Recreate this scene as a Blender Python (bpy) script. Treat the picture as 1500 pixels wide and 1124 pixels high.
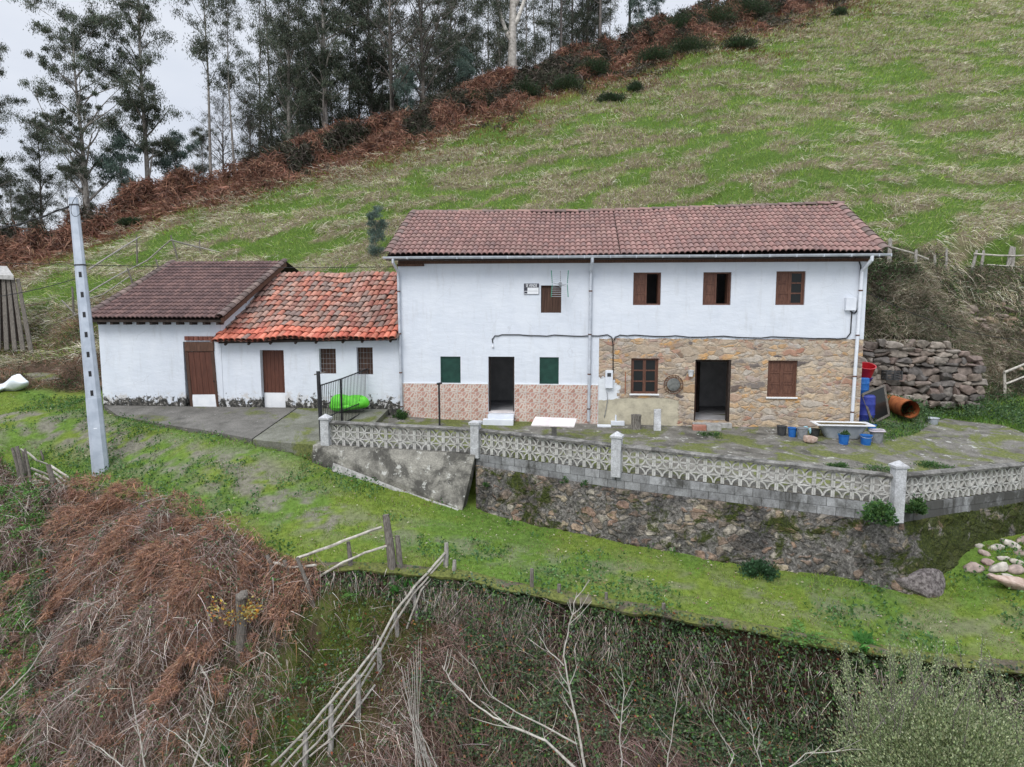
import bpy, bmesh, math, random
import numpy as np
from mathutils import Vector, Matrix
for _o in list(bpy.data.objects): bpy.data.objects.remove(_o)
random.seed(7); RNG = np.random.default_rng(11)
SC = bpy.context.scene; COL = SC.collection

# ------------------------------------------------------------------ camera
CAM = np.array([5.66, -22.5, 4.05]); YAW = math.radians(4.75); PITCH = math.radians(6.3); FPX = 1000.0
fw = np.array([-math.sin(YAW)*math.cos(PITCH), math.cos(YAW)*math.cos(PITCH), -math.sin(PITCH)])
rt = np.array([math.cos(YAW), math.sin(YAW), 0.0]); upv = np.cross(rt, fw)
cd = bpy.data.cameras.new('camera'); cam = bpy.data.objects.new('camera', cd); COL.objects.link(cam)
cd.sensor_width = 36; cd.lens = 24.0; cd.clip_start = 0.1; cd.clip_end = 2000
cam.matrix_world = Matrix(((rt[0], upv[0], -fw[0], CAM[0]), (rt[1], upv[1], -fw[1], CAM[1]), (rt[2], upv[2], -fw[2], CAM[2]), (0, 0, 0, 1)))
SC.camera = cam
def ray(px, py): return fw + rt*(px-750)/FPX - upv*(py-562)/FPX
def atY(px, py, Y): r = ray(px, py); return CAM + r*(Y-CAM[1])/r[1]
def atZ(px, py, Z): r = ray(px, py); return CAM + r*(Z-CAM[2])/r[2]
def at(px, py, d): return CAM + ray(px, py)*d
def proj(P):
    q = P-CAM; d = q@fw; return 750+FPX*(q@rt)/d, 562-FPX*(q@upv)/d, d

# ------------------------------------------------------------------ world: overcast sky
SUN_EL, SUN_AZ = math.radians(48), math.radians(200)
w = bpy.data.worlds.new('World'); SC.world = w; w.use_nodes = True
nt = w.node_tree; nt.nodes.clear()
o = nt.nodes.new('ShaderNodeOutputWorld'); bg = nt.nodes.new('ShaderNodeBackground')
sky = nt.nodes.new('ShaderNodeTexSky'); sky.sky_type = 'NISHITA'; sky.sun_disc = False
sky.sun_elevation = SUN_EL; sky.sun_rotation = SUN_AZ; sky.air_density = 1.0; sky.dust_density = 3.0
tc = nt.nodes.new('ShaderNodeTexCoord')
nz = nt.nodes.new('ShaderNodeTexNoise'); nz.inputs['Scale'].default_value = 2.2; nz.inputs['Detail'].default_value = 5; nz.inputs['Roughness'].default_value = .5
mp = nt.nodes.new('ShaderNodeMapping'); mp.inputs['Scale'].default_value = (1, 1, 3.5)
nt.links.new(tc.outputs['Generated'], mp.inputs['Vector']); nt.links.new(mp.outputs[0], nz.inputs['Vector'])
cr = nt.nodes.new('ShaderNodeValToRGB'); cr.color_ramp.elements[0].position = .3; cr.color_ramp.elements[1].position = .72
cr.color_ramp.elements[0].color = (6.2, 6.7, 7.7, 1); cr.color_ramp.elements[1].color = (8.2, 8.5, 9.1, 1)
nt.links.new(nz.outputs['Fac'], cr.inputs['Fac'])
# cloud layer is brighter overhead, as an overcast sky is
sep = nt.nodes.new('ShaderNodeSeparateXYZ'); nt.links.new(tc.outputs['Generated'], sep.inputs[0])
mr = nt.nodes.new('ShaderNodeMapRange'); mr.inputs['From Min'].default_value = .38; mr.inputs['From Max'].default_value = 1.0
mr.inputs['To Min'].default_value = 1.0; mr.inputs['To Max'].default_value = 3.3; nt.links.new(sep.outputs['Z'], mr.inputs['Value'])
vm = nt.nodes.new('ShaderNodeVectorMath'); vm.operation = 'SCALE'; nt.links.new(cr.outputs[0], vm.inputs[0]); nt.links.new(mr.outputs[0], vm.inputs['Scale'])
mx = nt.nodes.new('ShaderNodeMixRGB'); mx.inputs[0].default_value = .88
nt.links.new(sky.outputs[0], mx.inputs[1]); nt.links.new(vm.outputs[0], mx.inputs[2])
nt.links.new(mx.outputs[0], bg.inputs[0]); bg.inputs[1].default_value = 0.1; nt.links.new(bg.outputs[0], o.inputs[0])
ld = bpy.data.lights.new('sun', 'SUN'); ld.energy = 1.5; ld.angle = math.radians(25); ld.color = (1, .97, .93)
sl = bpy.data.objects.new('sun', ld); COL.objects.link(sl)
sdir = Vector((math.sin(SUN_AZ)*math.cos(SUN_EL), math.cos(SUN_AZ)*math.cos(SUN_EL), math.sin(SUN_EL)))
sl.rotation_euler = sdir.to_track_quat('Z', 'Y').to_euler(); sl.location = (0, -20, 40)
SC.view_settings.view_transform = 'Standard'; SC.view_settings.look = 'None'; SC.view_settings.gamma = 1
SC.view_settings.exposure = 0.2
SC.cycles.max_bounces = 6; SC.cycles.diffuse_bounces = 3; SC.cycles.transparent_max_bounces = 8

# ------------------------------------------------------------------ helpers
def setp(o, label=None, cat=None, group=None, kind=None):
    if label: o['label'] = label
    if cat: o['category'] = cat
    if group: o['group'] = group
    if kind: o['kind'] = kind
    return o
def thing(name, label, cat, loc=(0, 0, 0), group=None):
    e = bpy.data.objects.new(name, None); COL.objects.link(e); e.empty_display_size = .2
    e.location = Vector([float(v) for v in loc]); return setp(e, label, cat, group)
def woff(p):
    v = Vector((0, 0, 0))
    while p: v += p.location; p = p.parent
    return v
def link_mesh(name, me, mat, parent=None):
    ob = bpy.data.objects.new(name, me); COL.objects.link(ob)
    if mat is not None and not len(me.materials):
        for m in (mat if isinstance(mat, (list, tuple)) else [mat]): me.materials.append(m)
    if parent: ob.parent = parent
    return ob
class MB:
    def __init__(s): s.v = []; s.f = []; s.c = None
    def add(s, vs, fs):
        n = len(s.v); s.v += [tuple(float(a) for a in v) for v in vs]; s.f += [tuple(i+n for i in f) for f in fs]; return s
    def box(s, c, d, rz=0, M=None):
        x, y, z = d[0]/2, d[1]/2, d[2]/2; vs = []
        for a in (-x, x):
            for b in (-y, y):
                for e in (-z, z):
                    p = Vector((a, b, e))
                    if M: p = M @ p
                    elif rz: p = Matrix.Rotation(rz, 3, 'Z') @ p
                    vs.append((p.x+c[0], p.y+c[1], p.z+c[2]))
        return s.add(vs, [(0, 1, 3, 2), (4, 6, 7, 5), (0, 4, 5, 1), (2, 3, 7, 6), (0, 2, 6, 4), (1, 5, 7, 3)])
    def bb(s, x0, x1, y0, y1, z0, z1): return s.box(((x0+x1)/2, (y0+y1)/2, (z0+z1)/2), (x1-x0, y1-y0, z1-z0))
    def beam(s, a, b, wd, ht, up=(0, 0, 1), taper=1.0):
        a = Vector([float(q) for q in a]); b = Vector([float(q) for q in b]); d = (b-a).normalized(); u = Vector(up)
        sx = d.cross(u)
        if sx.length < 1e-3: sx = d.cross(Vector((0, 1, 0)))
        sx.normalize(); uy = sx.cross(d).normalized(); vs = []
        for p, t in ((a, 1), (b, taper)):
            for i, j in ((-1, -1), (1, -1), (1, 1), (-1, 1)): vs.append(p+sx*wd/2*i*t+uy*ht/2*j*t)
        return s.add(vs, [(3, 2, 1, 0), (4, 5, 6, 7), (0, 1, 5, 4), (1, 2, 6, 5), (2, 3, 7, 6), (3, 0, 4, 7)])
    def tube(s, pts, rad, n=8, caps=True):
        pts = [Vector([float(q) for q in p]) for p in pts]
        rad = [rad]*len(pts) if isinstance(rad, (int, float)) else list(rad)
        base = len(s.v); prev = None
        for i, p in enumerate(pts):
            d = (pts[min(i+1, len(pts)-1)]-pts[max(i-1, 0)])
            if d.length < 1e-6: d = Vector((0, 0, 1))
            d.normalize()
            if prev is None:
                u = d.cross(Vector((0, 0, 1)));
                if u.length < .05: u = d.cross(Vector((1, 0, 0)))
            else: u = prev - d*prev.dot(d)
            u.normalize(); prev = u; v = d.cross(u)
            for k in range(n):
                a = 2*math.pi*k/n; q = p+(u*math.cos(a)+v*math.sin(a))*rad[i]; s.v.append((q.x, q.y, q.z))
        for i in range(len(pts)-1):
            for k in range(n):
                a = base+i*n+k; b = base+i*n+(k+1) % n; s.f.append((a, b, b+n, a+n))
        if caps:
            s.f.append(tuple(base+k for k in range(n))[::-1]); s.f.append(tuple(base+(len(pts)-1)*n+k for k in range(n)))
        return s
    def lathe(s, c, prof, n=20, sx=1, sy=1, M=None, caps=True):
        base = len(s.v)
        for r, z in prof:
            for k in range(n):
                a = 2*math.pi*k/n; p = Vector((r*math.cos(a)*sx, r*math.sin(a)*sy, z))
                if M: p = M @ p
                s.v.append((p.x+c[0], p.y+c[1], p.z+c[2]))
        for i in range(len(prof)-1):
            for k in range(n):
                a = base+i*n+k; b = base+i*n+(k+1) % n; s.f.append((a, b, b+n, a+n))
        if caps:
            s.f.append(tuple(base+k for k in range(n))[::-1]); s.f.append(tuple(base+(len(prof)-1)*n+k for k in range(n)))
        return s
    def blob(s, c, r, seed=0, rough=.2, sub=2, M=None, flat=None, cuts=12):
        bm = bmesh.new(); bmesh.ops.create_icosphere(bm, subdivisions=sub, radius=1.0); rr = random.Random(seed)
        ph = [(rr.uniform(-3, 3), rr.uniform(-3, 3), rr.uniform(-3, 3), rr.uniform(0, 6)) for _ in range(6)]
        vs = []; pl = [(Vector((rr.gauss(0, 1), rr.gauss(0, 1), rr.gauss(0, 1))).normalized(), rr.uniform(.62, .9)) for _ in range(cuts if flat else 0)]
        for v in bm.verts:
            p = v.co.copy(); k = 1+rough*sum(math.sin(p.x*a+p.y*b+p.z*e+f) for a, b, e, f in ph)/2.5
            if flat:
                m = max(abs(p.x), abs(p.y), abs(p.z)); p = p*(1-flat)+p/m*flat*.85
                for n_, d_ in pl:
                    q_ = p.dot(n_)-d_
                    if q_ > 0: p = p-n_*q_
            p = Vector((p.x*r[0]*k, p.y*r[1]*k, p.z*r[2]*k))
            if M: p = M @ p
            vs.append((p.x+c[0], p.y+c[1], p.z+c[2]))
        fs = [tuple(v.index for v in f.verts) for f in bm.faces]; bm.free(); return s.add(vs, fs)
    def build(s, name, mat, parent=None, smooth=None, bevel=0, colors=None, label=None):
        off = woff(parent) if parent else Vector((0, 0, 0)); me = bpy.data.meshes.new(name)
        me.from_pydata([(a-off.x, b-off.y, c-off.z) for a, b, c in s.v], [], s.f); me.update()
        if colors is not None:
            ca = me.color_attributes.new('Col', 'FLOAT_COLOR', 'POINT'); arr = np.ones((len(s.v), 4), np.float32); arr[:, :3] = np.asarray(colors, np.float32).reshape(-1, 3)
            ca.data.foreach_set('color', arr.ravel())
        ob = link_mesh(name, me, mat, parent)
        if smooth is not None:
            me.polygons.foreach_set('use_smooth', [True]*len(me.polygons))
            if smooth < 180: me.set_sharp_from_angle(angle=math.radians(smooth))
        if bevel:
            b = ob.modifiers.new('bevel', 'BEVEL'); b.width = bevel; b.segments = 2; b.limit_method = 'ANGLE'
        if label: ob['label'] = label
        return ob
def npmesh(name, V, F, mat, colors=None, parent=None, smooth=False):
    """V (n,3) world, F (m,4 or 3)"""
    if parent is not None: V = V-np.array(woff(parent))
    k = F.shape[1]; me = bpy.data.meshes.new(name); me.vertices.add(len(V)); me.vertices.foreach_set('co', V.astype(np.float32).ravel())
    me.loops.add(F.size); me.loops.foreach_set('vertex_index', F.astype(np.int32).ravel())
    me.polygons.add(len(F)); me.polygons.foreach_set('loop_start', np.arange(0, F.size, k, dtype=np.int32)); me.polygons.foreach_set('loop_total', np.full(len(F), k, np.int32))
    if smooth: me.polygons.foreach_set('use_smooth', np.ones(len(F), bool))
    me.update(calc_edges=True)
    if colors is not None:
        ca = me.color_attributes.new('Col', 'FLOAT_COLOR', 'POINT'); arr = np.ones((len(V), 4), np.float32); arr[:, :3] = colors
        ca.data.foreach_set('color', arr.ravel())
    return link_mesh(name, me, mat, parent)
def nrm(a): return a/np.maximum(np.linalg.norm(a, axis=1, keepdims=True), 1e-6)
def ribbons(R, D, L, W, bend, C, segs=2, rng=RNG):
    """tapered curved blades; returns V,F,colors"""
    n = len(R); D = nrm(D); L = L[:, None]; side = nrm(np.cross(D, rng.normal(size=(n, 3))))*(W[:, None]/2)
    rows = []; cols = []
    for k in range(segs+1):
        t = k/segs; p = R+D*L*t+bend*L*t*t; ww = side*(1-.85*t)
        rows += [p-ww, p+ww]; cols += [C*(1-.25*(1-t)*0), C]
    V = np.stack(rows, 1).reshape(-1, 3); Cc = np.stack(cols, 1).reshape(-1, 3); m = 2*(segs+1); b = np.arange(n)[:, None]*m
    F = np.concatenate([b+np.array([[2*k, 2*k+1, 2*k+3, 2*k+2]]) for k in range(segs)], 0); return V, F, Cc
def leaves(P, A, L, W, C, rng=RNG):
    """rhombic leaves: centre P, axis A"""
    n = len(P); A = nrm(A); S = nrm(np.cross(A, rng.normal(size=(n, 3)))); N = np.cross(A, S)
    a = A*(L[:, None]/2); s = S*(W[:, None]/2); lift = N*(L[:, None]*.08)
    V = np.stack([P-a, P-s+lift-a*.15, P+a, P+s+lift-a*.15], 1).reshape(-1, 3); F = np.arange(4*n).reshape(-1, 4)
    return V, F, np.repeat(C, 4, 0)
def merge(parts):
    Vs, Fs, Cs = [], [], []; o = 0
    for V, F, C in parts: Vs.append(V); Fs.append(F+o); Cs.append(C); o += len(V)
    return np.concatenate(Vs), np.concatenate(Fs), np.concatenate(Cs)
def pick(cols, n, rng=RNG, jit=.15):
    c = np.array(cols)[rng.integers(0, len(cols), n)]; return np.clip(c*(1+rng.normal(0, jit, (n, 1)))*(1+rng.normal(0, .04, (n, 3))), .004, .9)
def _hash(ix, iy, s):
    h = (ix.astype(np.int64)*374761393+iy.astype(np.int64)*668265263+s*1442695041) & 0xffffffff
    h = ((h ^ (h >> 13))*1274126177) & 0xffffffff; return ((h ^ (h >> 16)) & 0xffff)/65535.0
def vnoise(x, y, s=0):
    x = np.asarray(x, float); y = np.asarray(y, float); ix = np.floor(x); iy = np.floor(y); fx = x-ix; fy = y-iy; fx = fx*fx*(3-2*fx); fy = fy*fy*(3-2*fy)
    a = _hash(ix, iy, s); b = _hash(ix+1, iy, s); c = _hash(ix, iy+1, s); d = _hash(ix+1, iy+1, s)
    return (a*(1-fx)+b*fx)*(1-fy)+(c*(1-fx)+d*fx)*fy
def fbm(x, y, s=0, o=4):
    v = 0; a = .5; t = 0
    for k in range(o): v = v+a*vnoise(x*2**k+k*17.3, y*2**k-k*9.1, s+k); t += a; a *= .5
    return v/t
def sstep(a, b, x): t = np.clip((x-a)/(b-a), 0, 1); return t*t*(3-2*t)

# ------------------------------------------------------------------ materials
def ramp(nt, fac, stops):
    r = nt.nodes.new('ShaderNodeValToRGB'); e = r.color_ramp.elements
    while len(e) < len(stops): e.new(.5)
    for q, (p, c) in zip(e, stops): q.position = p; q.color = (*c, 1) if len(c) == 3 else c
    nt.links.new(fac, r.inputs[0]); return r.outputs[0]
def mth(nt, op, a, b=None, clamp=False):
    m = nt.nodes.new('ShaderNodeMath'); m.operation = op; m.use_clamp = clamp
    for i, q in enumerate((a, b)):
        if q is None: continue
        if isinstance(q, (int, float)): m.inputs[i].default_value = q
        else: nt.links.new(q, m.inputs[i])
    return m.outputs[0]
def noise(nt, vec, scale, detail=4, rough=.55, dist=0, stretch=None):
    if stretch:
        mpp = nt.nodes.new('ShaderNodeMapping'); mpp.inputs['Scale'].default_value = stretch; nt.links.new(vec, mpp.inputs[0]); vec = mpp.outputs[0]
    n = nt.nodes.new('ShaderNodeTexNoise'); n.inputs['Scale'].default_value = scale; n.inputs['Detail'].default_value = detail
    n.inputs['Roughness'].default_value = rough; n.inputs['Distortion'].default_value = dist; nt.links.new(vec, n.inputs['Vector']); return n.outputs['Fac']
def mix(nt, f, a, b, mode='MIX'):
    m = nt.nodes.new('ShaderNodeMixRGB'); m.blend_type = mode
    for i, q in enumerate((f, a, b)):
        if isinstance(q, (int, float)): m.inputs[i].default_value = q
        elif isinstance(q, tuple): m.inputs[i].default_value = (*q, 1)
        else: nt.links.new(q, m.inputs[i])
    return m.outputs[0]
def rng_(nt, v, a, b, c=0.0, d=1.0):
    m = nt.nodes.new('ShaderNodeMapRange'); m.inputs['From Min'].default_value = a; m.inputs['From Max'].default_value = b; m.inputs['To Min'].default_value = c; m.inputs['To Max'].default_value = d
    nt.links.new(v, m.inputs[0]); return m.outputs[0]
class Mt:
    def __init__(s, name, rough=.85, metal=0, spec=.3):
        s.m = bpy.data.materials.new(name); s.m.use_nodes = True; s.nt = s.m.node_tree; s.b = s.nt.nodes['Principled BSDF']
        s.b.inputs['Roughness'].default_value = rough; s.b.inputs['Metallic'].default_value = metal; s.b.inputs['Specular IOR Level'].default_value = spec
        g = s.nt.nodes.new('ShaderNodeNewGeometry'); s.pos = g.outputs['Position']; s.geo = g
        sp = s.nt.nodes.new('ShaderNodeSeparateXYZ'); s.nt.links.new(s.pos, sp.inputs[0]); s.x, s.y, s.z = sp.outputs
        t = s.nt.nodes.new('ShaderNodeTexCoord'); s.obj = t.outputs['Object']
    def col(s, c):
        if isinstance(c, tuple): s.b.inputs['Base Color'].default_value = (*c, 1)
        else: s.nt.links.new(c, s.b.inputs['Base Color'])
        return s
    def bump(s, h, st=.3, d=.02):
        b = s.nt.nodes.new('ShaderNodeBump'); b.inputs['Strength'].default_value = st; b.inputs['Distance'].default_value = d
        s.nt.links.new(h, b.inputs['Height']); s.nt.links.new(b.outputs[0], s.b.inputs['Normal']); return s
def simple(name, c1, c2, scale=6, rough=.8, metal=0, bs=.2, stretch=None, lo=.35, hi=.65, bd=.01):
    M = Mt(name, rough, metal); n = noise(M.nt, M.obj, scale, 6, .6, .2, stretch)
    M.col(ramp(M.nt, n, [(lo, c1), (hi, c2)])); n2 = noise(M.nt, M.obj, scale*4, 4, .6, 0, stretch); M.bump(n2, bs, bd); return M.m
def vcol(name, rough=.8, transl=0.0, spec=.2, nscale=0, amt=.3):
    M = Mt(name, rough, 0, spec); a = M.nt.nodes.new('ShaderNodeVertexColor'); a.layer_name = 'Col'; c = a.outputs[0]
    if nscale:
        n = noise(M.nt, M.obj, nscale, 5); c = mix(M.nt, 1.0, c, ramp(M.nt, n, [(.3, (1-amt,)*3), (.7, (1+amt*.5,)*3)]), 'MULTIPLY')
    M.col(c)
    if transl:
        t = M.nt.nodes.new('ShaderNodeBsdfTranslucent'); M.nt.links.new(c, t.inputs[0]); s = M.nt.nodes.new('ShaderNodeMixShader'); s.inputs[0].default_value = transl
        M.nt.links.new(M.b.outputs[0], s.inputs[1]); M.nt.links.new(t.outputs[0], s.inputs[2]); M.nt.links.new(s.outputs[0], M.nt.nodes['Material Output'].inputs[0])
    return M.m
def voro(M, vec, scale, feature='F1', rnd=1.0):
    v = M.nt.nodes.new('ShaderNodeTexVoronoi'); v.feature = feature; v.inputs['Scale'].default_value = scale; v.inputs['Randomness'].default_value = rnd; M.nt.links.new(vec, v.inputs['Vector']); return v
def warp(M, vec, amt, scale, stretch=(1, 1, 1)):
    n = M.nt.nodes.new('ShaderNodeTexNoise'); n.inputs['Scale'].default_value = scale; n.inputs['Detail'].default_value = 3; M.nt.links.new(vec, n.inputs['Vector'])
    s = M.nt.nodes.new('ShaderNodeVectorMath'); s.operation = 'SCALE'; s.inputs['Scale'].default_value = amt; M.nt.links.new(n.outputs['Color'], s.inputs[0])
    a = M.nt.nodes.new('ShaderNodeVectorMath'); a.operation = 'ADD'; M.nt.links.new(vec, a.inputs[0]); M.nt.links.new(s.outputs[0], a.inputs[1])
    m = M.nt.nodes.new('ShaderNodeMapping'); m.inputs['Scale'].default_value = stretch; M.nt.links.new(a.outputs[0], m.inputs[0]); return m.outputs[0]

def white_wall(name, base_z=None, grime=0.0):
    M = Mt(name, .75, 0, .25); n = noise(M.nt, M.pos, 1.3, 6, .6, .3); c = ramp(M.nt, n, [(.3, (.59, .63, .685)), (.7, (.66, .695, .74))])
    # faint runs and hairline cracks
    ck = voro(M, warp(M, M.pos, .5, 1.6, (.6, .6, .45)), 1.0, 'DISTANCE_TO_EDGE', 1); c = mix(M.nt, mth(M.nt, 'MULTIPLY', rng_(M.nt, ck.outputs['Distance'], .001, .004, .28, 0), rng_(M.nt, noise(M.nt, M.pos, .8, 3), .5, .6)), c, (.30, .30, .30))
    # faint runs and scuffs of the old whitewash
    st = noise(M.nt, M.pos, 2.0, 6, .7, 0, (2.2, 2.2, .35)); c = mix(M.nt, rng_(M.nt, st, .54, .74, 0, .5), c, (.46, .47, .47)); sp_ = noise(M.nt, M.pos, 7, 5, .7); c = mix(M.nt, rng_(M.nt, sp_, .70, .74, 0, .5), c, (.36, .35, .33))
    if base_z is not None:
        f = noise(M.nt, M.pos, 3.2, 8, .68, .4, (1, 1, 1.0)); h = mth(M.nt, 'SUBTRACT', M.z, base_z)
        a = mth(M.nt, 'SUBTRACT', f, mth(M.nt, 'MULTIPLY', h, .42))
        c = mix(M.nt, rng_(M.nt, a, .34, .44, 0, .7), c, (.50, .47, .43)); 
        g = noise(M.nt, M.pos, 9, 8, .7, .2); c2 = ramp(M.nt, g, [(.42, (.022, .022, .02)), (.56, (.09, .085, .075)), (.64, (.40, .38, .35))])
        f2 = noise(M.nt, M.pos, 4.2, 9, .72, .3); b = mth(M.nt, 'SUBTRACT', f2, mth(M.nt, 'MULTIPLY', h, .46))
        c = mix(M.nt, rng_(M.nt, b, .35, .39), c, c2)
    M.col(c); M.bump(mth(M.nt, 'ADD', noise(M.nt, M.pos, 2.5, 5, .6, 0, (1, 1, 2.2)), mth(M.nt, 'MULTIPLY', noise(M.nt, M.pos, 30, 4), .12)), .35, .05); return M.m

def stone_house():
    M = Mt('rubble_stone', .9, 0, .2); v = warp(M, M.pos, .34, 2.6, (.9, 1.0, 2.7))
    vo = voro(M, v, 1.75, 'F1', .85); ed = voro(M, v, 1.75, 'DISTANCE_TO_EDGE', .85)
    v2 = warp(M, M.pos, .2, 4.0, (1.0, 1.0, 2.2)); vs = voro(M, v2, 3.6, 'F1', 1); es = voro(M, v2, 3.6, 'DISTANCE_TO_EDGE', 1)
    pal = [(0, (.40, .30, .21)), (.10, (.50, .39, .27)), (.22, (.30, .25, .20)), (.32, (.55, .30, .10)), (.40, (.47, .38, .28)), (.50, (.36, .17, .11)), (.58, (.44, .40, .35)), (.70, (.55, .42, .27)), (.78, (.24, .17, .14)), (.86, (.50, .44, .36)), (.93, (.12, .10, .095)), (.96, (.56, .33, .14)), (1, (.36, .33, .30))]
    def pr(vv):
        s = M.nt.nodes.new('ShaderNodeSeparateColor'); M.nt.links.new(vv.outputs['Color'], s.inputs[0]); return ramp(M.nt, s.outputs[0], pal)
    sel = rng_(M.nt, noise(M.nt, M.pos, 1.6, 3), .46, .54); big = pr(vo); sm = pr(vs); c = mix(M.nt, sel, big, sm)
    n = noise(M.nt, M.pos, 9, 9, .75, .3); st = noise(M.nt, M.pos, 5, 7, .7, .3, (1, 1, 2.5)); c = mix(M.nt, 1.0, c, ramp(M.nt, n, [(.32, (.72,)*3), (.66, (1.22,)*3)]), 'MULTIPLY')
    c = mix(M.nt, rng_(M.nt, st, .60, .70, 0, .5), c, (.50, .29, .13)); c = mix(M.nt, rng_(M.nt, noise(M.nt, M.pos, 6.5, 7, .72), .60, .68, 0, .7), c, (.47, .44, .39))
    e = mix(M.nt, sel, ed.outputs['Distance'], mth(M.nt, 'MULTIPLY', es.outputs['Distance'], 1.3)); j = noise(M.nt, M.pos, 3.3, 7, .7)
    mo = mth(M.nt, 'SUBTRACT', e, mth(M.nt, 'MULTIPLY', rng_(M.nt, j, .38, .66), .17)); mask = rng_(M.nt, mo, -.05, .06, .85, 0)
    c = mix(M.nt, mask, c, ramp(M.nt, noise(M.nt, M.pos, 10, 9, .78), [(.3, (.24, .19, .15)), (.5, (.40, .33, .25)), (.7, (.52, .45, .36))]))
    dk = rng_(M.nt, mth(M.nt, 'ADD', e, mth(M.nt, 'MULTIPLY', noise(M.nt, M.pos, 4.5, 4), .18)), .065, .09, .5, 0); c = mix(M.nt, dk, c, (.10, .08, .065))
    nn = noise(M.nt, M.pos, 2.4, 7, .68); ax = rng_(M.nt, M.x, 8.9, 9.6, 1, 0); az = rng_(M.nt, M.z, 1.02, 1.22, 1, 0)
    cm = rng_(M.nt, mth(M.nt, 'ADD', mth(M.nt, 'MULTIPLY', ax, az), mth(M.nt, 'MULTIPLY', nn, .55)), .74, .80)
    c = mix(M.nt, cm, c, ramp(M.nt, noise(M.nt, M.pos, 2.6, 7, .65), [(.3, (.30, .27, .21)), (.5, (.46, .42, .31)), (.7, (.55, .50, .37))]))
    wx = rng_(M.nt, M.x, 6.75, 7.9, 1, 0); wz = mth(M.nt, 'MULTIPLY', rng_(M.nt, M.z, .95, 1.1), rng_(M.nt, M.z, 1.5, 2.1, 1, 0))
    wm = rng_(M.nt, mth(M.nt, 'ADD', mth(M.nt, 'MULTIPLY', wx, wz), mth(M.nt, 'MULTIPLY', noise(M.nt, M.pos, 4.5, 8, .7), .9)), .93, .97); c = mix(M.nt, wm, c, (.66, .69, .72))
    bz = rng_(M.nt, mth(M.nt, 'ADD', M.z, mth(M.nt, 'MULTIPLY', nn, .16)), 3.14, 3.15); c = mix(M.nt, bz, c, (.66, .71, .78))
    hs_ = M.nt.nodes.new('ShaderNodeHueSaturation'); hs_.inputs['Saturation'].default_value = .95; M.nt.links.new(c, hs_.inputs['Color']); c = hs_.outputs[0]
    M.col(c); flat = mth(M.nt, 'SUBTRACT', 1, mth(M.nt, 'MAXIMUM', cm, wm), True); hh = mth(M.nt, 'MULTIPLY', mth(M.nt, 'ADD', rng_(M.nt, mo, -.05, .10), mth(M.nt, 'MULTIPLY', n, 1.0)), mth(M.nt, 'ADD', flat, .12)); M.bump(hh, .6, .035); return M.m

def retaining_stone(name, moss_x=None):
    M = Mt(name, .95, 0, .15); v = warp(M, M.pos, .35, 2.2, (1, 1, 1.6)); vo = voro(M, v, 3.4); ed = voro(M, v, 3.4, 'DISTANCE_TO_EDGE')
    s = M.nt.nodes.new('ShaderNodeSeparateColor'); M.nt.links.new(vo.outputs['Color'], s.inputs[0])
    c = ramp(M.nt, s.outputs[0], [(0, (.22, .18, .14)), (.25, (.34, .28, .22)), (.45, (.40, .26, .19)), (.6, (.50, .42, .30)), (.8, (.28, .24, .21)), (1, (.60, .54, .44))])
    n = noise(M.nt, M.pos, 9, 10, .78, .2); c = mix(M.nt, 1, c, ramp(M.nt, n, [(.36, (.22,)*3), (.62, (1.05,)*3)]), 'MULTIPLY')
    # most of the face is coated in rough grey render; the stones show through in patches
    rd = noise(M.nt, M.pos, 1.5, 6, .65, .3); k0 = mth(M.nt, 'SUBTRACT', ed.outputs['Distance'], mth(M.nt, 'MULTIPLY', rng_(M.nt, rd, .42, .64), .40)); mor = rng_(M.nt, k0, -.06, .05, 1, 0)
    c = mix(M.nt, mor, c, ramp(M.nt, noise(M.nt, M.pos, 14, 10, .8), [(.38, (.03, .028, .025)), (.48, (.12, .112, .10)), (.58, (.24, .225, .205)), (.67, (.52, .49, .45))]))
    lich = noise(M.nt, M.pos, 1.0, 8, .75, .4); c = mix(M.nt, rng_(M.nt, lich, .47, .58, 0, .85), c, ramp(M.nt, noise(M.nt, M.pos, 15, 8, .8), [(.44, (.02, .02, .019)), (.58, (.10, .095, .09)), (.68, (.30, .29, .28))]))
    ms = noise(M.nt, M.pos, 1.3, 9, .75, .5, (1, 1, 1.2)); mc = ramp(M.nt, noise(M.nt, M.pos, 22, 7, .75), [(.35, (.012, .018, .004)), (.55, (.045, .06, .010)), (.7, (.12, .14, .02))])
    k = ms if moss_x is None else mth(M.nt, 'ADD', ms, rng_(M.nt, M.x, moss_x, moss_x+.9, 0, .13))
    c = mix(M.nt, rng_(M.nt, k, .52, .58, 0, .92), c, mc)
    M.col(c); M.bump(mth(M.nt, 'ADD', rng_(M.nt, k0, -.1, .08), mth(M.nt, 'MULTIPLY', n, 1.3)), .9, .05); return M.m

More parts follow.
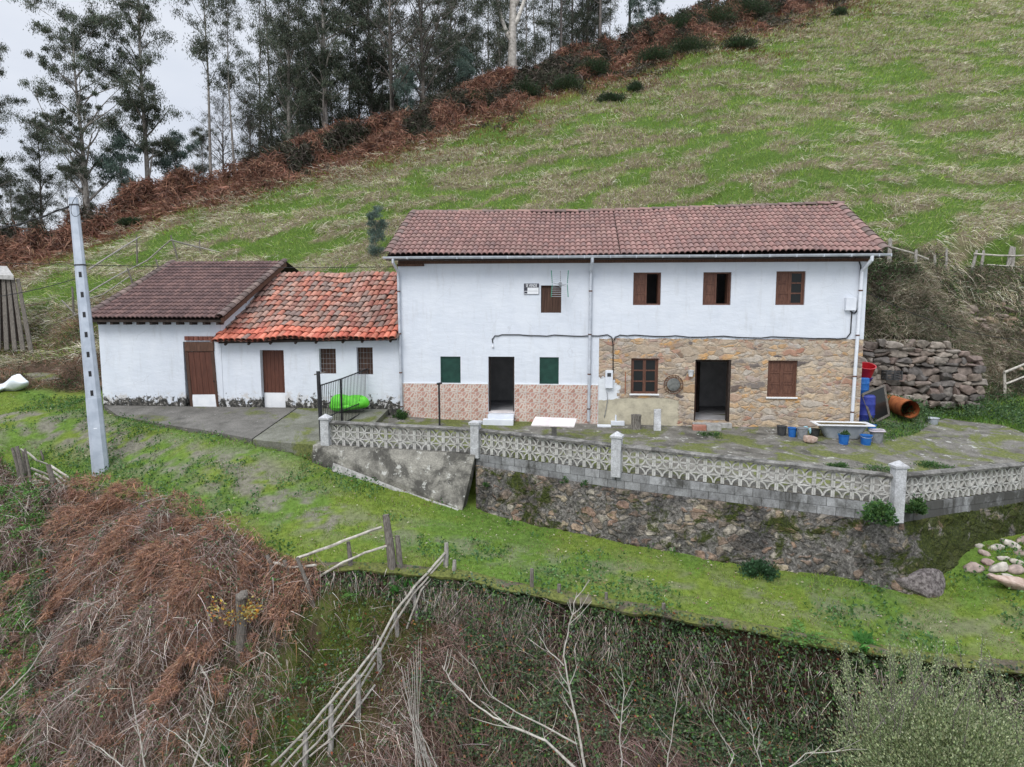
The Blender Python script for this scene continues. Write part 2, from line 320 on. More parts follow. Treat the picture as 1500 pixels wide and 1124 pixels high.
def concrete(name, a=(.17, .165, .15), b=(.33, .32, .30), moss=.55, dark=.6, scale=1.0, lich=.66, bs=.4):
    M = Mt(name, .93, 0, .15); n = noise(M.nt, M.pos, 2.2*scale, 9, .68, .3); c = ramp(M.nt, n, [(.32, a), (.68, b)])
    f = noise(M.nt, M.pos, 26, 7, .75); c = mix(M.nt, 1, c, ramp(M.nt, f, [(.3, (.55,)*3), (.7, (1.3,)*3)]), 'MULTIPLY')
    d = noise(M.nt, M.pos, 1.0*scale, 7, .7, .4); c = mix(M.nt, rng_(M.nt, d, dark, dark+.08, 0, .8), c, (.05, .048, .043))
    l = noise(M.nt, M.pos, 4.0, 8, .7, .2); c = mix(M.nt, rng_(M.nt, l, lich, lich+.03, 0, .7), c, (.50, .50, .46))
    g = noise(M.nt, M.pos, .9*scale, 8, .7, .5); gc = ramp(M.nt, noise(M.nt, M.pos, 17, 6), [(.3, (.04, .055, .012)), (.7, (.17, .19, .045))])
    c = mix(M.nt, rng_(M.nt, g, moss, moss+.07, 0, .85), c, gc); M.col(c); M.bump(mth(M.nt, 'ADD', f, n), bs, .02); return M.m

def dado_tiles():
    M = Mt('crazed_tile', .55, 0, .4); sc = M.nt.nodes.new('ShaderNodeVectorMath'); sc.operation = 'MODULO'; sc.inputs[1].default_value = (.46, 100, .335)
    add = M.nt.nodes.new('ShaderNodeVectorMath'); add.operation = 'ADD'; add.inputs[1].default_value = (10, 50, 10.13); M.nt.links.new(M.pos, add.inputs[0]); M.nt.links.new(add.outputs[0], sc.inputs[0])
    mp = M.nt.nodes.new('ShaderNodeMapping'); mp.inputs['Scale'].default_value = (1, 0, 1); M.nt.links.new(sc.outputs[0], mp.inputs[0])
    ed = voro(M, mp.outputs[0], 7.0, 'DISTANCE_TO_EDGE', 1); vo = voro(M, mp.outputs[0], 7.0, 'F1', 1); s = M.nt.nodes.new('ShaderNodeSeparateColor'); M.nt.links.new(vo.outputs['Color'], s.inputs[0])
    c = ramp(M.nt, s.outputs[0], [(0, (.40, .21, .16)), (.5, (.50, .29, .23)), (1, (.44, .27, .24))]); c = mix(M.nt, rng_(M.nt, ed.outputs['Distance'], .075, .10, 1, 0), c, (.56, .50, .44))
    sp = M.nt.nodes.new('ShaderNodeSeparateXYZ'); M.nt.links.new(sc.outputs[0], sp.inputs[0]); g = mth(M.nt, 'LESS_THAN', mth(M.nt, 'MINIMUM', sp.outputs[0], sp.outputs[2]), .009)
    c = mix(M.nt, g, c, (.40, .40, .38)); c = mix(M.nt, 1, c, ramp(M.nt, noise(M.nt, M.pos, 2, 5), [(.3, (.85,)*3), (.7, (1.1,)*3)]), 'MULTIPLY'); M.col(c); return M.m

def blocks_mat():
    M = Mt('concrete_block', .93, 0, .15); n = noise(M.nt, M.pos, 3, 8, .7); c = ramp(M.nt, n, [(.3, (.17, .168, .165)), (.7, (.36, .365, .365))])
    f = noise(M.nt, M.pos, 40, 6, .75); c = mix(M.nt, 1, c, ramp(M.nt, f, [(.3, (.7,)*3), (.7, (1.2,)*3)]), 'MULTIPLY')
    a = M.nt.nodes.new('ShaderNodeVertexColor'); a.layer_name = 'Col'; c = mix(M.nt, 1, c, a.outputs[0], 'MULTIPLY')
    d = noise(M.nt, M.pos, 1.6, 8, .72, .3, (1, 1, .6)); c = mix(M.nt, rng_(M.nt, mth(M.nt, 'ADD', d, rng_(M.nt, M.x, 12.8, 13.6, 0, .15)), .50, .64, 0, .85), c, (.05, .048, .042)); M.col(c); M.bump(f, .4, .01); return M.m
def wood(name, a, b, s=(14, 14, 1.2), rough=.85, scale=3, bs=.5):
    return simple(name, a, b, scale, rough, 0, bs, s, .35, .65, .01)

mWhite = white_wall('whitewash'); mWhiteA = white_wall('whitewash_annex', .62, 1.0)
mStone = stone_house(); mRet = retaining_stone('retaining_rubble', 12.8); mDado = dado_tiles(); mBlock = blocks_mat()
mTerr = concrete('terrace_concrete', (.085, .078, .066), (.22, .21, .185), .49, .56, .9, .60)
mApron = concrete('apron_concrete', (.09, .086, .076), (.20, .19, .172), .58, .64, .6, .66)
mWing = concrete('board_marked_concrete', (.09, .085, .075), (.34, .325, .28), .70, .50, .9, .60, .6)
mCope = concrete('coping_concrete', (.08, .078, .072), (.26, .25, .23), .66, .52, 2, .64)
mPostC = concrete('post_concrete', (.34, .34, .34), (.52, .53, .54), .74, .70, 2, .7, .2)
mLatt = concrete('lattice_concrete', (.34, .33, .30), (.56, .55, .52), .72, .64, 1.5, .7, .2)
mBrownDoor = wood('brown_paint', (.075, .028, .018), (.12, .045, .028), (10, 10, .8), .6)
mBrownWood = wood('brown_wood', (.06, .032, .022), (.14, .075, .05))
mFrame = wood('window_brown', (.085, .038, .026), (.15, .07, .045), (8, 8, 2), .55)
mPlank = wood('plank_brown', (.045, .025, .018), (.10, .055, .038), (20, 20, .6), .8)
mGreen = simple('green_paint', (.008, .038, .028), (.014, .058, .042), 5, .5, 0, .1)
mDarkWood = simple('dark_wood', (.02, .014, .011), (.05, .035, .028), 6)
mGreyWood = wood('weathered_wood', (.16, .145, .125), (.36, .34, .31), (8, 8, 1.5), .95, 5)
mGreyDark = wood('old_post_wood', (.07, .06, .05), (.20, .18, .155), (10, 10, 1.2), .95, 5)
mBleach = simple('bleached_wood', (.26, .24, .205), (.48, .45, .39), 9, .95, 0, .4)
mMetalW = simple('zinc', (.42, .45, .49), (.60, .63, .67), 4, .45, .35, .05)
mPipeW = simple('white_pipe', (.60, .63, .68), (.72, .75, .79), 3, .5, 0, .05)
mPole = simple('galvanised_steel', (.33, .37, .42), (.45, .49, .54), 2.5, .5, .3, .08)
mBlack = simple('black_paint', (.010, .010, .011), (.025, .025, .027), 9, .5, 0, .1)
mCable = simple('black_cable', (.015, .015, .016), (.03, .03, .03), 9, .6)
mVoid = simple('interior_plaster', (.38, .38, .38), (.55, .55, .55), 2, .95)
mIntFloor = simple('interior_floor', (.30, .30, .31), (.48, .48, .50), 2, .8)
mMarble = simple('pale_marble', (.62, .56, .54), (.78, .74, .73), 4, .4, 0, .05)
mConcPlain = simple('old_concrete', (.24, .235, .22), (.42, .41, .39), 8, .93, 0, .4)
mBlue = simple('blue_plastic', (.015, .10, .36), (.03, .16, .46), 5, .4, 0, .05)
mBlueD = simple('dark_blue_plastic', (.02, .03, .20), (.04, .06, .30), 5, .4, 0, .05)
mRed = simple('red_plastic', (.38, .012, .02), (.5, .02, .03), 5, .4, 0, .05)
mLime = simple('lime_plastic', (.10, .52, .03), (.16, .68, .05), 7, .5, 0, .5, None, .35, .65, .03)
mGreyPl = simple('grey_plastic', (.16, .17, .18), (.30, .31, .32), 6, .6, 0, .1)
mDarkPl = simple('dark_plastic', (.03, .032, .035), (.07, .07, .07), 6, .6, 0, .1)
mEnamel = simple('white_enamel', (.62, .64, .66), (.78, .79, .80), 4, .3, 0, .05)
mTubOut = simple('grey_enamel', (.28, .31, .34), (.42, .45, .48), 4, .6, 0, .1)
mRust = simple('rust', (.22, .06, .02), (.42, .14, .045), 5, .9, 0, .4)
mRustD = simple('dark_rust', (.06, .03, .022), (.16, .07, .04), 7, .9, 0, .4)
mRock = simple('pink_rock', (.28, .19, .15), (.48, .38, .32), 6, .9, 0, .6, None, .35, .65, .03)
mRockG = simple('grey_rock', (.075, .062, .06), (.27, .24, .23), 14, .95, 0, .9, None, .38, .62, .04)
mPaper = simple('sign_white', (.70, .72, .74), (.80, .81, .82), 4, .5, 0, .02)
mInk = simple('sign_ink', (.035, .035, .05), (.06, .06, .075), 4, .5, 0, .02)
mWrap = simple('white_wrap', (.60, .65, .70), (.78, .80, .82), 3, .35, 0, .3, None, .35, .65, .03)
mAntG = simple('antenna_green', (.01, .16, .10), (.02, .22, .14), 5, .5)
mTileDark = vcol('roof_tile', .85, 0, .25, 5, .25); mLeaf = vcol('foliage', .6, .25, .3); mDry = vcol('dry_plants', .9, .1, .1); mBark = vcol('bark', .9, 0, .15, 4, .45)
mStoneV = vcol('field_stone', .93, 0, .2, 7, .5)
M_ = Mt('old_glass', .25, 0, .25); M_.col((.014, .016, .016)); mGlass = M_.m
# ------------------------------------------------------------------ terrain
def tps(pts):
    P = np.array(pts, float); n = len(P)
    def k(r2): return np.where(r2 > 1e-9, .5*r2*np.log(np.maximum(r2, 1e-9)), 0)
    A = np.zeros((n+3, n+3)); d2 = ((P[:, None, :2]-P[None, :, :2])**2).sum(-1); A[:n, :n] = k(d2)+np.eye(n)*.02
    A[:n, n] = 1; A[:n, n+1:] = P[:, :2]; A[n, :n] = 1; A[n+1:, :n] = P[:, :2].T; b = np.zeros(n+3); b[:n] = P[:, 2]; wv = np.linalg.solve(A, b)
    def f(x, y):
        x = np.asarray(x, float); y = np.asarray(y, float); r = np.full(x.shape, wv[n])+wv[n+1]*x+wv[n+2]*y
        for i in range(n): r = r+wv[i]*k((x-P[i, 0])**2+(y-P[i, 1])**2)
        return r
    return f
U0 = tps([(-14.7, .1, -.5), (-10.4, -3.3, -.9), (-7.6, -4.7, -.95), (-4.6, -6.1, -1.1), (-1.1, -7.8, -1.4), (-.15, -8.5, -1.5), (2.1, -8.5, -1.5), (3.5, -8.5, -1.6), (5, -9, -1.7), (7.3, -9.2, -1.9), (9.9, -9.4, -2.2), (11.6, -9.5, -2.4), (14.2, -9.7, -2.5),
    (-1.6, -4.0, -.24), (-.9, -4.1, -.36), (.94, -4.5, -.83), (2.8, -5, -1.27), (3.3, -4.7, -1.42), (4.4, -5.1, -1.55), (7.2, -6.2, -1.7), (9.9, -6.9, -1.97), (12.1, -7.3, -2.05), (13.4, -7.4, -2.23), (14.6, -6.7, -1.97), (15.4, -6.3, -1.67), (17.3, -4.7, -1.6), (17.5, -7.5, -2.0), (22, -6, -1.8),
    (-7.9, -4, -.7), (-10.2, -.6, .6), (-13.7, -.9, .4), (-12.3, -2.6, -.3), (-8.6, -2.9, -.2), (-5.2, -3.1, .18), (-3.6, -3.4, .12), (-4.1, -5.2, -.5), (-1.8, -6.2, -.9), (.1, -6.6, -1.1), (-10.5, .3, .66), (-6, -.2, .62), (-3, -.2, .6), (-1, -2, .35), (-6, -1.5, .48),
    (-10.8, 3, .8), (-17, 3.6, .6), (-17, 6.7, 1), (-25, 4, .7), (-25, -4, -.8), (24, -10.5, -2.9), (30, -9, -2.7), (35, -4, -2), (-3, 4, .6), (3, -1, .2), (8, -1, .1)])
TER = tps([(0, 0, .42), (1.15, 0, .34), (3.4, 0, .30), (6.6, 0, .24), (10, 0, .20), (15, 0, .16), (-1.2, -3.9, .17), (3.1, -4.2, .07), (6.9, -5.8, .01), (13, -7, -.33), (17.2, -4.3, -.45), (19.4, 3.2, .20), (18.8, 0, 0), (20.5, .8, .1), (16.8, 2.6, .50), (22.6, 4.2, .95), (23, 6.5, 1.5), (16.2, .4, .15), (-3, 0, .6), (25, -2, -.3)])
WALL = [at(458, 650, 19.35), at(478, 652, 19.3), at(697, 664, 18.75), at(903, 691, 16.9), at(1313, 740, 15.2), at(1500, 717, 17.2)]
_d = WALL[5]-WALL[4]; WALL.append(WALL[5]+_d*1.2)
SLB = []
for _px, _py in ((1600, 660), (1500, 634), (1468, 619), (1420, 611), (1385, 613), (1362, 622), (1345, 634), (1318, 642), (1292, 650), (1262, 656)):
    _z = 0.0
    for _ in range(8): _p = atZ(_px, _py, _z); _z = float(TER(np.array(_p[0]), np.array(_p[1])))
    SLB.append((_p[0], _p[1]))
TSLAB = [(WALL[0][0], WALL[0][1]+.2)]+[(p[0], p[1]+.3) for p in WALL[1:5]]+[(WALL[5][0], WALL[5][1]+.3), (WALL[6][0], WALL[6][1]+.3)]+SLB+[(15.1, 0), (-.3, 0)]
TPOLY = [(WALL[0][0]-.1, WALL[0][1])]+[(p[0]-.02, p[1]+.30) for p in WALL[1:]]+[(30, 5), (30, 20), (15.5, 20), (15.5, 3), (-.2, 3), (-.6, 0)]
def inpoly(x, y, poly):
    c = np.zeros(np.shape(x), bool); n = len(poly)
    for i in range(n):
        x1, y1 = poly[i]; x2, y2 = poly[(i+1) % n]
        if y1 == y2: continue
        c ^= ((y1 > y) != (y2 > y)) & (x < (x2-x1)*(y-y1)/(y2-y1)+x1)
    return c
EDGE = [(-34, 1.5), (-20, -.2), (-16, -1.3), (-13, -2.5), (-10.6, -3.8), (-7.8, -5.0), (-4.6, -6.3), (-1.1, -7.9), (-.1, -8.55), (2.1, -8.5), (3.5, -8.5), (5, -9), (7.3, -9.2), (9.9, -9.45), (11.6, -9.55), (14.2, -9.75), (20, -10.4), (34, -11.5)]
def edge_s(x, y):
    """signed distance past the lip of the lane (positive on the downhill, camera side) and the nearest point on the lip"""
    best = np.full(np.shape(x), 1e9); sx = np.zeros_like(best); nx = np.zeros_like(best); ny = np.zeros_like(best)
    for (x1, y1), (x2, y2) in zip(EDGE[:-1], EDGE[1:]):
        dx, dy = x2-x1, y2-y1; t = np.clip(((x-x1)*dx+(y-y1)*dy)/(dx*dx+dy*dy), 0, 1); px = x1+dx*t; py = y1+dy*t
        d = np.hypot(x-px, y-py); s = np.where((dx*(y-y1)-dy*(x-x1)) < 0, 1, -1); m = d < best
        best = np.where(m, d, best); sx = np.where(m, s, sx); nx = np.where(m, px, nx); ny = np.where(m, py, ny)
    return best*sx, nx, ny
def hillZ(x, y):
    base = 5.6+.60*(y-7)+.108*(np.minimum(x, 18)-18)
    R = CRESTY(x); over = np.maximum(y-R, 0)
    return base-over*.70+ .55*(fbm(x*.11, y*.11, 5, 3)-.5)*np.minimum(np.maximum(y-8, 0)*.3, 2.2)
_cr = []
for _px, _py in ((-250, 395), (0, 358), (100, 335), (200, 300), (300, 268), (400, 240), (500, 205), (600, 180), (700, 140), (760, 118), (830, 90), (900, 62), (960, 40), (1060, 12), (1180, -22), (1330, -70)):
    r = ray(_px, _py); t = 5.0
    while t < 200:
        p = CAM+r*t
        if p[2] < 5.6+.60*(p[1]-7)+.108*(min(p[0], 18)-18): break
        t += .1
    _cr.append((p[0], p[1]))
_cr.sort(); _cx = np.array([c[0] for c in _cr]); _cy = np.array([c[1] for c in _cr])
def CRESTY(x): return np.interp(x, _cx, _cy)
def H(x, y, fine=True):
    x = np.asarray(x, float); y = np.asarray(y, float)
    s, nx, ny = edge_s(x, y); xe = np.where(s > 0, nx, x); ye = np.where(s > 0, ny, y)
    u = U0(np.clip(xe, -30, 30), np.clip(ye, -12, 9)); sp = np.maximum(s, 0)
    V = .15+.75*sstep(.5, 4.5, x)+.35*sstep(6, 8, x); kk = .95-.25*sstep(4, 9, x)
    drop = V*sstep(0, .28, sp)+kk*sp+ .35*(fbm(x*.5, y*.5, 9, 3)-.5)*np.minimum(sp, 2)
    drop = drop-.75*np.exp(-((sp-1.3)/1.1)**2)*sstep(-.8, -2.4, x)*sstep(-14, -11, x)
    drop = drop+.8*np.exp(-((x-(1.0-.45*sp))/1.1)**2)*sstep(.2, 1.2, sp)
    drop = drop+.45*np.exp(-((sp-.55)/.45)**2)*sstep(6, 9, x)*sstep(0, .2, sp)
    u = u-np.where(s > 0, drop, 0)
    ins = inpoly(x, y, TPOLY); u = np.where(ins, TER(np.clip(x, -3, 24), np.clip(y, -8, 6))-.03-np.where(inpoly(x, y, TSLAB), .15, 0), u)
    u = np.where((x > -10.9) & (x < -.3) & (y > np.interp(x, [-10.9, -9.4, -5.6, -3.6, -1.3, -.3], [-.1, -1.1, -2.65, -3.45, -4.05, -3.8])) & (y < .5), u-.28, u)
    u = np.where((x > -10.55) & (x < 14.9) & (y > .25) & (y < 6.0), np.minimum(u, -.45), u)
    foot = np.where(x < -11.2, 5.0, np.where(x < 15.4, 6.3, 3.85+np.clip((x-20.2)*1.2, 0, 2.0))); f0 = np.where(x < -11.2, .9, np.where(x < 15.4, .6, 2.75))
    f0 = f0-np.where(x > 19.6, np.clip((x-19.6)*1.4, 0, 1.5), 0)
    sl = np.where(x < -11.2, .62, np.where(x < 15.4, 1.5, .98+.65*sstep(20, 21.5, x)))
    bank = f0+(y-foot)*sl+.5*(fbm(x*.6, y*.6, 21, 3)-.5); hill = hillZ(x, y)
    b = np.minimum(bank, hill); up = np.where(y > foot, np.maximum(u, b), u)
    r = np.where(y > foot, up, u)
    if fine: r = r+(.10*(fbm(x*1.3, y*1.3, 3, 3)-.5)*sstep(6, 9, y)+.05*(fbm(x*2.2, y*2.2, 4, 3)-.5))*np.where(ins, .2, 1)+np.where((s < 0) & (y < 8) & ~ins, .06*(fbm(x*.9, y*.9, 8, 2)-.5), 0)
    # grassy terracettes running along the slope
    r = r+np.where(y > foot+2, .30*(fbm(x*.25, (y-.18*x)*.9, 33, 3)-.45)+.34*(fbm(x*.55, (y-.18*x)*1.5, 34, 3)-.45), 0)
    return r
def gz(x, y): return float(H(np.array([x]), np.array([y]))[0])
def hit(px, py, t0=6, t1=150):
    r = ray(px, py); ts = np.concatenate([np.arange(t0, 30, .03), np.arange(30, t1, .15)]); P = CAM+r*ts[:, None]; z = H(P[:, 0], P[:, 1]); m = np.nonzero(P[:, 2] < z)[0]
    return P[m[0]] if len(m) else P[-1]
def axis(lo, a, b, hi, d, g, dm):
    v = list(np.arange(a, b+1e-6, d)); st = d; x = a; L = []
    while x > lo: st = min(st*g, dm); x -= st; L.append(x)
    st = d; x = b; Rr = []
    while x < hi: st = min(st*g, dm); x += st; Rr.append(x)
    return np.array(L[::-1]+v+Rr)
gx = axis(-220, -16, 20, 260, .13, 1.08, 12); gy = axis(-40, -12.5, 8.5, 420, .11, 1.03, 12)
gx = np.array([v for v in gx]); X, Y = np.meshgrid(gx, gy); Z = H(X, Y)
V = np.stack([X, Y, Z], -1).reshape(-1, 3); ny_, nx_ = X.shape; ii = np.arange((ny_-1)*(nx_-1)); r_ = ii//(nx_-1); c_ = ii % (nx_-1); a_ = r_*nx_+c_
Fq = np.stack([a_, a_+1, a_+1+nx_, a_+nx_], 1)
# what grows or lies where (true ground colours, no light baked in)
sE, _, _ = edge_s(X, Y); lane = (sE < 0) & (Y < 6) & (~inpoly(X, Y, TPOLY)) & (Y < 3)
n1 = fbm(X*.8, Y*.8, 50, 4); n2 = fbm(X*3, Y*3, 51, 4); Cg = np.zeros(X.shape+(3,))
green = np.array((.095, .16, .028)); moss = np.array((.125, .17, .028)); dirt = np.array((.14, .12, .09)); soil = np.array((.055, .042, .03)); brown = np.array((.10, .06, .04))
m = sstep(.42, .58, n1)[..., None]; Cg[:] = green*(1-m)+moss*m
track = np.exp(-((Y-np.interp(X, [-16, -10, -4, 0, 6, 14], [-.8, -1.8, -4.9, -6.6, -7.6, -8.6]))/.9)**2)*sstep(.40, .62, n2+.25*(n1-.5))
track = np.clip(track*np.where(X < 0, 1.3, .6), 0, 1); track = np.maximum(track, np.exp(-((X+3.6)/2.3)**2-((Y+4.55-.25*(X+3.6)*-1)/.75)**2)*sstep(.34, .5, n2)*1.1); track = np.clip(track, 0, 1); Cg = Cg*(1-track[..., None]*.9)+np.array((.165, .15, .125))*track[..., None]*.9
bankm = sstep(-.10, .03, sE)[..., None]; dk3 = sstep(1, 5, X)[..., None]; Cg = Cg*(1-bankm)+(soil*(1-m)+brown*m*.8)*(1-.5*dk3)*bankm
gully = (np.exp(-((X+1.3-np.interp(Y, [-14, -11.1, -10.6, -9.8, -9.2, -8.3], [-1.0, .88, 1.72, 1.94, 2.17, 3.02]))/1.4)**2)*sstep(.1, .5, sE)*sstep(.36, .5, n2))[..., None]; Cg = Cg*(1-gully*.8)+np.array((.085, .115, .02))*gully*.8
hl = sstep(5.0, 7.0, Y)[..., None]; hg = np.array((.065, .11, .02)); hs = np.array((.15, .125, .08)); q = sstep(.46, .56, fbm(X*.5, (Y-.18*X)*1.1, 60, 5))[..., None]
Cg = Cg*(1-hl)+(hg*(1-q)+hs*q)*hl
steep = ((Y > 3.8) & (Y < 8.5) & (X > 15.4))[..., None]; Cg = np.where(steep, np.array((.075, .066, .045))*(1-m)+np.array((.13, .12, .085))*m, Cg)
rockz = (sstep(19.5, 21.5, X)*sstep(3.5, 4.2, Y)*sstep(7.2, 6.2, Y))[..., None]*.5*sstep(.4, .6, n2)[..., None]; Cg = Cg*(1-rockz)+np.array((.24, .20, .15))*rockz
leftb = (sstep(-11, -12, X)*sstep(3.5, 5, Y)*sstep(10, 8, Y))[..., None]; Cg = Cg*(1-leftb)+(soil*.5+brown*.5)*leftb
bd = (sstep(1.0, .4, (CRESTY(X)-Y)/np.interp(X, [-40, -15, -5, 5, 20, 40, 60], [6, 8, 10, 14, 18, 18, 8]))*sstep(8, 10, Y))[..., None]*sstep(.35, .5, n1+.15)[..., None]; Cg = Cg*(1-bd)+np.array((.15, .065, .04))*bd
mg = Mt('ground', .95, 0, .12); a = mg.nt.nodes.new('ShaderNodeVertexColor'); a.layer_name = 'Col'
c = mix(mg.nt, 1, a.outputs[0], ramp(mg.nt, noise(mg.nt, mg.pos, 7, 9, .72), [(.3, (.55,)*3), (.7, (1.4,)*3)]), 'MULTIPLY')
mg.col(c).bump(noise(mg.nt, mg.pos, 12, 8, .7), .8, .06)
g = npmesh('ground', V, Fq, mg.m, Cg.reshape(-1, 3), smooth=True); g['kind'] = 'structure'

# crumbling mossy lip that overhangs the cut under the lane
lb, lc = MB(), []; pts_ = []
for (x1, y1), (x2, y2) in zip(EDGE[8:-1], EDGE[9:]):
    k = max(2, int(math.hypot(x2-x1, y2-y1)/.12))
    for i in range(k): pts_.append((x1+(x2-x1)*i/k, y1+(y2-y1)*i/k))
P_ = np.array(pts_); ov = .10+.22*fbm(P_[:, 0]*1.6, P_[:, 0]*0, 41, 3); zt = H(P_[:, 0], P_[:, 1]+.10); th_ = .07+.09*fbm(P_[:, 0]*2.3, P_[:, 0]*0+3, 42, 3)
for (x, y), o_, z, t_ in zip(pts_, ov, zt, th_):
    lb.v += [(x, y+.25, z-.05), (x, y+.08, z+.012), (x, y-o_*.6, z+.002), (x+.02, y-o_, z-.03-t_*.3), (x, y-o_*.9, z-t_), (x, y+.2, z-t_-.06)]
for i in range(len(pts_)-1):
    for j in range(5): a_ = i*6+j; lb.f.append((a_, a_+6, a_+7, a_+1))
lp = lb.build('lane_lip', concrete('lip_earth', (.07, .058, .04), (.15, .13, .10), .42, .6, 1.5, .68, .8), None, smooth=60); lp['kind'] = 'structure'
# distant ridge seen at the far left
far = MB(); N = 40
for i in range(N+1):
    x = -330+i*10; h = 22+10*math.sin(i*.35)+6*math.sin(i*.9+1); far.v += [(x, 300+60*math.sin(i*.1), -60), (x, 300+60*math.sin(i*.1), h*.75), (x, 380, -60)]
for i in range(N): far.f += [(3*i, 3*i+3, 3*i+4, 3*i+1), (3*i+1, 3*i+4, 3*i+5, 3*i+2)]
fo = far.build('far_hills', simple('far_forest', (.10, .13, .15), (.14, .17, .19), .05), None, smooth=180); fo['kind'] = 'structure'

# ------------------------------------------------------------------ terrace and apron slabs
def sheet(name, poly, zf, mat, th=.2, step=.35, kind='structure'):
    xs = np.array([p[0] for p in poly]); ys = np.array([p[1] for p in poly]); bm = bmesh.new()
    top = [bm.verts.new((x, y, float(zf(x, y)))) for x, y in poly]; f = bm.faces.new(top)
    bmesh.ops.triangulate(bm, faces=[f])
    for _ in range(4): bmesh.ops.subdivide_edges(bm, edges=[e for e in bm.edges if e.calc_length() > step*2.0], cuts=1); bmesh.ops.triangulate(bm, faces=bm.faces[:])
    for v in bm.verts: v.co.z = float(zf(v.co.x, v.co.y))
    bm.normal_update()
    for ff in bm.faces:
        if ff.normal.z < 0: ff.normal_flip()
    be = [e for e in bm.edges if e.is_boundary]; r = bmesh.ops.extrude_edge_only(bm, edges=be)
    for v in r['geom']:
        if isinstance(v, bmesh.types.BMVert): v.co.z -= th
    me = bpy.data.meshes.new(name); bm.to_mesh(me); bm.free(); ob = link_mesh(name, me, mat); ob['kind'] = kind; return ob
def terz(x, y): return float(TER(np.array(x, float), np.array(y, float)))+.02*math.sin(x*1.7+y)*.3
tp = [(p[0], p[1]+.08) for p in WALL[1:7]]+[(x+.02, y+.05) for x, y in SLB]+[(15.2, -.05), (0, -.05), (-.4, -.05)]
tp[0] = (WALL[0][0]+.15, WALL[0][1]+.1)
sheet('terrace', tp, terz, mTerr, .5)
def apz(x, y): t = min(max(-y/3.6, 0), 1); return .66*(1-t)+.2*t+(-.33*max(0, (-5.5-x)/5)*t)
sheet('apron', [(-10.6, -.02), (-9.4, -1.0), (-5.6, -2.6), (-3.62, -3.4), (-3.62, -.02)], apz, mApron, .25)
sheet('apron', [(-3.58, -.02), (-3.58, -3.42), (-1.3, -4.0), (-.45, -3.7), (-.42, -.02)], lambda x, y: apz(x, y)-.012, concrete('apron_mossy', (.11, .11, .085), (.22, .22, .185), .50, .7, .7, .7), .45)

# ------------------------------------------------------------------ retaining wall with lattice
rw = thing('retaining_wall', 'rubble retaining wall topped by pale pierced concrete lattice and square posts', 'wall', (6, -6, -2))
basep = [(-.8, -4.13, -.42), None, (3.05, -4.75, -1.5), (7.1, -6.2, -1.8), (13.25, -7.45, -2.3), (17.4, -4.7, -1.7), None]
def wallpt(t):  # t in 0..len-1 along WALL[1..6]
    P = WALL[1:]; i = min(int(t), len(P)-2); f = t-i; return P[i]*(1-f)+P[i+1]*f
def stone_face():
    top = [WALL[2]+np.array((.0, -.02, 0)), WALL[3], WALL[4], WALL[5], WALL[6]]; bot = [(3.2, -4.62, -1.9), (7.1, -6.25, -2.1), (13.3, -7.5, -2.7), (17.4, -4.75, -2.1), (23, 0, -2)]
    dz = [.33, .42, .42, .32, .32]; rows = []; cols = 14; P = []
    for a in range(4):
        k = 60 if a < 3 else 30
        for i in range(k+(a == 3)):
            f = i/k; T = np.array(top[a])*(1-f)+np.array(top[a+1])*f; T[2] -= dz[a]*(1-f)+dz[a+1]*f; B = np.array(bot[a])*(1-f)+np.array(bot[a+1])*f; P.append((T, B))
    b = MB(); R = 26
    for i, (T, B) in enumerate(P):
        for j in range(R+1):
            g_ = j/R; q = T*(1-g_)+B*g_; nn = (fbm(np.array(i*.32), np.array(j*.42), 71, 3)-.5)*.10+(vnoise(np.array(i*.9), np.array(j*.9), 72)-.5)*.05
            q = q+np.array((0.25*nn, -abs(nn)*1.0-nn, 0)); b.v.append(tuple(q))
        b.v.append((T[0], T[1]+.35, T[2]))
    R2 = R+2
    for i in range(len(P)-1):
        for j in range(R): a_ = i*R2+j; b.f.append((a_, a_+1, a_+R2+1, a_+R2))
        b.f.append((i*R2, (i+1)*R2, (i+1)*R2+R+1, i*R2+R+1))
    return b
stone_face().build('stonework', mRet, rw, smooth=180)
# wedge-shaped board-marked concrete wall at the left
wb = MB(); pts = [atY(458, 652, -4.12), WALL[2]+np.array((0, -.14, -.02)), atY(677, 748, -4.98), atY(580, 735, -4.62), atY(480, 700, -4.3), atY(456, 690, -4.12)]
pts = [np.array(p) for p in pts]; back = [p+np.array((.05, .45, 0)) for p in pts]; n = len(pts); wb.v = [tuple(p) for p in pts+back]
wb.f = [tuple(range(n))[::-1], tuple(range(n, 2*n))]+[(i, (i+1) % n, n+(i+1) % n, n+i) for i in range(n)]
wb.build('wing_wall', mWing, rw, bevel=.015)
ft = MB(); ft.add([tuple(atY(488, 678, -4.33)), tuple(atY(600, 722, -4.72)), tuple(atY(672, 746, -5.03)), tuple(atY(668, 752, -5.12)), tuple(atY(596, 733, -4.82)), tuple(atY(486, 690, -4.4))], [(0, 1, 4, 5), (1, 2, 3, 4)]); ft.build('footing_strip', mConcPlain, rw)
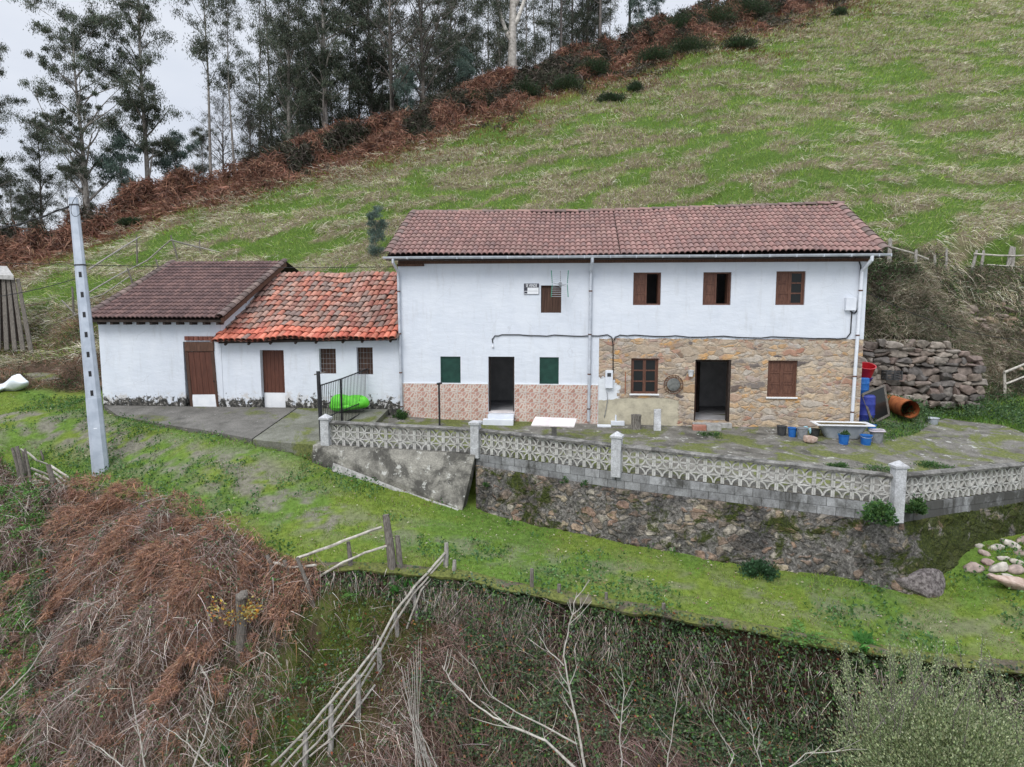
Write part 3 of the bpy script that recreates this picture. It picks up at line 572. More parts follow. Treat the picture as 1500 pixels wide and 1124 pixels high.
def block_run(b, cols, A, B, za, zb, rows, inset):
    A = np.array(A, float); B = np.array(B, float); L = np.linalg.norm((B-A)[:2]); u = (B-A)/L; nn = np.array((u[1], -u[0], 0)); nn /= np.linalg.norm(nn)
    for r in range(rows):
        k = int(L/.4)+2; off = -.2 if r % 2 else 0
        for i in range(k):
            s0 = max(i*.4+off, 0); s1 = min(i*.4+.4+off, L)
            if s1-s0 < .05: continue
            g_ = .006; pr = random.uniform(-.006, .006)
            def P(s, z, d): q = A+u*s+nn*(d+pr); return (q[0], q[1], q[2]+z+(za*(1-s/L)+zb*s/L))
            zt = -r*.2-.004; zb_ = -(r+1)*.2+g_
            base = len(b.v); b.add([P(s0+g_, zb_, .0), P(s1-g_, zb_, .0), P(s1-g_, zt, 0), P(s0+g_, zt, 0), P(s0+g_, zb_, -.2), P(s1-g_, zb_, -.2), P(s1-g_, zt, -.2), P(s0+g_, zt, -.2)], [(0, 1, 2, 3), (4, 7, 6, 5), (0, 4, 5, 1), (3, 2, 6, 7), (0, 3, 7, 4), (1, 5, 6, 2)])
            v = random.uniform(.72, 1.15); cols += [(v, v, v*1.01)]*8
    b.add([tuple(A+nn*-.02+(0, 0, za-.004)), tuple(B+nn*-.02+(0, 0, zb-.004)), tuple(B+nn*-.02+(0, 0, zb-rows*.2)), tuple(A+nn*-.02+(0, 0, za-rows*.2))], [(0, 1, 2, 3)]); cols += [(.45, .44, .42)]*4
segs = [(1, 2, 0), (2, 3, 3), (3, 4, 3), (4, 5, 2), (5, 6, 2)]
for a, b_, rows in segs:
    if rows:
        bb_, cc = MB(), []; block_run(bb_, cc, WALL[a], WALL[b_], -.02, -.02, rows, 0); bb_.build('block_course', mBlock, rw, colors=cc)
def lattice(A, B, h=.6):
    A = np.array(A, float); B = np.array(B, float); L = np.linalg.norm((B-A)[:2]); k = max(1, round((L-.2)/.4)); w_ = (L-.2)/k; u = (B-A)/L; nn = np.array((u[1], -u[0], 0)); nn /= np.linalg.norm(nn); b = MB(); th = .1
    def P(s, z, d): q = A+u*(s+.1)+nn*d; return (q[0], q[1], q[2]+z)
    def bar(s0, z0, s1, z1, wd):
        dx, dz = s1-s0, z1-z0; l = math.hypot(dx, dz); ox, oz = -dz/l*wd/2, dx/l*wd/2
        b.add([P(s0+ox, z0+oz, -.02), P(s1+ox, z1+oz, -.02), P(s1-ox, z1-oz, -.02), P(s0-ox, z0-oz, -.02), P(s0+ox, z0+oz, -.02-th), P(s1+ox, z1+oz, -.02-th), P(s1-ox, z1-oz, -.02-th), P(s0-ox, z0-oz, -.02-th)],
              [(0, 1, 2, 3), (4, 7, 6, 5), (0, 4, 5, 1), (3, 2, 6, 7), (0, 3, 7, 4), (1, 5, 6, 2)])
    for c in range(k):
        for r in range(3):
            x0 = c*w_; z0 = r*.2; bar(x0+.022, z0, x0+.022, z0+.2, .04); bar(x0+w_-.022, z0, x0+w_-.022, z0+.2, .04)
            if r: bar(x0, z0+.002, x0+w_, z0+.002, .03)
            for sd in (0, 1):
                cz = z0 if r % 2 == 0 else z0+.2; sg = 1 if r % 2 == 0 else -1; pr = None
                for q in range(6):
                    an = math.radians(q*18); X_ = math.cos(an)*(w_/2-.01); Z_ = math.sin(an)*.19; p = (x0+(X_ if sd == 0 else w_-X_), cz+sg*Z_)
                    if pr: bar(pr[0], pr[1], p[0], p[1], .032)
                    pr = p
    return b
def coping(A, B, z=.6, ext=0):
    A = np.array(A, float); B = np.array(B, float); L = np.linalg.norm(B-A); k = max(2, int(L/.5)); b = MB(); u = (B-A)/L; nn = np.array((u[1], -u[0], 0)); nn /= np.linalg.norm(nn)
    prof = [(.05, 0), (.06, .05), (.0, .085), (-.14, .085), (-.2, .05), (-.19, 0)]; m_ = len(prof)
    for i in range(k+1):
        q = A+u*(L*i/k)
        for d, zz in prof:
            t = q+nn*(d-.0)+np.array((0, 0, z+zz+random.uniform(-.006, .006))); b.v.append(tuple(t))
    for i in range(k):
        for j in range(m_): a_ = i*m_+j; c_2 = i*m_+(j+1) % m_; b.f.append((a_, c_2, c_2+m_, a_+m_))
    b.f += [tuple(range(m_))[::-1], tuple(k*m_+j for j in range(m_))]; return b
for a, b_, rows in segs:
    A, B = WALL[a].copy(), WALL[b_].copy(); u = (B-A)/np.linalg.norm(B-A)
    lattice(A, B).build('lattice_panel', mLatt, rw); coping(A+u*.08, B-u*.08).build('coping', mCope, rw, smooth=40)
for i, (hh, drop_) in ((1, (.74, .05)), (2, (.80, .12)), (3, (.86, .12)), (4, (.86, .38))):
    p = WALL[i]; b = MB(); an = math.atan2((WALL[i+1]-WALL[i-1])[1], (WALL[i+1]-WALL[i-1])[0]) if i > 1 else math.atan2((WALL[2]-WALL[1])[1], (WALL[2]-WALL[1])[0])
    b.box((p[0], p[1], p[2]+(hh-drop_)/2), (.24, .24, hh+drop_), an); b.build('post', mPostC, rw, bevel=.008)
    c = MB(); Mr = Matrix.Rotation(an+math.pi/4, 3, 'Z'); s2 = 1.414
    c.lathe((p[0], p[1], p[2]+hh), [(.15*s2, 0), (.15*s2, .05), (.13*s2, .06), (.015, .15)] if i != 2 else [(.15*s2, 0), (.155*s2, .06), (.13*s2, .09), (.09, .10)], 4, M=Mr); c.build('post_cap', mPostC, rw)

# ------------------------------------------------------------------ roofs
def tiles(b, cols, x0, x1, y0, z0, y1, z1, nw, nr, pal, amp=.045, barrel=False, jit=.0, sag=None, lowpal=None, seed=1, shear=0):
    rr = random.Random(seed); wv = (x1-x0)/nw; S = 7; dy = (y1-y0)/nr; dzz = (z1-z0)/nr; L = math.hypot(y1-y0, z1-z0); ny, nz_ = -(z1-z0)/L, (y1-y0)/L
    for i in range(nw):
        cj = rr.uniform(-1, 1)*jit*.6
        for j in range(nr):
            base = len(b.v); jx = rr.uniform(-1, 1)*jit+cj; jy = rr.uniform(-1, 1)*jit*1.6; jl = rr.uniform(-.3, 1)*jit*.6; tw = rr.uniform(-1, 1)*jit*.5
            p_ = lowpal if (lowpal and j < 2 and rr.random() < .93) else pal
            c = rr.choice(p_); k = rr.uniform(.8, 1.18) if barrel else rr.uniform(.93, 1.07)*(.86+.28*float(fbm(np.array(i*.11), np.array(j*.25), 300, 3))); c = tuple(q*k for q in c)
            for e, t in ((0, -.04), (1, 1.06)):
                y = y0+dy*(j+t)+jy; z = z0+dzz*(j+t); lift = .036*(1-e)+jl+(.01 if not barrel else .012)
                for s in range(S+1):
                    u = s/S
                    if barrel: ang = math.pi*(u); wd = (.56 if e == 0 else .46); xx = (i+.5)*wv-math.cos(ang)*wv*wd+jx+tw*(e-.5); h = math.sin(ang)*amp*(1.0 if e == 0 else .85)+(.012 if 0 < s < S else -.03)
                    else: xx = (i+u)*wv; h = amp*(max(0, math.sin(math.pi*u*1.0))**.75)*1.0 if .0 < u < 1 else 0
                    sg = sag(x0+xx, (j+t)/nr) if sag else 0
                    hh = h+lift; b.v.append((x0+xx+shear*(j+t)/nr, y+ny*hh, z+nz_*hh+sg)); cols.append(c)
            for s in range(S): b.f.append((base+s, base+s+1, base+S+1+s+1, base+S+1+s))
            bl = len(b.v)
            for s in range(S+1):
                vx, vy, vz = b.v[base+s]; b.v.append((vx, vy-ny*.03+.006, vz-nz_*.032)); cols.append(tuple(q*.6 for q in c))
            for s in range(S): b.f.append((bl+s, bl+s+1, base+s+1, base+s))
    return b
def half_tiles(name, path0, path1, n, r, pal, parent, up=(0, 0, 1), side=1.0, seed=3):
    b, cols = MB(), []; rr = random.Random(seed); A = Vector(path0); B = Vector(path1); d = (B-A).normalized(); sx = d.cross(Vector(up)).normalized(); u = sx.cross(d); st = (B-A)/n; S = 6
    for i in range(n):
        c = rr.choice(pal); k = rr.uniform(.8, 1.15); c = tuple(q*k for q in c); base = len(b.v)
        for e, t in ((0, 0), (1, 1.1)):
            p = A+st*(i+t)+u*(.03*(1-e))+sx*rr.uniform(-.006, .006)
            for s in range(S+1):
                a_ = math.pi*s/S; q = p+sx*math.cos(a_)*r*(1.08-.12*e)*side+u*(math.sin(a_)*r*.75-.02); b.v.append(tuple(q)); cols.append(c)
        for s in range(S): b.f.append((base+s, base+S+1+s, base+S+2+s, base+s+1))
        bl = len(b.v)
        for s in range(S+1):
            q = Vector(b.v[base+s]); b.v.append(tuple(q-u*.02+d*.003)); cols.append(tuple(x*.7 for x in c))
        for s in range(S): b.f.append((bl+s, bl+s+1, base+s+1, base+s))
    return b.build(name, mTileDark, parent, smooth=40, colors=cols)
PAL_MAIN = [(.245, .145, .128), (.26, .15, .132), (.225, .135, .12), (.27, .162, .142), (.24, .15, .13), (.205, .13, .118)]
PAL_BR = [(.115, .07, .065), (.135, .082, .075), (.10, .062, .058), (.15, .09, .08)]
PAL_RED = [(.33, .14, .10), (.38, .18, .13), (.27, .14, .11), (.24, .16, .13), (.40, .16, .11), (.30, .19, .15), (.20, .14, .12), (.34, .19, .15), (.31, .13, .10), (.26, .19, .16), (.36, .20, .15)]
PAL_LOW = [(.47, .14, .09), (.52, .17, .11), (.43, .12, .08), (.49, .20, .14)]

def holes_wall(name, mat, parent, x0, x1, z0, z1, holes, y=0.0, th=.42, zf=None, revmat=None):
    xs = sorted({x0, x1}|{h[0] for h in holes if x0 < h[0] < x1}|{h[1] for h in holes if x0 < h[1] < x1}); zs = sorted({z0, z1}|{h[2] for h in holes if z0 < h[2] < z1}|{h[3] for h in holes if z0 < h[3] < z1})
    b = MB()
    def inh(xc, zc): return any(h[0] < xc < h[1] and h[2] < zc < h[3] for h in holes)
    for i in range(len(xs)-1):
        for j in range(len(zs)-1):
            if inh((xs[i]+xs[i+1])/2, (zs[j]+zs[j+1])/2): continue
            a, c, d, e = xs[i], xs[i+1], zs[j], zs[j+1]
            b.add([(a, y, d), (c, y, d), (c, y, e), (a, y, e)], [(0, 1, 2, 3)]); b.add([(a, y+th, d), (c, y+th, d), (c, y+th, e), (a, y+th, e)], [(3, 2, 1, 0)])
    for h in holes:
        a, c, d, e = max(h[0], x0), min(h[1], x1), max(h[2], z0), min(h[3], z1)
        if c <= a or e <= d: continue
        if h[0] >= x0: b.add([(a, y, d), (a, y+th, d), (a, y+th, e), (a, y, e)], [(0, 1, 2, 3)])
        if h[1] <= x1: b.add([(c, y, d), (c, y, e), (c, y+th, e), (c, y+th, d)], [(0, 1, 2, 3)])
        if h[2] >= z0: b.add([(a, y, d), (c, y, d), (c, y+th, d), (a, y+th, d)], [(0, 1, 2, 3)])
        if h[3] <= z1: b.add([(a, y, e), (a, y+th, e), (c, y+th, e), (c, y, e)], [(0, 1, 2, 3)])
    return b.build(name, mat, parent)
def H2(px0, py0, px1, py1, Y=0.0):
    a = atY(px0, py0, Y); b = atY(px1, py1, Y); return (a[0], b[0], b[2], a[2])

# ---- main farmhouse
W = 14.97; EZ = 5.70; RY, RZ = 3.4, 7.62
fh = thing('farmhouse', 'long white two storey farmhouse with red brown tiled roof and bare stone lower right', 'house', (7.5, 3.2, .2))
hW = [(7.72, 8.60, 4.15, 5.19), (9.93, 10.81, 4.15, 5.19), (12.2, 13.1, 4.15, 5.21)]; hV = H2(792.4, 418.3, 822, 458.4)
hG1 = H2(645, 522.4, 674.8, 561.3); hG2 = H2(790.4, 523.4, 818.3, 563.6); hD1 = (3.0, 3.87, .55, 2.45); hD2 = (9.76, 10.90, .36, 2.39)
hS1 = (7.70, 8.58, 1.26, 2.42); hS2 = (12.06, 12.98, 1.20, 2.38)
XS = 6.65; ZS = 3.11
holes_wall('white_wall', mWhite, fh, 0, W, ZS, EZ, hW+[hV]); holes_wall('white_wall', mWhite, fh, 0, XS, 1.53, ZS, [hD1, hG1, hG2]); holes_wall('white_wall', mWhite, fh, 0, XS, -.3, 1.53, [hD1])
holes_wall('stone_wall', mStone, fh, XS, W, -.3, ZS, [hD2, hS1, hS2], y=.004)
b = MB(); b.bb(.03, hD1[0]-.01, -.03, -.002, -.2, 1.53); b.bb(hD1[1]+.01, XS-.02, -.03, -.002, -.2, 1.53); b.build('tile_dado', mDado, fh)
b = MB(); b.bb(.02, hD1[0]-.01, -.034, -.002, 1.53, 1.555); b.bb(hD1[1]+.01, XS-.01, -.034, -.002, 1.53, 1.555); b.build('dado_trim', mPaper, fh)
# side, back walls, gables
b = MB(); b.bb(0, .4, .425, 6.3, -.3, EZ); b.bb(W-.4, W, .425, 6.3, ZS, EZ); b.bb(.41, W-.41, 6.0, 6.3, -.3, EZ)
for x0, x1 in ((0.0, .4), (W-.4, W)): b.add([(x0, 0.01, EZ), (x1, 0.01, EZ), (x0, 6.3, EZ), (x1, 6.3, EZ), (x0, RY, RZ-.12), (x1, RY, RZ-.12)], [(0, 2, 4), (1, 5, 3), (0, 4, 5, 1), (2, 3, 5, 4)])
b.build('side_wall', mWhite, fh); b = MB(); b.bb(W-.4, W, .43, 6.3, -.3, ZS); b.build('stone_side_wall', mStone, fh)
# interior: floors, partition, room backs
b = MB(); b.bb(.4, 6.9, .43, 6.0, .3, .56); b.bb(7.1, W-.41, .43, 6.0, .2, .37); b.bb(.4, W-.41, .43, 6.0, 2.8, 2.95); b.build('interior_floor', mIntFloor, fh)
b = MB(); b.bb(6.9, 7.1, .43, 5.99, .3, 2.8); b.bb(9.2, 9.3, .43, 5.99, 2.95, 5.6); b.bb(.41, 6.89, 3.2, 3.3, .56, 2.8); b.bb(7.11, W-.42, 3.6, 3.7, .37, 2.8); b.bb(11.6, 11.7, .43, 5.99, 2.95, 5.6); b.bb(.4, 9.2, 3.4, 3.5, 2.96, 5.6); b.bb(9.3, 11.6, 3.4, 3.5, 2.96, 5.6); b.bb(11.7, W-.41, 3.4, 3.5, 2.96, 5.6); b.build('interior_wall', mVoid, fh)
b = MB(); b.tube([(10.25, 2.1, .37), (10.25, 2.1, 2.8)], .07, 8); b.bb(7.2, W-.5, 1.9, 2.1, 2.6, 2.79); b.build('interior_beam', mDarkWood, fh)
# roof structure
b = MB(); sl_ = (RZ-EZ)/(RY+.4)
b.add([(-.28, -.46, 5.66), (W+.3, -.46, 5.66), (W+.3, RY, RZ-.02), (-.28, RY, RZ-.02), (-.28, -.46, 5.58), (W+.3, -.46, 5.58), (W+.3, RY, RZ-.12), (-.28, RY, RZ-.12)], [(0, 1, 2, 3), (4, 7, 6, 5), (0, 4, 5, 1), (0, 3, 7, 4), (1, 5, 6, 2)])
b.add([(-.28, 7.0, 5.66), (W+.3, 7.0, 5.66), (W+.3, RY, RZ-.02), (-.28, RY, RZ-.02), (-.28, 7.0, 5.58), (W+.3, 7, 5.58), (W+.3, RY, RZ-.12), (-.28, RY, RZ-.12)], [(3, 2, 1, 0), (5, 6, 7, 4), (1, 5, 4, 0), (4, 7, 3, 0), (2, 6, 5, 1)])
b.build('roof_deck', mDarkWood, fh)
b = MB(); b.bb(.02, W, -.06, -.004, 5.50, 5.60); b.bb(.0, .9, -.14, -.06, 5.42, 5.49); b.build('eaves_beam', mBrownWood, fh)
sagm = lambda x, t: (.035*math.sin(x*.55+1)+.012*math.sin(x*2.1)+.05*max(0, (x-10)/5)**2*t-.05*math.sin(math.pi*min(max(x/9, 0), 1))*t)
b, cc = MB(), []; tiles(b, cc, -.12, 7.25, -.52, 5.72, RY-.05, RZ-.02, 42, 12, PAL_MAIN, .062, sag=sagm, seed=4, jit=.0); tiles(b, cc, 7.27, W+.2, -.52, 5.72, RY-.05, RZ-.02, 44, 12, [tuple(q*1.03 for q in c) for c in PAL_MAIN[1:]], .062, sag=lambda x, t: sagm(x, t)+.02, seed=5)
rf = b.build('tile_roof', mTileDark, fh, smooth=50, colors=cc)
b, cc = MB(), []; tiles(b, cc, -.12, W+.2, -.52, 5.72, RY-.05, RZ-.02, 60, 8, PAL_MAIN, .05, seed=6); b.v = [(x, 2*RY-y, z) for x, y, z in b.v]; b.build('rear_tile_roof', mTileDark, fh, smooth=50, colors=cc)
PAL_R = [(.23, .145, .13), (.19, .13, .115), (.27, .17, .145), (.17, .125, .11)]
half_tiles('ridge_tiles', (-.25, RY, RZ+.02), (6.4, RY, RZ-.03), 15, .13, PAL_R, fh, seed=1); half_tiles('ridge_tiles', (6.4, RY, RZ-.03), (W+.4, RY, RZ+.16), 20, .13, PAL_R, fh, seed=2)
half_tiles('rake_tiles', (-.22, -.55, 5.78), (-.22, RY-.05, RZ+.02), 12, .14, PAL_R, fh, seed=8); half_tiles('rake_tiles', (W+.3, -.55, 5.80), (W+.3, RY-.05, RZ+.10), 12, .15, PAL_R, fh, seed=9)
# gutter and pipes
gb = MB(); xg = -.35; zg = 5.60
while xg < W+.4:
    x2 = min(xg+.81, W+.42); S = 8; base = len(gb.v)
    for x in (xg+.012, x2-.012):
        for s in range(S+1): a_ = math.pi+math.pi*s/S; gb.v.append((x, -.56+.065*math.cos(a_), 5.70+.08*math.sin(a_)+.004*math.sin(x)))
        for s in range(S+1): a_ = 2*math.pi-math.pi*s/S; gb.v.append((x, -.56+.055*math.cos(a_), 5.70+.07*math.sin(a_)+.004*math.sin(x)))
    k = 2*(S+1)
    for s in range(k): gb.f.append((base+s, base+(s+1) % k, base+k+(s+1) % k, base+k+s))
    gb.bb(x2-.016, x2+.012, -.63, -.485, 5.615, 5.703); xg = x2
gb.build('gutter', mMetalW, fh, smooth=40)
def pipe(top, bot, mat, r=.05, elbow=True, parent=fh, brk=(4.6, 3.2, 1.9, .75)):
    t = Vector([float(q) for q in top]); q = Vector([float(z) for z in bot]); b = MB(); pts = [t, t+Vector((0, 0, -.12)), Vector((q.x+(t.x-q.x)*.45, -.09, t.z-.42)), Vector((q.x+(t.x-q.x)*.42, -.085, t.z-.6)), q] if elbow else [t, q]
    b.tube(pts, r, 12); o = b.build('downpipe', mat, parent, smooth=40)
    for z in brk:
        if z < q.z or z > t.z-.6: continue
        f = (z-q.z)/(pts[-2].z-q.z); x = q.x+(pts[-2].x-q.x)*f; c = MB(); c.lathe((x, -.087, z-.02), [(r+.008, 0), (r+.008, .04)], 12); c.bb(x-.02, x+.02, -.04, .01, z-.02, z+.02); c.build('pipe_bracket', mRustD, o)
pipe((-.02, -.56, 5.64), (.06, -.085, .55), mMetalW, .045); pa = atY(867, 380, -.09); pb = atY(862, 615, -.09); pipe((pa[0], -.56, 5.64), (pb[0], -.085, .33), mMetalW, .05)
pipe((W-.12, -.56, 5.64), (atY(1248, 610, -.09)[0], -.085, .42), mPipeW, .055)
# windows: brown casements
def casement(h, leaves_, y=.1, parent=fh, mat=mFrame, name='window'):
    """leaves_: two entries of 'panel' | 'glass' | 'open'"""
    x0, x1, z0, z1 = h; fr = MB(); f = .045
    fr.bb(x0, x0+f, y-.03, y+.06, z0, z1); fr.bb(x1-f, x1, y-.03, y+.06, z0, z1); fr.bb(x0+f, x1-f, y-.03, y+.06, z1-f, z1); fr.bb(x0+f, x1-f, y-.03, y+.06, z0, z0+f)
    w_ = fr.build(name, mat, parent, bevel=.004); xm = (x0+x1)/2
    for k, kind in enumerate(leaves_):
        a, c = (x0+f, xm) if k == 0 else (xm, x1-f); d, e = z0+f, z1-f
        if kind == 'open':
            s = MB(); s.bb(c-.03 if k else a, c if k else a+.03, y+.061, y+.45, d, e); s.build('shutter', mat, w_); continue
        s = MB(); st = .05; yy = y-.012+.004*k; s.bb(a, a+st, yy, yy+.045, d, e); s.bb(c-st, c, yy, yy+.045, d, e)
        nrow = 3; hh = (e-d)/nrow
        for r in range(nrow+1): zc = d+r*hh; lo_ = max(d, zc-.022); hi_ = min(e, zc+.022); s.bb(a+st, c-st, yy+.004, yy+.04, lo_, hi_)
        if kind == 'panel':
            s.bb(a+st, c-st, yy+.02, yy+.032, d, e)
            for r in range(nrow): s.bb(a+st+.035, c-st-.035, yy+.012, yy+.03, d+r*hh+.055, d+(r+1)*hh-.055)
        s.build('shutter' if kind == 'panel' else 'sash', mat, w_, bevel=.003)
        if kind == 'glass':
            gl = MB(); gl.bb(a+st, c-st, yy+.019, yy+.024, d, e); gl.build('pane', mGlass, w_)
    return w_
casement(hW[0], ('panel', 'open')); casement(hW[1], ('panel', 'open')); casement(hW[2], ('panel', 'glass'))
casement(hS1, ('glass', 'glass')); casement(hS2, ('panel', 'panel'))
b = MB(); b.bb(hS1[0]-.04, hS1[1]+.04, -.05, .09, hS1[2]-.05, hS1[2]-.002); b.build('sill', mPaper, fh, bevel=.005); b = MB(); b.bb(hS2[0]-.03, hS2[1]+.03, -.05, .09, hS2[2]-.05, hS2[2]-.002); b.build('sill', mPaper, fh, bevel=.005)
b = MB(); b.tube([(7.52, -.03, 1.25), (7.52, -.03, 1.98)], .012, 6); b.build('rusty_bar', mRust, fh)
for h in (hG1, hG2):
    b = MB(); x0, x1, z0, z1 = h; b.bb(x0, x1, .05, .09, z0, z1); b.bb(x0, x0+.05, .035, .05, z0, z1); b.bb(x1-.05, x1, .035, .05, z0, z1); b.bb(x0+.05, x1-.05, .035, .05, z1-.05, z1); b.bb(x0+.05, x1-.05, .035, .05, z0, z0+.05); s = b.build('green_shutter', mGreen, fh)
    c = MB(); c.bb(x0-.03, x0+.03, .02, .034, (z0+z1)/2-.3, (z0+z1)/2-.27); c.build('hinge', mDarkWood, s)
b = MB(); x0, x1, z0, z1 = hV; nS = 7
for i in range(nS): b.bb(x0+(x1-x0)*i/nS+.004, x0+(x1-x0)*(i+1)/nS-.004, .08, .11+.004*(i % 2), z0, z1-.06)
b.bb(x0, x1, .12, .14, z0, z1); b.build('plank_shutter', mPlank, fh)
# doorways
b = MB(); x0, x1, z0, z1 = hD2; b.bb(x1-.07, x1-.005, .02, .3, z0+.01, z1); b.bb(x0, x1-.07, .15, .25, z1-.07, z1-.001); b.bb(x0+.002, x0+.05, .1, .3, z0+.01, z1-.07); df = b.build('door_frame', mDarkWood, fh)
b = MB(); b.bb(x0+.06, x0+.1, .3, 1.15, z0+.03, z1-.1); b.build('door', mBrownDoor, fh)
b = MB(); b.bb(x0-.05, x1+.05, -.18, .0, -.1, z0-.02); b.build('door_step', mConcPlain, fh, bevel=.01)
x0, x1, z0, z1 = hD1; b = MB(); b.bb(x0+.001, x0+.045, .1, .2, z0+.01, z1); b.bb(x1-.045, x1-.001, .1, .2, z0+.01, z1); b.build('door_frame', mDarkWood, fh)
b = MB(); b.bb(x0, x1, .0, .42, .56, .60); b.build('door_sill', mMarble, fh); b = MB(); b.bb(x0+.01, x1, -.32, -.031, .42, .55); b.bb(x0-.12, x1+.01, -.62, -.33, .2, .43); b.build('door_step', mPipeW, fh, bevel=.008)

# ---- annex, left block with the brown roof, and the low red-roofed range: one building of two halves
ax = thing('annex_barn', 'low white barn with dark brown tiled roof and leaning lintelled door', 'barn', (-8.3, 2.5, .6))
AZ0 = .3; hB1 = (-7.58, -6.50, AZ0, 2.90)
b = holes_wall('barn_wall', mWhiteA, ax, -10.62, -6.22, AZ0, 3.74, [hB1], th=.3)
b = MB(); b.bb(-10.62, -10.3, .305, 5.5, AZ0, 3.74); b.add([(-10.62, .01, 3.74), (-10.3, .01, 3.74), (-10.3, 5, 5.8), (-10.62, 5, 5.8), (-10.62, 5, 3.74), (-10.3, 5, 3.74)], [(0, 1, 2, 3), (0, 3, 4), (1, 5, 2)])
b.add([(-6.45, .01, 3.0), (-6.17, .01, 3.0), (-6.17, .01, 3.55), (-6.45, .01, 3.55), (-6.45, 5, 4.5), (-6.17, 5, 4.5), (-6.17, 5, 5.75), (-6.45, 5, 5.75)], [(0, 1, 2, 3), (1, 5, 6, 2), (3, 2, 6, 7), (0, 3, 7, 4), (4, 7, 6, 5)]); b.bb(-6.45, -6.17, .305, 5, AZ0, 3.0); b.bb(-10.3, -6.45, 5, 5.3, AZ0, 5.6); b.build('gable_wall', mWhite, ax)
b = MB(); b.add([(-10.75, -.4, 3.66), (-5.95, -.4, 3.66), (-5.95, 5, 5.86), (-10.75, 5, 5.86), (-10.75, -.4, 3.58), (-5.95, -.4, 3.58), (-5.95, 5, 5.78), (-10.75, 5, 5.78)], [(0, 1, 2, 3), (4, 7, 6, 5), (0, 4, 5, 1), (1, 5, 6, 2), (0, 3, 7, 4)]); b.build('roof_deck', mDarkWood, ax)
b = MB()
for k in range(10): x = -10.4+k*.47; b = MB(); b.bb(x, x+.09, -.36, -.003, 3.49, 3.58); b.build('rafter_end', mDarkWood, ax)
b = MB(); b.beam((-5.93, -.42, 3.63), (-5.93, 5, 5.84), .05, .16)
for t in (.02, .33, .56, .8): y = -.4+5.4*t; b.bb(-6.16, -5.97, y, y+.12, 3.50+2.2*t, 3.62+2.2*t)
b.build('barge_board', mBrownWood, ax)
b, cc = MB(), []; tiles(b, cc, -10.72, -6.0, -.46, 3.70, 5.0, 5.93, 29, 17, PAL_BR, .05, seed=12, sag=lambda x, t: -.03*math.sin(math.pi*t)); b.build('tile_roof', mTileDark, ax, smooth=50, colors=cc)
half_tiles('rake_tiles', (-10.78, -.5, 3.75), (-10.78, 5, 5.98), 17, .12, [(.15, .11, .10), (.19, .14, .12), (.12, .09, .08)], ax, seed=13); half_tiles('rake_tiles', (-5.98, -.5, 3.77), (-5.98, 5, 6.0), 17, .13, [(.15, .11, .10), (.19, .14, .12), (.12, .09, .08)], ax, seed=14)
b = MB(); b.add([(-10.8, 5, 5.95), (-5.9, 5, 5.95), (-5.9, 8, 5.2), (-10.8, 8, 5.2)], [(0, 1, 2, 3)]); b.build('rear_slope', mDarkWood, ax)
def door_px(pts, y, mat, b=None):  # slanted quad prism in the facade plane
    b = b or MB(); P = [atY(px, py, y) for px, py in pts]; n = len(P); v = [tuple(p) for p in P]+[(p[0], p[1]+.05, p[2]) for p in P]
    b.add(v, [tuple(range(n))[::-1], tuple(range(n, 2*n))]+[(i, (i+1) % n, n+(i+1) % n, n+i) for i in range(n)]); return b
b = MB(); z0_ = 480/1050
def c8(x, y): return (240+x*200/1500, 480+y*140/1050)
dd = door_px([c8(225, 160), c8(545, 160), c8(548, 262), c8(228, 262)], -.05, None); dd.build('lintel', mBrownWood, ax, bevel=.01)
fr = MB(); door_px([c8(228, 262), c8(262, 262), c8(320, 870), c8(290, 870)], -.03, None, fr); door_px([c8(510, 262), c8(548, 262), c8(600, 870), c8(565, 735)], -.03, None, fr); door_px([c8(565, 735), c8(600, 870), c8(578, 868), c8(562, 735)], -.03, None, fr); fr.build('door_frame', mPlank, ax)
dr = MB()
for k in range(4):
    a0, a1 = k/4+.006, (k+1)/4-.006; door_px([c8(262+250*a0, 265), c8(262+250*a1, 265), c8(312+255*a1, 735), c8(312+255*a0, 735)], -.012, None, dr)
dro = dr.build('door', mBrownDoor, ax); b = MB(); p = atY(*c8(548, 590), -.04); b.blob(p, (.02, .02, .03), 2, .05, 1); b.build('handle', mBlack, dro)
door_px([c8(315, 738), c8(572, 735), c8(580, 880), c8(312, 880)], -.02, None).build('kick_panel', mPaper, dro)
bw = MB()
for k in range(8): x = -7.48+k*.17; bw.bb(x, x+.15, -.07, -.003, 2.95, 3.09); 
bw.build('brick_lintel', simple('old_brick', (.12, .04, .03), (.22, .09, .065), 12, .9, 0, .4), ax)
bv = MB(); bv.bb(-7.75, -6.4, .32, .36, AZ0, 3.1); bv.build('door_backing', mVoid, ax)

rr_ = thing('annex_stable', 'low white stable with patchy orange red barrel tile roof between barn and farmhouse', 'stable', (-3, 2.2, .6))
hB2 = H2(377, 513, 418.3, 597); hB2 = (hB2[0]+.08, hB2[1], AZ0, hB2[3]); hA1 = H2(467, 511, 492.5, 548); hA2 = H2(522, 509, 546.5, 549)
holes_wall('stable_wall', mWhiteA, rr_, -6.215, -.005, AZ0, 3.12, [hB2, hA1, hA2], y=.006, th=.3)
b = MB(); b.bb(-6.16, -.02, 4.6, 4.9, AZ0, 5.1); b.build('rear_wall', mWhite, rr_)
b = MB(); b.add([(-6.16, -.28, 2.93), (-.02, -.28, 3.06), (-.02, 4.5, 5.36), (-6.16, 4.5, 5.36), (-6.16, -.28, 2.86), (-.02, -.28, 2.99), (-.02, 4.5, 5.28), (-6.16, 4.5, 5.28)], [(0, 1, 2, 3), (4, 7, 6, 5), (0, 4, 5, 1)]); b.build('roof_deck', mDarkWood, rr_)
b = MB()
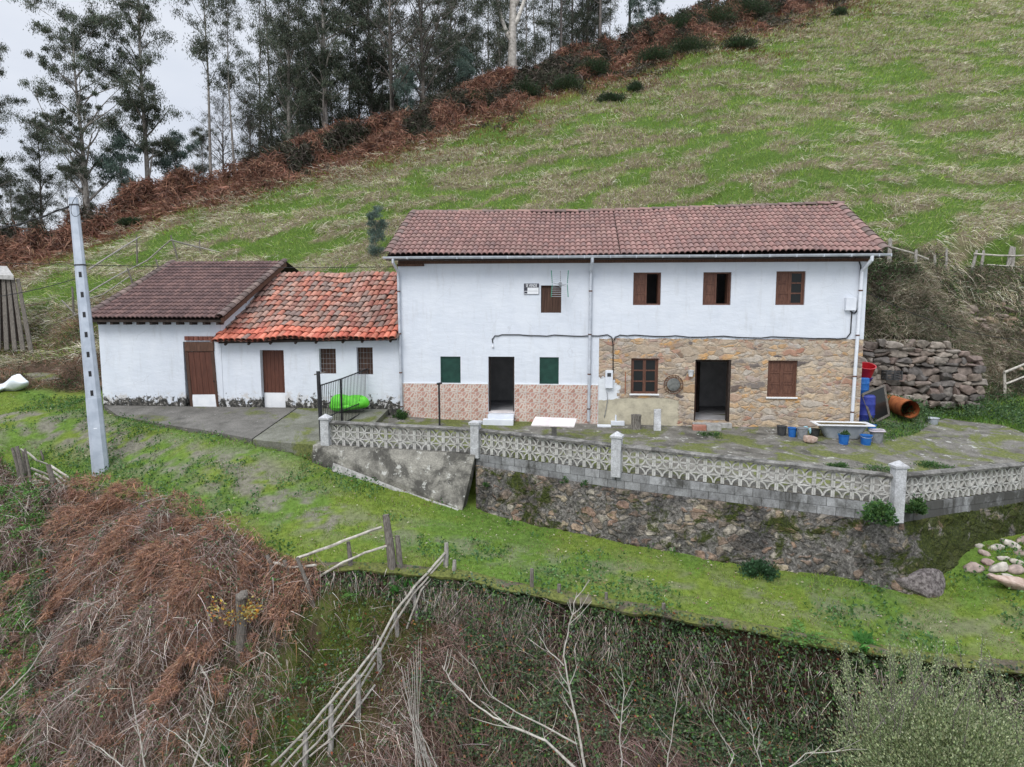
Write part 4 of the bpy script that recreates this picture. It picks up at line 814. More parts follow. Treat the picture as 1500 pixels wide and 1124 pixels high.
for k in range(8): x = -5.9+k*.8+.1*math.sin(k*3); b = MB(); b.tube([(x, -.33, 2.83+.018*k), (x, -.02, 2.97+.018*k)], .045, 7); b.build('rafter_end', mDarkWood, rr_)
sg2 = lambda x, t: (x+6.16)/6.16*.12*(1-t)+.05*math.sin(x*1.3+t*3)*.6+.03*math.sin(x*3+t*9)-.06*math.sin(math.pi*t)
b, cc = MB(), []; tiles(b, cc, -6.30, -.03, -.42, 2.93, 4.5, 5.40, 31, 13, PAL_RED, .085, barrel=True, jit=.022, sag=sg2, lowpal=PAL_LOW, seed=21)
# channel tiles between the covers
wv = 6.27/31; pal2 = [(.16, .085, .065), (.22, .11, .08), (.12, .08, .065)]
for i in range(32):
    for j in range(13):
        c = random.choice(pal2); base = len(b.v)
        for t in (j-.05, j+1.05):
            y = -.42+4.92*t/13; z = 2.93+2.47*t/13
            for q, h in ((-.5, .02), (0, -.015), (.5, .02)): x = -6.30+(i+q*1.0)*wv; b.v.append((x, y, z+h+sg2(x, t/13)+.015*(j+1-t))); cc.append(c)
        b.f += [(base, base+1, base+4, base+3), (base+1, base+2, base+5, base+4)]
b.build('tile_roof', mTileDark, rr_, smooth=50, colors=cc)
half_tiles('ridge_tiles', (-6.1, 4.55, 5.38), (-.05, 4.55, 5.40), 14, .10, PAL_RED, rr_, seed=22)
b = MB(); x0, x1, z0, z1 = hB2; zk = atY(400, 575.3, .2)[2]
for k in range(6): b.bb(x0+(x1-x0)*k/6+.004, x0+(x1-x0)*(k+1)/6-.004, .2, .24, zk, z1)
d2 = b.build('door', mBrownDoor, rr_); b = MB(); b.bb(x0+.02, x1-.005, .18, .21, AZ0, zk-.003); b.build('kick_panel', mPaper, d2)
for h in (hA1, hA2):
    x0, x1, z0, z1 = h; b = MB(); b.bb(x0, x1, .2, .24, z0, z1)
    for k in range(5): b.bb(x0+(x1-x0)*k/5+.003, x0+(x1-x0)*(k+1)/5-.003, .18, .2, z0, z1)
    s = b.build('window', mPlank, rr_); g2 = MB()
    for k in range(1, 5): x = x0+(x1-x0)*k/5; g2.tube([(x, .08, z0), (x, .08, z1)], .004, 5)
    for k in range(1, 5): z = z0+(z1-z0)*k/5; g2.tube([(x0, .075, z), (x1, .075, z)], .0045, 5)
    g2.build('grille', mGreyPl, s)
# ------------------------------------------------------------------ things on the house front
def one(b, name, mat, label, cat, group=None, smooth=None, bevel=0, colors=None):
    """a thing that is a single mesh, with its origin at its base"""
    xs = np.array(b.v); c = Vector((float(xs[:, 0].mean()), float(xs[:, 1].mean()), float(xs[:, 2].min())))
    b.v = [(x-c.x, y-c.y, z-c.z) for x, y, z in b.v]; o = b.build(name, mat, None, smooth, bevel, colors); o.location = c; return setp(o, label, cat, group)
# for-sale sign
p = atY(767.5, 415.5, -.03); q = atY(789.5, 431.5, -.03); x0, x1, z1, z0 = p[0], q[0], p[2], q[2]
sg = thing('for_sale_sign', 'small white for sale sign on the whitewashed wall left of the plank shutter', 'sign', ((x0+x1)/2, -.02, z0))
b = MB(); b.bb(x0, x1, -.025, -.003, z0, z1); b.build('board', mPaper, sg)
b = MB(); t = .012; b.bb(x0, x1, -.029, -.026, z0, z0+t); b.bb(x0, x1, -.029, -.026, z1-t, z1); b.bb(x0, x0+t, -.029, -.026, z0+t, z1-t); b.bb(x1-t, x1, -.029, -.026, z0+t, z1-t)
hh = z1-z0; b.bb(x0+t, x1-t, -.028, -.026, z1-t-hh*.34, z1-t); b.bb(x0+t, x0+.115, -.028, -.026, z0+hh*.32, z0+hh*.62); b.bb(x0+.13, x1-.03, -.028, -.026, z0+hh*.30, z0+hh*.315); b.bb(x0+.02, x0+.11, -.028, -.026, z0+.03, z0+hh*.27); b.build('print', mInk, sg)
fc = bpy.data.curves.new('lettering', 'FONT'); fc.body = 'SE VENDE'; fc.size = .135; fc.align_x = 'CENTER'; fc.align_y = 'CENTER'; fc.extrude = .001; fc.offset = .002
fo = bpy.data.objects.new('lettering', fc); COL.objects.link(fo); fo.parent = sg; fo.location = (0, -.0115, (z1-t-hh*.17)-z0); fo.rotation_euler = (math.pi/2, 0, 0); fo.scale = (.92*(x1-x0)/.72, 1, 1); bpy.context.view_layer.update(); me_ = bpy.data.meshes.new_from_object(fo.evaluated_get(bpy.context.evaluated_depsgraph_get())); me_.name = 'lettering'; fl = link_mesh('lettering', me_, mPaper, sg); fl.location = fo.location; fl.rotation_euler = fo.rotation_euler; fl.scale = fo.scale; bpy.data.objects.remove(fo); fl.name = 'lettering'
# aerial
a = atY(820, 416, -.45); an = thing('tv_antenna', 'grid television aerial with green side bars on the white wall', 'antenna', (a[0], -.02, a[2]))
b = MB(); b.tube([(a[0]+.02, -.02, a[2]-.1), (a[0]+.02, -.45, a[2]-.1), (a[0]+.02, -.45, a[2]+.42)], .014, 8); b.tube([(a[0]-.05, -.62, a[2]), (a[0]+.07, -.3, a[2])], .012, 6); b.build('mast', mGreyPl, an, smooth=40)
for s in (-1, 1):
    x = a[0]+s*.27; xo = a[0]+s*.24
    b = MB(); b.tube([(xo+s*.03, -.50, a[2]+.42), (xo, -.42, a[2]+.02)], .014, 6); b.tube([(xo, -.42, a[2]-.02), (xo+s*.03, -.50, a[2]-.42)], .014, 6); b.build('side_bar', mAntG, an)
b = MB()
for k in range(13):
    if k == 6: continue
    z = a[2]-.40+k*.067; b.tube([(a[0]-.26, -.49+abs(k-6)*0.0, z), (a[0]+.26, -.49, z)], .005, 5)
b.build('reflector_rods', mMetalW, an)
b = MB(); b.box((a[0]+.02, -.47, a[2]-.02), (.09, .07, .14)); b.tube([(a[0]-.2, -.6, a[2]-.08), (a[0]+.2, -.6, a[2]-.02)], .008, 5); b.tube([(a[0]-.2, -.6, a[2]+.02), (a[0]+.2, -.6, a[2]-.08)], .008, 5); b.build('dipole', mGreyPl, an)
# cables on the facade
def cab(pts, r, label, name='cable', mat=mCable, y=-.025):
    P = [atY(px, py, y) for px, py in pts]; Q = []
    for i in range(len(P)-1):
        for t in (0, .5): Q.append(P[i]*(1-t)+P[i+1]*t+np.array((0, 0, -.012*math.sin(math.pi*t)*(i % 3))))
    Q.append(P[-1]); b = MB(); b.tube(Q, r, 6); return one(b, name, mat, label, 'cable', smooth=180)
cab([(722, 503), (721, 497), (725, 492), (735, 490.5), (760, 490.5), (790, 492), (812, 491), (840, 492.5), (864, 492), (890, 490.5), (896, 494), (898, 505), (898, 546)], .018, 'black cable looping from the bare bulb over to the electricity meter')
cab([(899, 500), (901, 494), (908, 491), (930, 491), (960, 493), (990, 492), (1030, 494), (1060, 492.5), (1100, 495), (1130, 493.5), (1170, 495), (1215, 496), (1240, 495.5), (1246, 488), (1247, 470), (1248, 457)], .018, 'black cable running along the join of whitewash and bare stone')
cab([(1252, 378), (1258, 381), (1261, 390), (1259, 430), (1257, 452), (1252, 459), (1246, 456)], .02, 'black cable down the right corner into the white box')
cab([(889, 574), (890, 585), (888, 598), (885, 612)], .012, 'thin grey cable below the meter to the drain box', mat=mGreyPl)
p = atY(722, 507, -.03); b = MB(); b.lathe((p[0], -.035, p[2]-.07), [(.01, 0), (.035, .02), (.038, .05), (.018, .08), (.018, .11)], 10); one(b, 'light_bulb', mEnamel, 'bare white bulb hanging at the end of the facade cable', 'light bulb', smooth=180)
def wallbox(px0, py0, px1, py1, mat, nm, lb, ct, d=.14):
    p = atY(px0, py0, -d); q = atY(px1, py1, -d); e = thing(nm, lb, ct, ((p[0]+q[0])/2, 0, q[2])); b = MB(); b.bb(p[0], q[0], -d, -.001, q[2], p[2]); b.build('box', mat, e, bevel=.01); return e, p, q
wallbox(1240, 436, 1254, 455, mPipeW, 'junction_box', 'white junction box high on the right corner of the whitewashed wall', 'electrical box')
e, p, q = wallbox(887, 543, 897.5, 569, mPipeW, 'electricity_meter', 'pale electricity meter box on the left end of the bare stone', 'meter box'); b = MB(); b.bb(p[0]+.06, q[0]-.06, -.146, -.141, p[2]-.2, p[2]-.08); b.build('meter_window', mDarkPl, e)
# wheel-like tray hung on the stone
c = atY(986.5, 563.5, -.05); e = thing('round_tray', 'round latticed metal tray hung between stone window and doorway', 'tray', (c[0], -.02, c[2]-.3)); Mx = Matrix.Rotation(math.pi/2, 3, 'X')
b = MB(); b.lathe((c[0], -.03, c[2]), [(.20, .0), (.21, .04), (.19, .045), (.02, .03)], 32, M=Mx, caps=True); b.build('disc', simple('tarnished', (.10, .105, .10), (.22, .225, .21), 9, .6, .3, .3), e, smooth=40)
b = MB()
for r in (.215, .305):
    pts = [(c[0]+r*math.cos(2*math.pi*k/36), -.045, c[2]+r*math.sin(2*math.pi*k/36)) for k in range(37)]; b.tube(pts, .013, 6, False)
for k in range(18): 
    a0, a1 = 2*math.pi*k/18, 2*math.pi*(k+1)/18; b.tube([(c[0]+.21*math.cos(a0), -.045, c[2]+.21*math.sin(a0)), (c[0]+.305*math.cos(a1), -.045, c[2]+.305*math.sin(a1))], .007, 5)
b.build('pierced_rim', mRustD, e)
c = atY(1012, 547, -.1); b = MB(); b.lathe((c[0], -.10, c[2]-.1), [(.07, 0), (.095, .19), (.105, .2), (.09, .2), (.065, .02)], 16); one(b, 'wall_pot', mEnamel, 'small white pot hanging on the stone left of the open doorway', 'pot', smooth=40)
# things standing on the terrace
def tz(px, py, z0=.1):
    z = z0
    for _ in range(8): p = atZ(px, py, z); z = terz(p[0], p[1])
    return atZ(px, py, z)
p = tz(811, 640); tb = thing('garden_table', 'pale marble topped table on a concrete pedestal on the terrace', 'table', p)
T = [atZ(778, 622.5, p[2]+.62), atZ(841, 624.5, p[2]+.62), atZ(845, 613, p[2]+.62), atZ(784, 610.5, p[2]+.62)]; b = MB(); b.add([tuple(q-np.array((0, 0, .04))) for q in T]+[tuple(q) for q in T], [(0, 3, 2, 1), (4, 5, 6, 7), (0, 1, 5, 4), (1, 2, 6, 5), (2, 3, 7, 6), (3, 0, 4, 7)]); b.build('table_top', mMarble, tb, bevel=.006)
cx_ = sum(q[0] for q in T)/4; cy_ = sum(q[1] for q in T)/4; b = MB(); b.lathe((cx_, cy_, p[2]-.02), [(.26, 0), (.22, .06), (.11, .12), (.10, .45), (.2, .52), (.34, .6)], 4, M=Matrix.Rotation(math.pi/4, 3, 'Z')); b.build('pedestal', mConcPlain, tb, bevel=.008)
p = tz(885, 626); b = MB(); b.box((p[0], p[1]+.1, p[2]+.03), (.44, .3, .05)); one(b, 'splash_slab', mPipeW, 'white splash slab under the middle downpipe', 'slab', bevel=.005)
p = tz(905, 624); dx = thing('drain_box', 'white drain box with a pipe stub against the cream render', 'drain', p); b = MB(); b.box((p[0], p[1]+.16, p[2]+.07), (.44, .24, .14)); b.build('box', mPipeW, dx, bevel=.006); b = MB(); b.tube([(p[0]-.06, p[1]+.16, p[2]+.14), (p[0]-.06, p[1]+.16, p[2]+.34)], .03, 10); b.build('pipe_stub', mPipeW, dx, smooth=40)
p = tz(932, 629); b = MB(); b.lathe(p+(0, .1, -.01), [(.19, 0), (.165, .06), (.15, .3), (.165, .42), (.17, .47), (.02, .48)], 14, 1.0, .9); one(b, 'chopping_stump', simple('split_log', (.09, .08, .07), (.27, .25, .22), 5, .95, 0, .9, (6, 6, 1), .4, .6, .03), 'upright grey log stump standing by the cream render', 'stump', smooth=50)
p = tz(963, 631); b = MB(); b.add([(p[0]-.12, p[1]-.06, p[2]), (p[0]+.11, p[1]-.06, p[2]), (p[0]+.11, p[1]+.06, p[2]), (p[0]-.12, p[1]+.06, p[2]), (p[0]-.10, p[1]+.14, p[2]+.66), (p[0]+.12, p[1]+.14, p[2]+.67), (p[0]+.12, p[1]+.24, p[2]+.67), (p[0]-.10, p[1]+.24, p[2]+.66)], [(0, 3, 2, 1), (4, 5, 6, 7), (0, 1, 5, 4), (1, 2, 6, 5), (2, 3, 7, 6), (3, 0, 4, 7)]); one(b, 'concrete_stub_post', mPostC, 'short pale concrete post leaning on the wall left of the doorway', 'post', bevel=.01)
p = tz(947, 622); b = MB(); b.box((p[0]-.15, p[1]+.1, p[2]+.09), (1.3, .12, .17)); one(b, 'kerb_stone', mConcPlain, 'low grey kerb stone along the foot of the cream render', 'kerb', bevel=.02)
p = tz(1034, 631); e = thing('brick_step', 'low step of one red and one grey block before the open doorway', 'step', p); b = MB(); b.box((p[0]-.2, p[1]+.08, p[2]+.08), (.42, .24, .17)); b.build('red_block', simple('red_block', (.30, .12, .08), (.42, .22, .17), 6, .9, 0, .4), e, bevel=.01); b = MB(); b.box((p[0]+.25, p[1]+.09, p[2]+.09), (.46, .24, .18)); b.build('grey_block', mConcPlain, e, bevel=.01)
# buckets
def bucket(px, py, r, h, mat, lb, rim=None, plant=False, name='bucket', wobble=0, handle=False, fill=None):
    p = tz(px, py); e = thing(name, lb, 'bucket' if name == 'bucket' else 'pot', p); y = p[1]+r*.8
    b = MB(); b.lathe((p[0], y, p[2]), [(r*.78, 0), (r*.97, h*.93), (r*1.06, h*.94), (r*1.06, h), (r*.95, h), (r*.9, h*.8), (.01, h*.78)], 20); b.build('pail', mat, e, smooth=40)
    if fill is not None: b = MB(); b.lathe((p[0], y, p[2]+h*.8), [(r*.88, 0), (r*.6, .02), (.01, .03)], 14); b.build('contents', fill, e, smooth=40)
    if handle: b = MB(); b.tube([(p[0]-r*1.04*math.cos(a), y-.01-r*.9*math.sin(a), p[2]+h*.92-.05*math.sin(a)) for a in np.linspace(0, math.pi, 12)], .005, 5); b.build('handle', mMetalW, e)
    return e, p
mSoil = simple('dark_soil', (.02, .016, .012), (.05, .04, .03), 9, 1)
bucket(1146.5, 639, .15, .30, mDarkPl, 'black ribbed bucket, leftmost against the stone wall', fill=mSoil); bucket(1162, 641, .135, .29, mBlue, 'blue bucket between the black and grey ones by the wall', fill=mSoil)
bucket(1177, 644, .17, .34, mGreyPl, 'grey bucket with a pale blue cloth over its rim', fill=mSoil); bucket(1195, 640, .16, .22, mDarkPl, 'wide dark pot in shade left of the bathtub', name='plant_pot', fill=mSoil)
p = tz(1183, 641); b = MB(); b.blob((p[0]-.02, p[1]+.06, p[2]+.27), (.10, .04, .06), 4, .3, 2); b.blob((p[0]+.08, p[1]+.04, p[2]+.18), (.035, .03, .11), 5, .3, 2); one(b, 'cloth', simple('pale_blue_cloth', (.22, .42, .48), (.32, .52, .58), 6, .9), 'pale blue cloth draped over the grey bucket', 'cloth', smooth=180)
p = tz(1189, 650); b = MB(); b.blob((p[0], p[1]+.1, p[2]+.11), (.24, .15, .13), 8, .10, 3, M=Matrix.Rotation(.25, 3, 'Y'), flat=.6); one(b, 'rock', mRock, 'single pinkish rock lying before the buckets', 'rock', smooth=60)
bucket(1238, 652, .16, .30, mBlue, 'blue bucket with a plant before the bathtub', fill=mSoil); bucket(1271, 653, .17, .30, mBlue, 'plain blue bucket by the right end of the bathtub', handle=True, fill=mSoil)
e, p = bucket(1287, 650, .20, .36, mGreyPl, 'pale grey tub with a pinkish hose coiled on its rim', name='plant_pot', fill=mSoil)
b = MB(); b.tube([(p[0]+.22*math.cos(a), p[1]+.16+.22*math.sin(a), p[2]+.37+.01*math.sin(3*a)) for a in np.linspace(0, 5.8, 22)], .028, 8); one(b, 'hose', simple('mauve_hose', (.42, .38, .42), (.55, .50, .54), 4, .6), 'mauve hose resting round the rim of the grey tub', 'hose', smooth=180)
p = tz(1281, 640); e_, p_ = bucket(1279, 634, .13, .24, mBlue, 'small blue pail behind the grey tub, nearest the leaning window frame', fill=mSoil)
# bathtub
A = tz(1212, 645); B_ = tz(1268, 647); bt = thing('bathtub', 'old white enamel bathtub full of leaves on the terrace by the stone wall', 'bathtub', (A+B_)/2)
cxb, cyb, czb = (A[0]+B_[0])/2-.02, (A[1]+B_[1])/2+.36, (A[2]+B_[2])/2
def rrect(w_, d_, r, n=5):
    o = []
    for cx, cy, s in ((w_/2-r, d_/2-r, 0), (-w_/2+r, d_/2-r, 1), (-w_/2+r, -d_/2+r, 2), (w_/2-r, -d_/2+r, 3)):
        for k in range(n+1): a = math.pi/2*(s+k/n); o.append((cx+r*math.cos(a), cy+r*math.sin(a)))
    return o
def rings(b, L_, rot=-.03):
    n = len(L_[0][0]); base = len(b.v); R = Matrix.Rotation(rot, 3, 'Z')
    for ring, z in L_:
        for x, y in ring: q = R @ Vector((x, y, 0)); b.v.append((cxb+q.x, cyb+q.y, czb+z))
    for i in range(len(L_)-1):
        for k in range(n): b.f.append((base+i*n+k, base+i*n+(k+1) % n, base+(i+1)*n+(k+1) % n, base+(i+1)*n+k))
b = MB(); rings(b, [(rrect(.95, .34, .12), .03), (rrect(1.15, .46, .18), .18), (rrect(1.36, .58, .1), .44)]); b.f.append(tuple(range(24))[::-1]); b.build('tub_shell', mTubOut, bt, smooth=50)
b = MB(); rings(b, [(rrect(1.66, .74, .04), .445), (rrect(1.70, .77, .04), .455), (rrect(1.70, .77, .04), .48), (rrect(1.50, .60, .12), .485), (rrect(1.40, .52, .12), .40), (rrect(1.3, .46, .12), .36)]); b.build('rim', mEnamel, bt, smooth=50)
b = MB(); rings(b, [(rrect(1.47, .57, .12), .455), (rrect(.4, .1, .04), .46)]); b.f.append(tuple(range(24, 48))); b.build('leaf_litter', simple('leaf_litter', (.05, .04, .02), (.14, .11, .05), 14, .95, 0, .8), bt)
for s in (-1, 1): b = MB(); b.box((cxb+s*.38, cyb, czb+.03), (.06, .3, .07)); b.build('foot', mDarkPl, bt)
# metal basin
p = tz(1370, 623); bs = thing('metal_basin', 'dented white metal basin with two lugs on the mossy slab', 'basin', p); b = MB(); b.lathe((p[0], p[1]+.2, p[2]), [(.16, 0), (.20, .20), (.225, .21), (.21, .22), (.19, .20), (.14, .05), (.01, .04)], 22, 1, .9); b.build('bowl', mTubOut, bs, smooth=40)
for s in (-1, 1): b = MB(); b.tube([(p[0]+s*.2, p[1]+.16, p[2]+.2), (p[0]+s*.26, p[1]+.2, p[2]+.23), (p[0]+s*.2, p[1]+.26, p[2]+.2)], .012, 6); b.build('lug', mDarkPl, bs)
# rusty pipe, framed pane, drums, crate behind the corner
A = at(1302, 590, 24.6); B_ = at(1333, 600, 22.6); b = MB(); d = Vector(B_-A).normalized(); b.tube([A, B_], .30, 28, False); b.tube([B_, A], .275, 28, False)
o = one(b, 'rusty_pipe', mRust, 'wide rusty steel pipe lying open ended in the weeds', 'pipe', smooth=180)
F4 = [at(1263, 578, 22.6), at(1278, 620, 22.5), at(1302, 608, 23.2), at(1295, 565, 23.4)]; fr_ = thing('leaning_window', 'old framed window sash leaning by the right corner of the house', 'window', F4[1])
b = MB()
for i, (m, n_) in enumerate(((0, 1), (2, 3), (3, 0), (1, 2))): b.beam(F4[m], F4[n_], .07, .05, (0, -1, .3))
b.build('frame', mGreyDark, fr_); b = MB(); b.add([tuple(q) for q in F4], [(0, 1, 2, 3)]); b.build('pane', mGlass, fr_)
def drum(px, py, r, h, mat, lb, z=None, nm='plastic_drum', ct='drum', Y=1.0):
    p = atY(px, py, Y); b = MB(); b.lathe((p[0], p[1], p[2]), [(r*.9, 0), (r, .05), (r, h*.3), (r*1.04, h*.33), (r, h*.36), (r, h*.66), (r*1.04, h*.7), (r, h*.73), (r, h*.95), (r*.85, h), (.01, h*1.01)], 20); return one(b, nm, mat, lb, ct, smooth=40)
drum(1266, 620, .30, .95, mBlueD, 'dark blue drum behind the leaning window sash', Y=1.0); drum(1262, 579, .22, .6, mBlue, 'bright blue drum at the house corner below the red tub', Y=1.6)
p = atY(1264, 551, 1.9); b = MB(); b.lathe((p[0]+.05, p[1], p[2]), [(.22, 0), (.29, .38), (.31, .4), (.27, .4), (.2, .04), (.01, .03)], 20, M=Matrix.Rotation(.35, 3, 'X')); one(b, 'wash_tub', mRed, 'red plastic tub stacked above the blue drum', 'tub', smooth=40)
p = atY(1266, 557, 1.8); b = MB(); b.lathe((p[0], p[1], p[2]-.05), [(.2, 0), (.26, .12), (.28, .13), (.24, .13), (.01, .1)], 18); one(b, 'wash_basin', mBlueD, 'dark blue basin between the red tub and blue drum', 'basin', smooth=40)
p = atY(1306, 556, 3.2); b = MB()
for k in range(4):
    z = p[2]+k*.09
    for y in (-.18, .18): b.bb(p[0]-.28, p[0]+.28, p[1]+y-.01, p[1]+y+.01, z, z+.05)
    for x in (-.28, .28): b.bb(p[0]+x-.01, p[0]+x+.01, p[1]-.17, p[1]+.17, z, z+.05)
for x in (-.26, 0, .26):
    for y in (-.2, .2): b.bb(p[0]+x-.02, p[0]+x+.02, p[1]+y-.015, p[1]+y+.015, p[2], p[2]+.33)
one(b, 'plastic_crate', mDarkPl, 'black slatted plastic crate at the foot of the dry stone wall', 'crate')
# lime heap behind the gate
p = atY(515, 600, -.35); b = MB(); b.blob((p[0]-.35, -.45, p[2]+.24), (.45, .25, .30), 3, .18, 3); b.blob((p[0]+.2, -.5, p[2]+.24), (.42, .22, .24), 5, .22, 3); b.blob((p[0]-.05, -.42, p[2]+.12), (.6, .25, .14), 9, .2, 3); one(b, 'tarpaulin_heap', mLime, 'bright lime green plastic heap behind the black gate', 'tarpaulin', smooth=180)
# T post
p = tz(644, 624, .25); tp_ = thing('washing_line_post', 'thin black T topped post before the tiled dado', 'post', p); top = at(643, 563, np.dot(np.array(p)-CAM, fw)); b = MB(); b.tube([p, top], .032, 8); b.build('pole', mBlack, tp_); b = MB(); b.tube([top+(-.07, -.02, .01), top+(.1, .0, .04)], .035, 8); b.build('crossbar', mBlack, tp_)
# gate
PL = tz(471, 646, .2); PR = tz(543, 603, .4); gt = thing('metal_gate', 'black barred metal gate standing between lattice wall and stable', 'gate', PL)
hL = 1.95; uL = np.array((PR-PL)); uL[2] = 0; LL = np.linalg.norm(uL); uL /= LL
tpL = at(466, 544, np.dot(PL-CAM, fw)); tpR = at(541, 536, np.dot(PR-CAM, fw))
for A, B2, nm in ((PL, tpL, 1), (PR, tpR, 2)): b = MB(); b.tube([A-(0, 0, .1), B2], .055, 10); o = b.build('gate_post', mBlack, gt, smooth=40)
b = MB(); b.tube([tpL+(-.12, 0, -.1), tpL+(.22, 0, -.02)], .02, 6); b.build('hook_bar', mGreyDark, gt)
def leaf(s0, s1, z0, z1, z0b, z1b, mid):
    b = MB(); A = PL+uL*s0; B2 = PL+uL*s1; n = max(3, int((s1-s0)/.115)); zz = lambda f, a, c: a*(1-f)+c*f
    b.tube([A+(0, 0, z0), A+(0, 0, z1)], .026, 8); b.tube([B2+(0, 0, z0b), B2+(0, 0, z1b)], .026, 8); b.tube([A+(0, 0, z1), B2+(0, 0, z1b)], .022, 8); b.tube([A+(0, 0, z0), B2+(0, 0, z0b)], .022, 8); b.tube([A+(0, 0, mid), B2+(0, 0, mid+.05)], .02, 8)
    for k in range(1, n): f = k/n; q = A*(1-f)+B2*f; b.tube([q+(0, 0, zz(f, z0, z0b)), q+(0, 0, zz(f, z1, z1b))], .009, 6)
    b.build('gate_leaf', mBlack, gt)
dz = PR[2]-PL[2]; m1 = LL*.37
leaf(.06, m1, .12, 1.62, .14, 1.66, .62); leaf(m1+.06, LL-.05, .14+dz*.4, 1.66, .1+dz, 1.5+dz, .55+dz*.4)
# utility pole
PB = atZ(148, 692, -.72); dP = float(np.dot(PB-CAM, fw)); PT = at(107.5, 290, dP+.1); up_ = thing('utility_pole', 'leaning grey tapered steel utility pole with row of black holes', 'utility pole', PB)
ax_ = Vector(PT-PB).normalized(); u_ = Vector((1, 0, 0)); u_ = (u_-ax_*u_.dot(ax_)).normalized(); v_ = ax_.cross(u_)
rot = .42; uu = u_*math.cos(rot)+v_*math.sin(rot); vv = ax_.cross(uu)
def psec(c, w_, d_, ch):
    o = []
    for sx, sy in ((w_-ch, d_), (-w_+ch, d_), (-w_, d_-ch), (-w_, -d_+ch), (-w_+ch, -d_), (w_-ch, -d_), (w_, -d_+ch), (w_, d_-ch)): o.append(tuple(Vector(c)+uu*sx+vv*sy))
    return o
b = MB(); n8 = 8; LP = Vector(PT-PB).length
for i, (t, w_) in enumerate(((-.05, .225), (.43*.62, .195), (.2701, .190), (1.0, .115))):
    b.v += psec(Vector(PB)+ax_*LP*t, w_, w_*.72, w_*.42)
for i in range(3):
    for k in range(8): b.f.append((i*8+k, i*8+(k+1) % 8, (i+1)*8+(k+1) % 8, (i+1)*8+k))
b.f.append(tuple(24+k for k in range(8))); b.build('shaft', mPole, up_)
for k, py in enumerate((403.5, 432.8, 462, 491, 520, 548, 576)):
    t = (691-py)/(691-290); w_ = .19-.075*(t-.27)/.73; c = Vector(PB)+ax_*LP*t-vv*(-1)*0
    # face that looks at the camera: find outward side
    cand = max([(vv, w_*.72), (-vv, w_*.72), (uu, w_), (-uu, w_)], key=lambda q: q[0].dot(Vector(CAM)-c)/max(1, 1)); f_, dd_ = cand; sd = ax_.cross(f_)
    b = MB(); q = c+f_*(dd_-.001); M3 = Matrix((sd, f_, ax_)).transposed(); b.box(q, (.075, .012, .16), M=M3); b.build('slot', mBlack, up_)
q = Vector(PB)+ax_*LP*.155; b = MB(); b.box(q+f_*.19*.72+f_*.006, (.09, .01, .09), M=M3); b.build('number_plate', mPaper, up_)
for t in (.97, .75): b = MB(); w_ = .19-.075*(t-.27)/.73; c = Vector(PB)+ax_*LP*t; b.v += psec(c, w_+.012, w_*.72+.012, w_*.4)+psec(c+ax_*.04, w_+.012, w_*.72+.012, w_*.4); b.f = [(k, (k+1) % 8, 8+(k+1) % 8, 8+k) for k in range(8)]; b.build('strap', mDarkPl, up_)
def span(A, B2, sag, r, lb, tw=0, mat=mCable):
    b = MB(); A = np.array(A); B2 = np.array(B2); pts = []
    for i in range(25): t = i/24; p = A*(1-t)+B2*t; p[2] -= sag*4*t*(1-t); pts.append(p)
    b.tube(pts, r, 6)
    if tw:
        b.tube([p+np.array((.0, .03*math.cos(i*1.3), .03*math.sin(i*1.3))) for i, p in enumerate(pts)], r, 6)
    return one(b, 'overhead_cable', mat, lb, 'cable', smooth=180)
span(at(-60, 345, dP+3), at(106, 300, dP), .15, .018, 'twisted overhead cable arriving at the top of the grey pole', 1)
span(at(113, 388, dP), at(581, 391, 23.2), .05, .011, 'thin overhead wire from the pole across the barn roof'); span(at(-60, 441, dP-1), at(112, 408, dP), .1, .012, 'lower wire leaving the grey pole to the left')
span(at(-60, 382, dP), at(112, 387, dP), .03, .009, 'thin wire leaving the grey pole level with the roof wire')
b = MB(); c = at(112, 302, dP-.2); b.tube([c+np.array((.35*math.sin(a*1.1)*.5, 0, .3*math.cos(a))) for a in np.linspace(0, 7, 26)], .008, 5); one(b, 'cable_coil', mCable, 'loose coil of black wire at the top of the grey pole', 'cable coil')
# white wrapped bale / sack
p = hit(12, 574); b = MB(); b.blob((p[0]+.1, p[1]+.2, p[2]+.30), (.80, .42, .36), 6, .10, 4, M=Matrix.Rotation(-.35, 3, 'Y'), flat=.25); b.blob((p[0]-.45, p[1]+.1, p[2]+.14), (.5, .35, .2), 8, .15, 3, flat=.3); one(b, 'white_sack', mWrap, 'bulging white plastic wrapped sack on the grass at the far left', 'sack', smooth=180)
p = hit(62, 556); b = MB(); b.blob((p[0], p[1], p[2]+.1), (1.1, .5, .18), 2, .15, 3, flat=.5); b.blob((p[0]+.2, p[1]-.4, p[2]+.02), (1.2, .4, .14), 7, .15, 3, flat=.5); one(b, 'mossy_slab', concrete('mossy_slab', (.12, .11, .09), (.22, .2, .17), .44, .6), 'stack of low mossy slabs between sack and pole', 'slab', smooth=50)
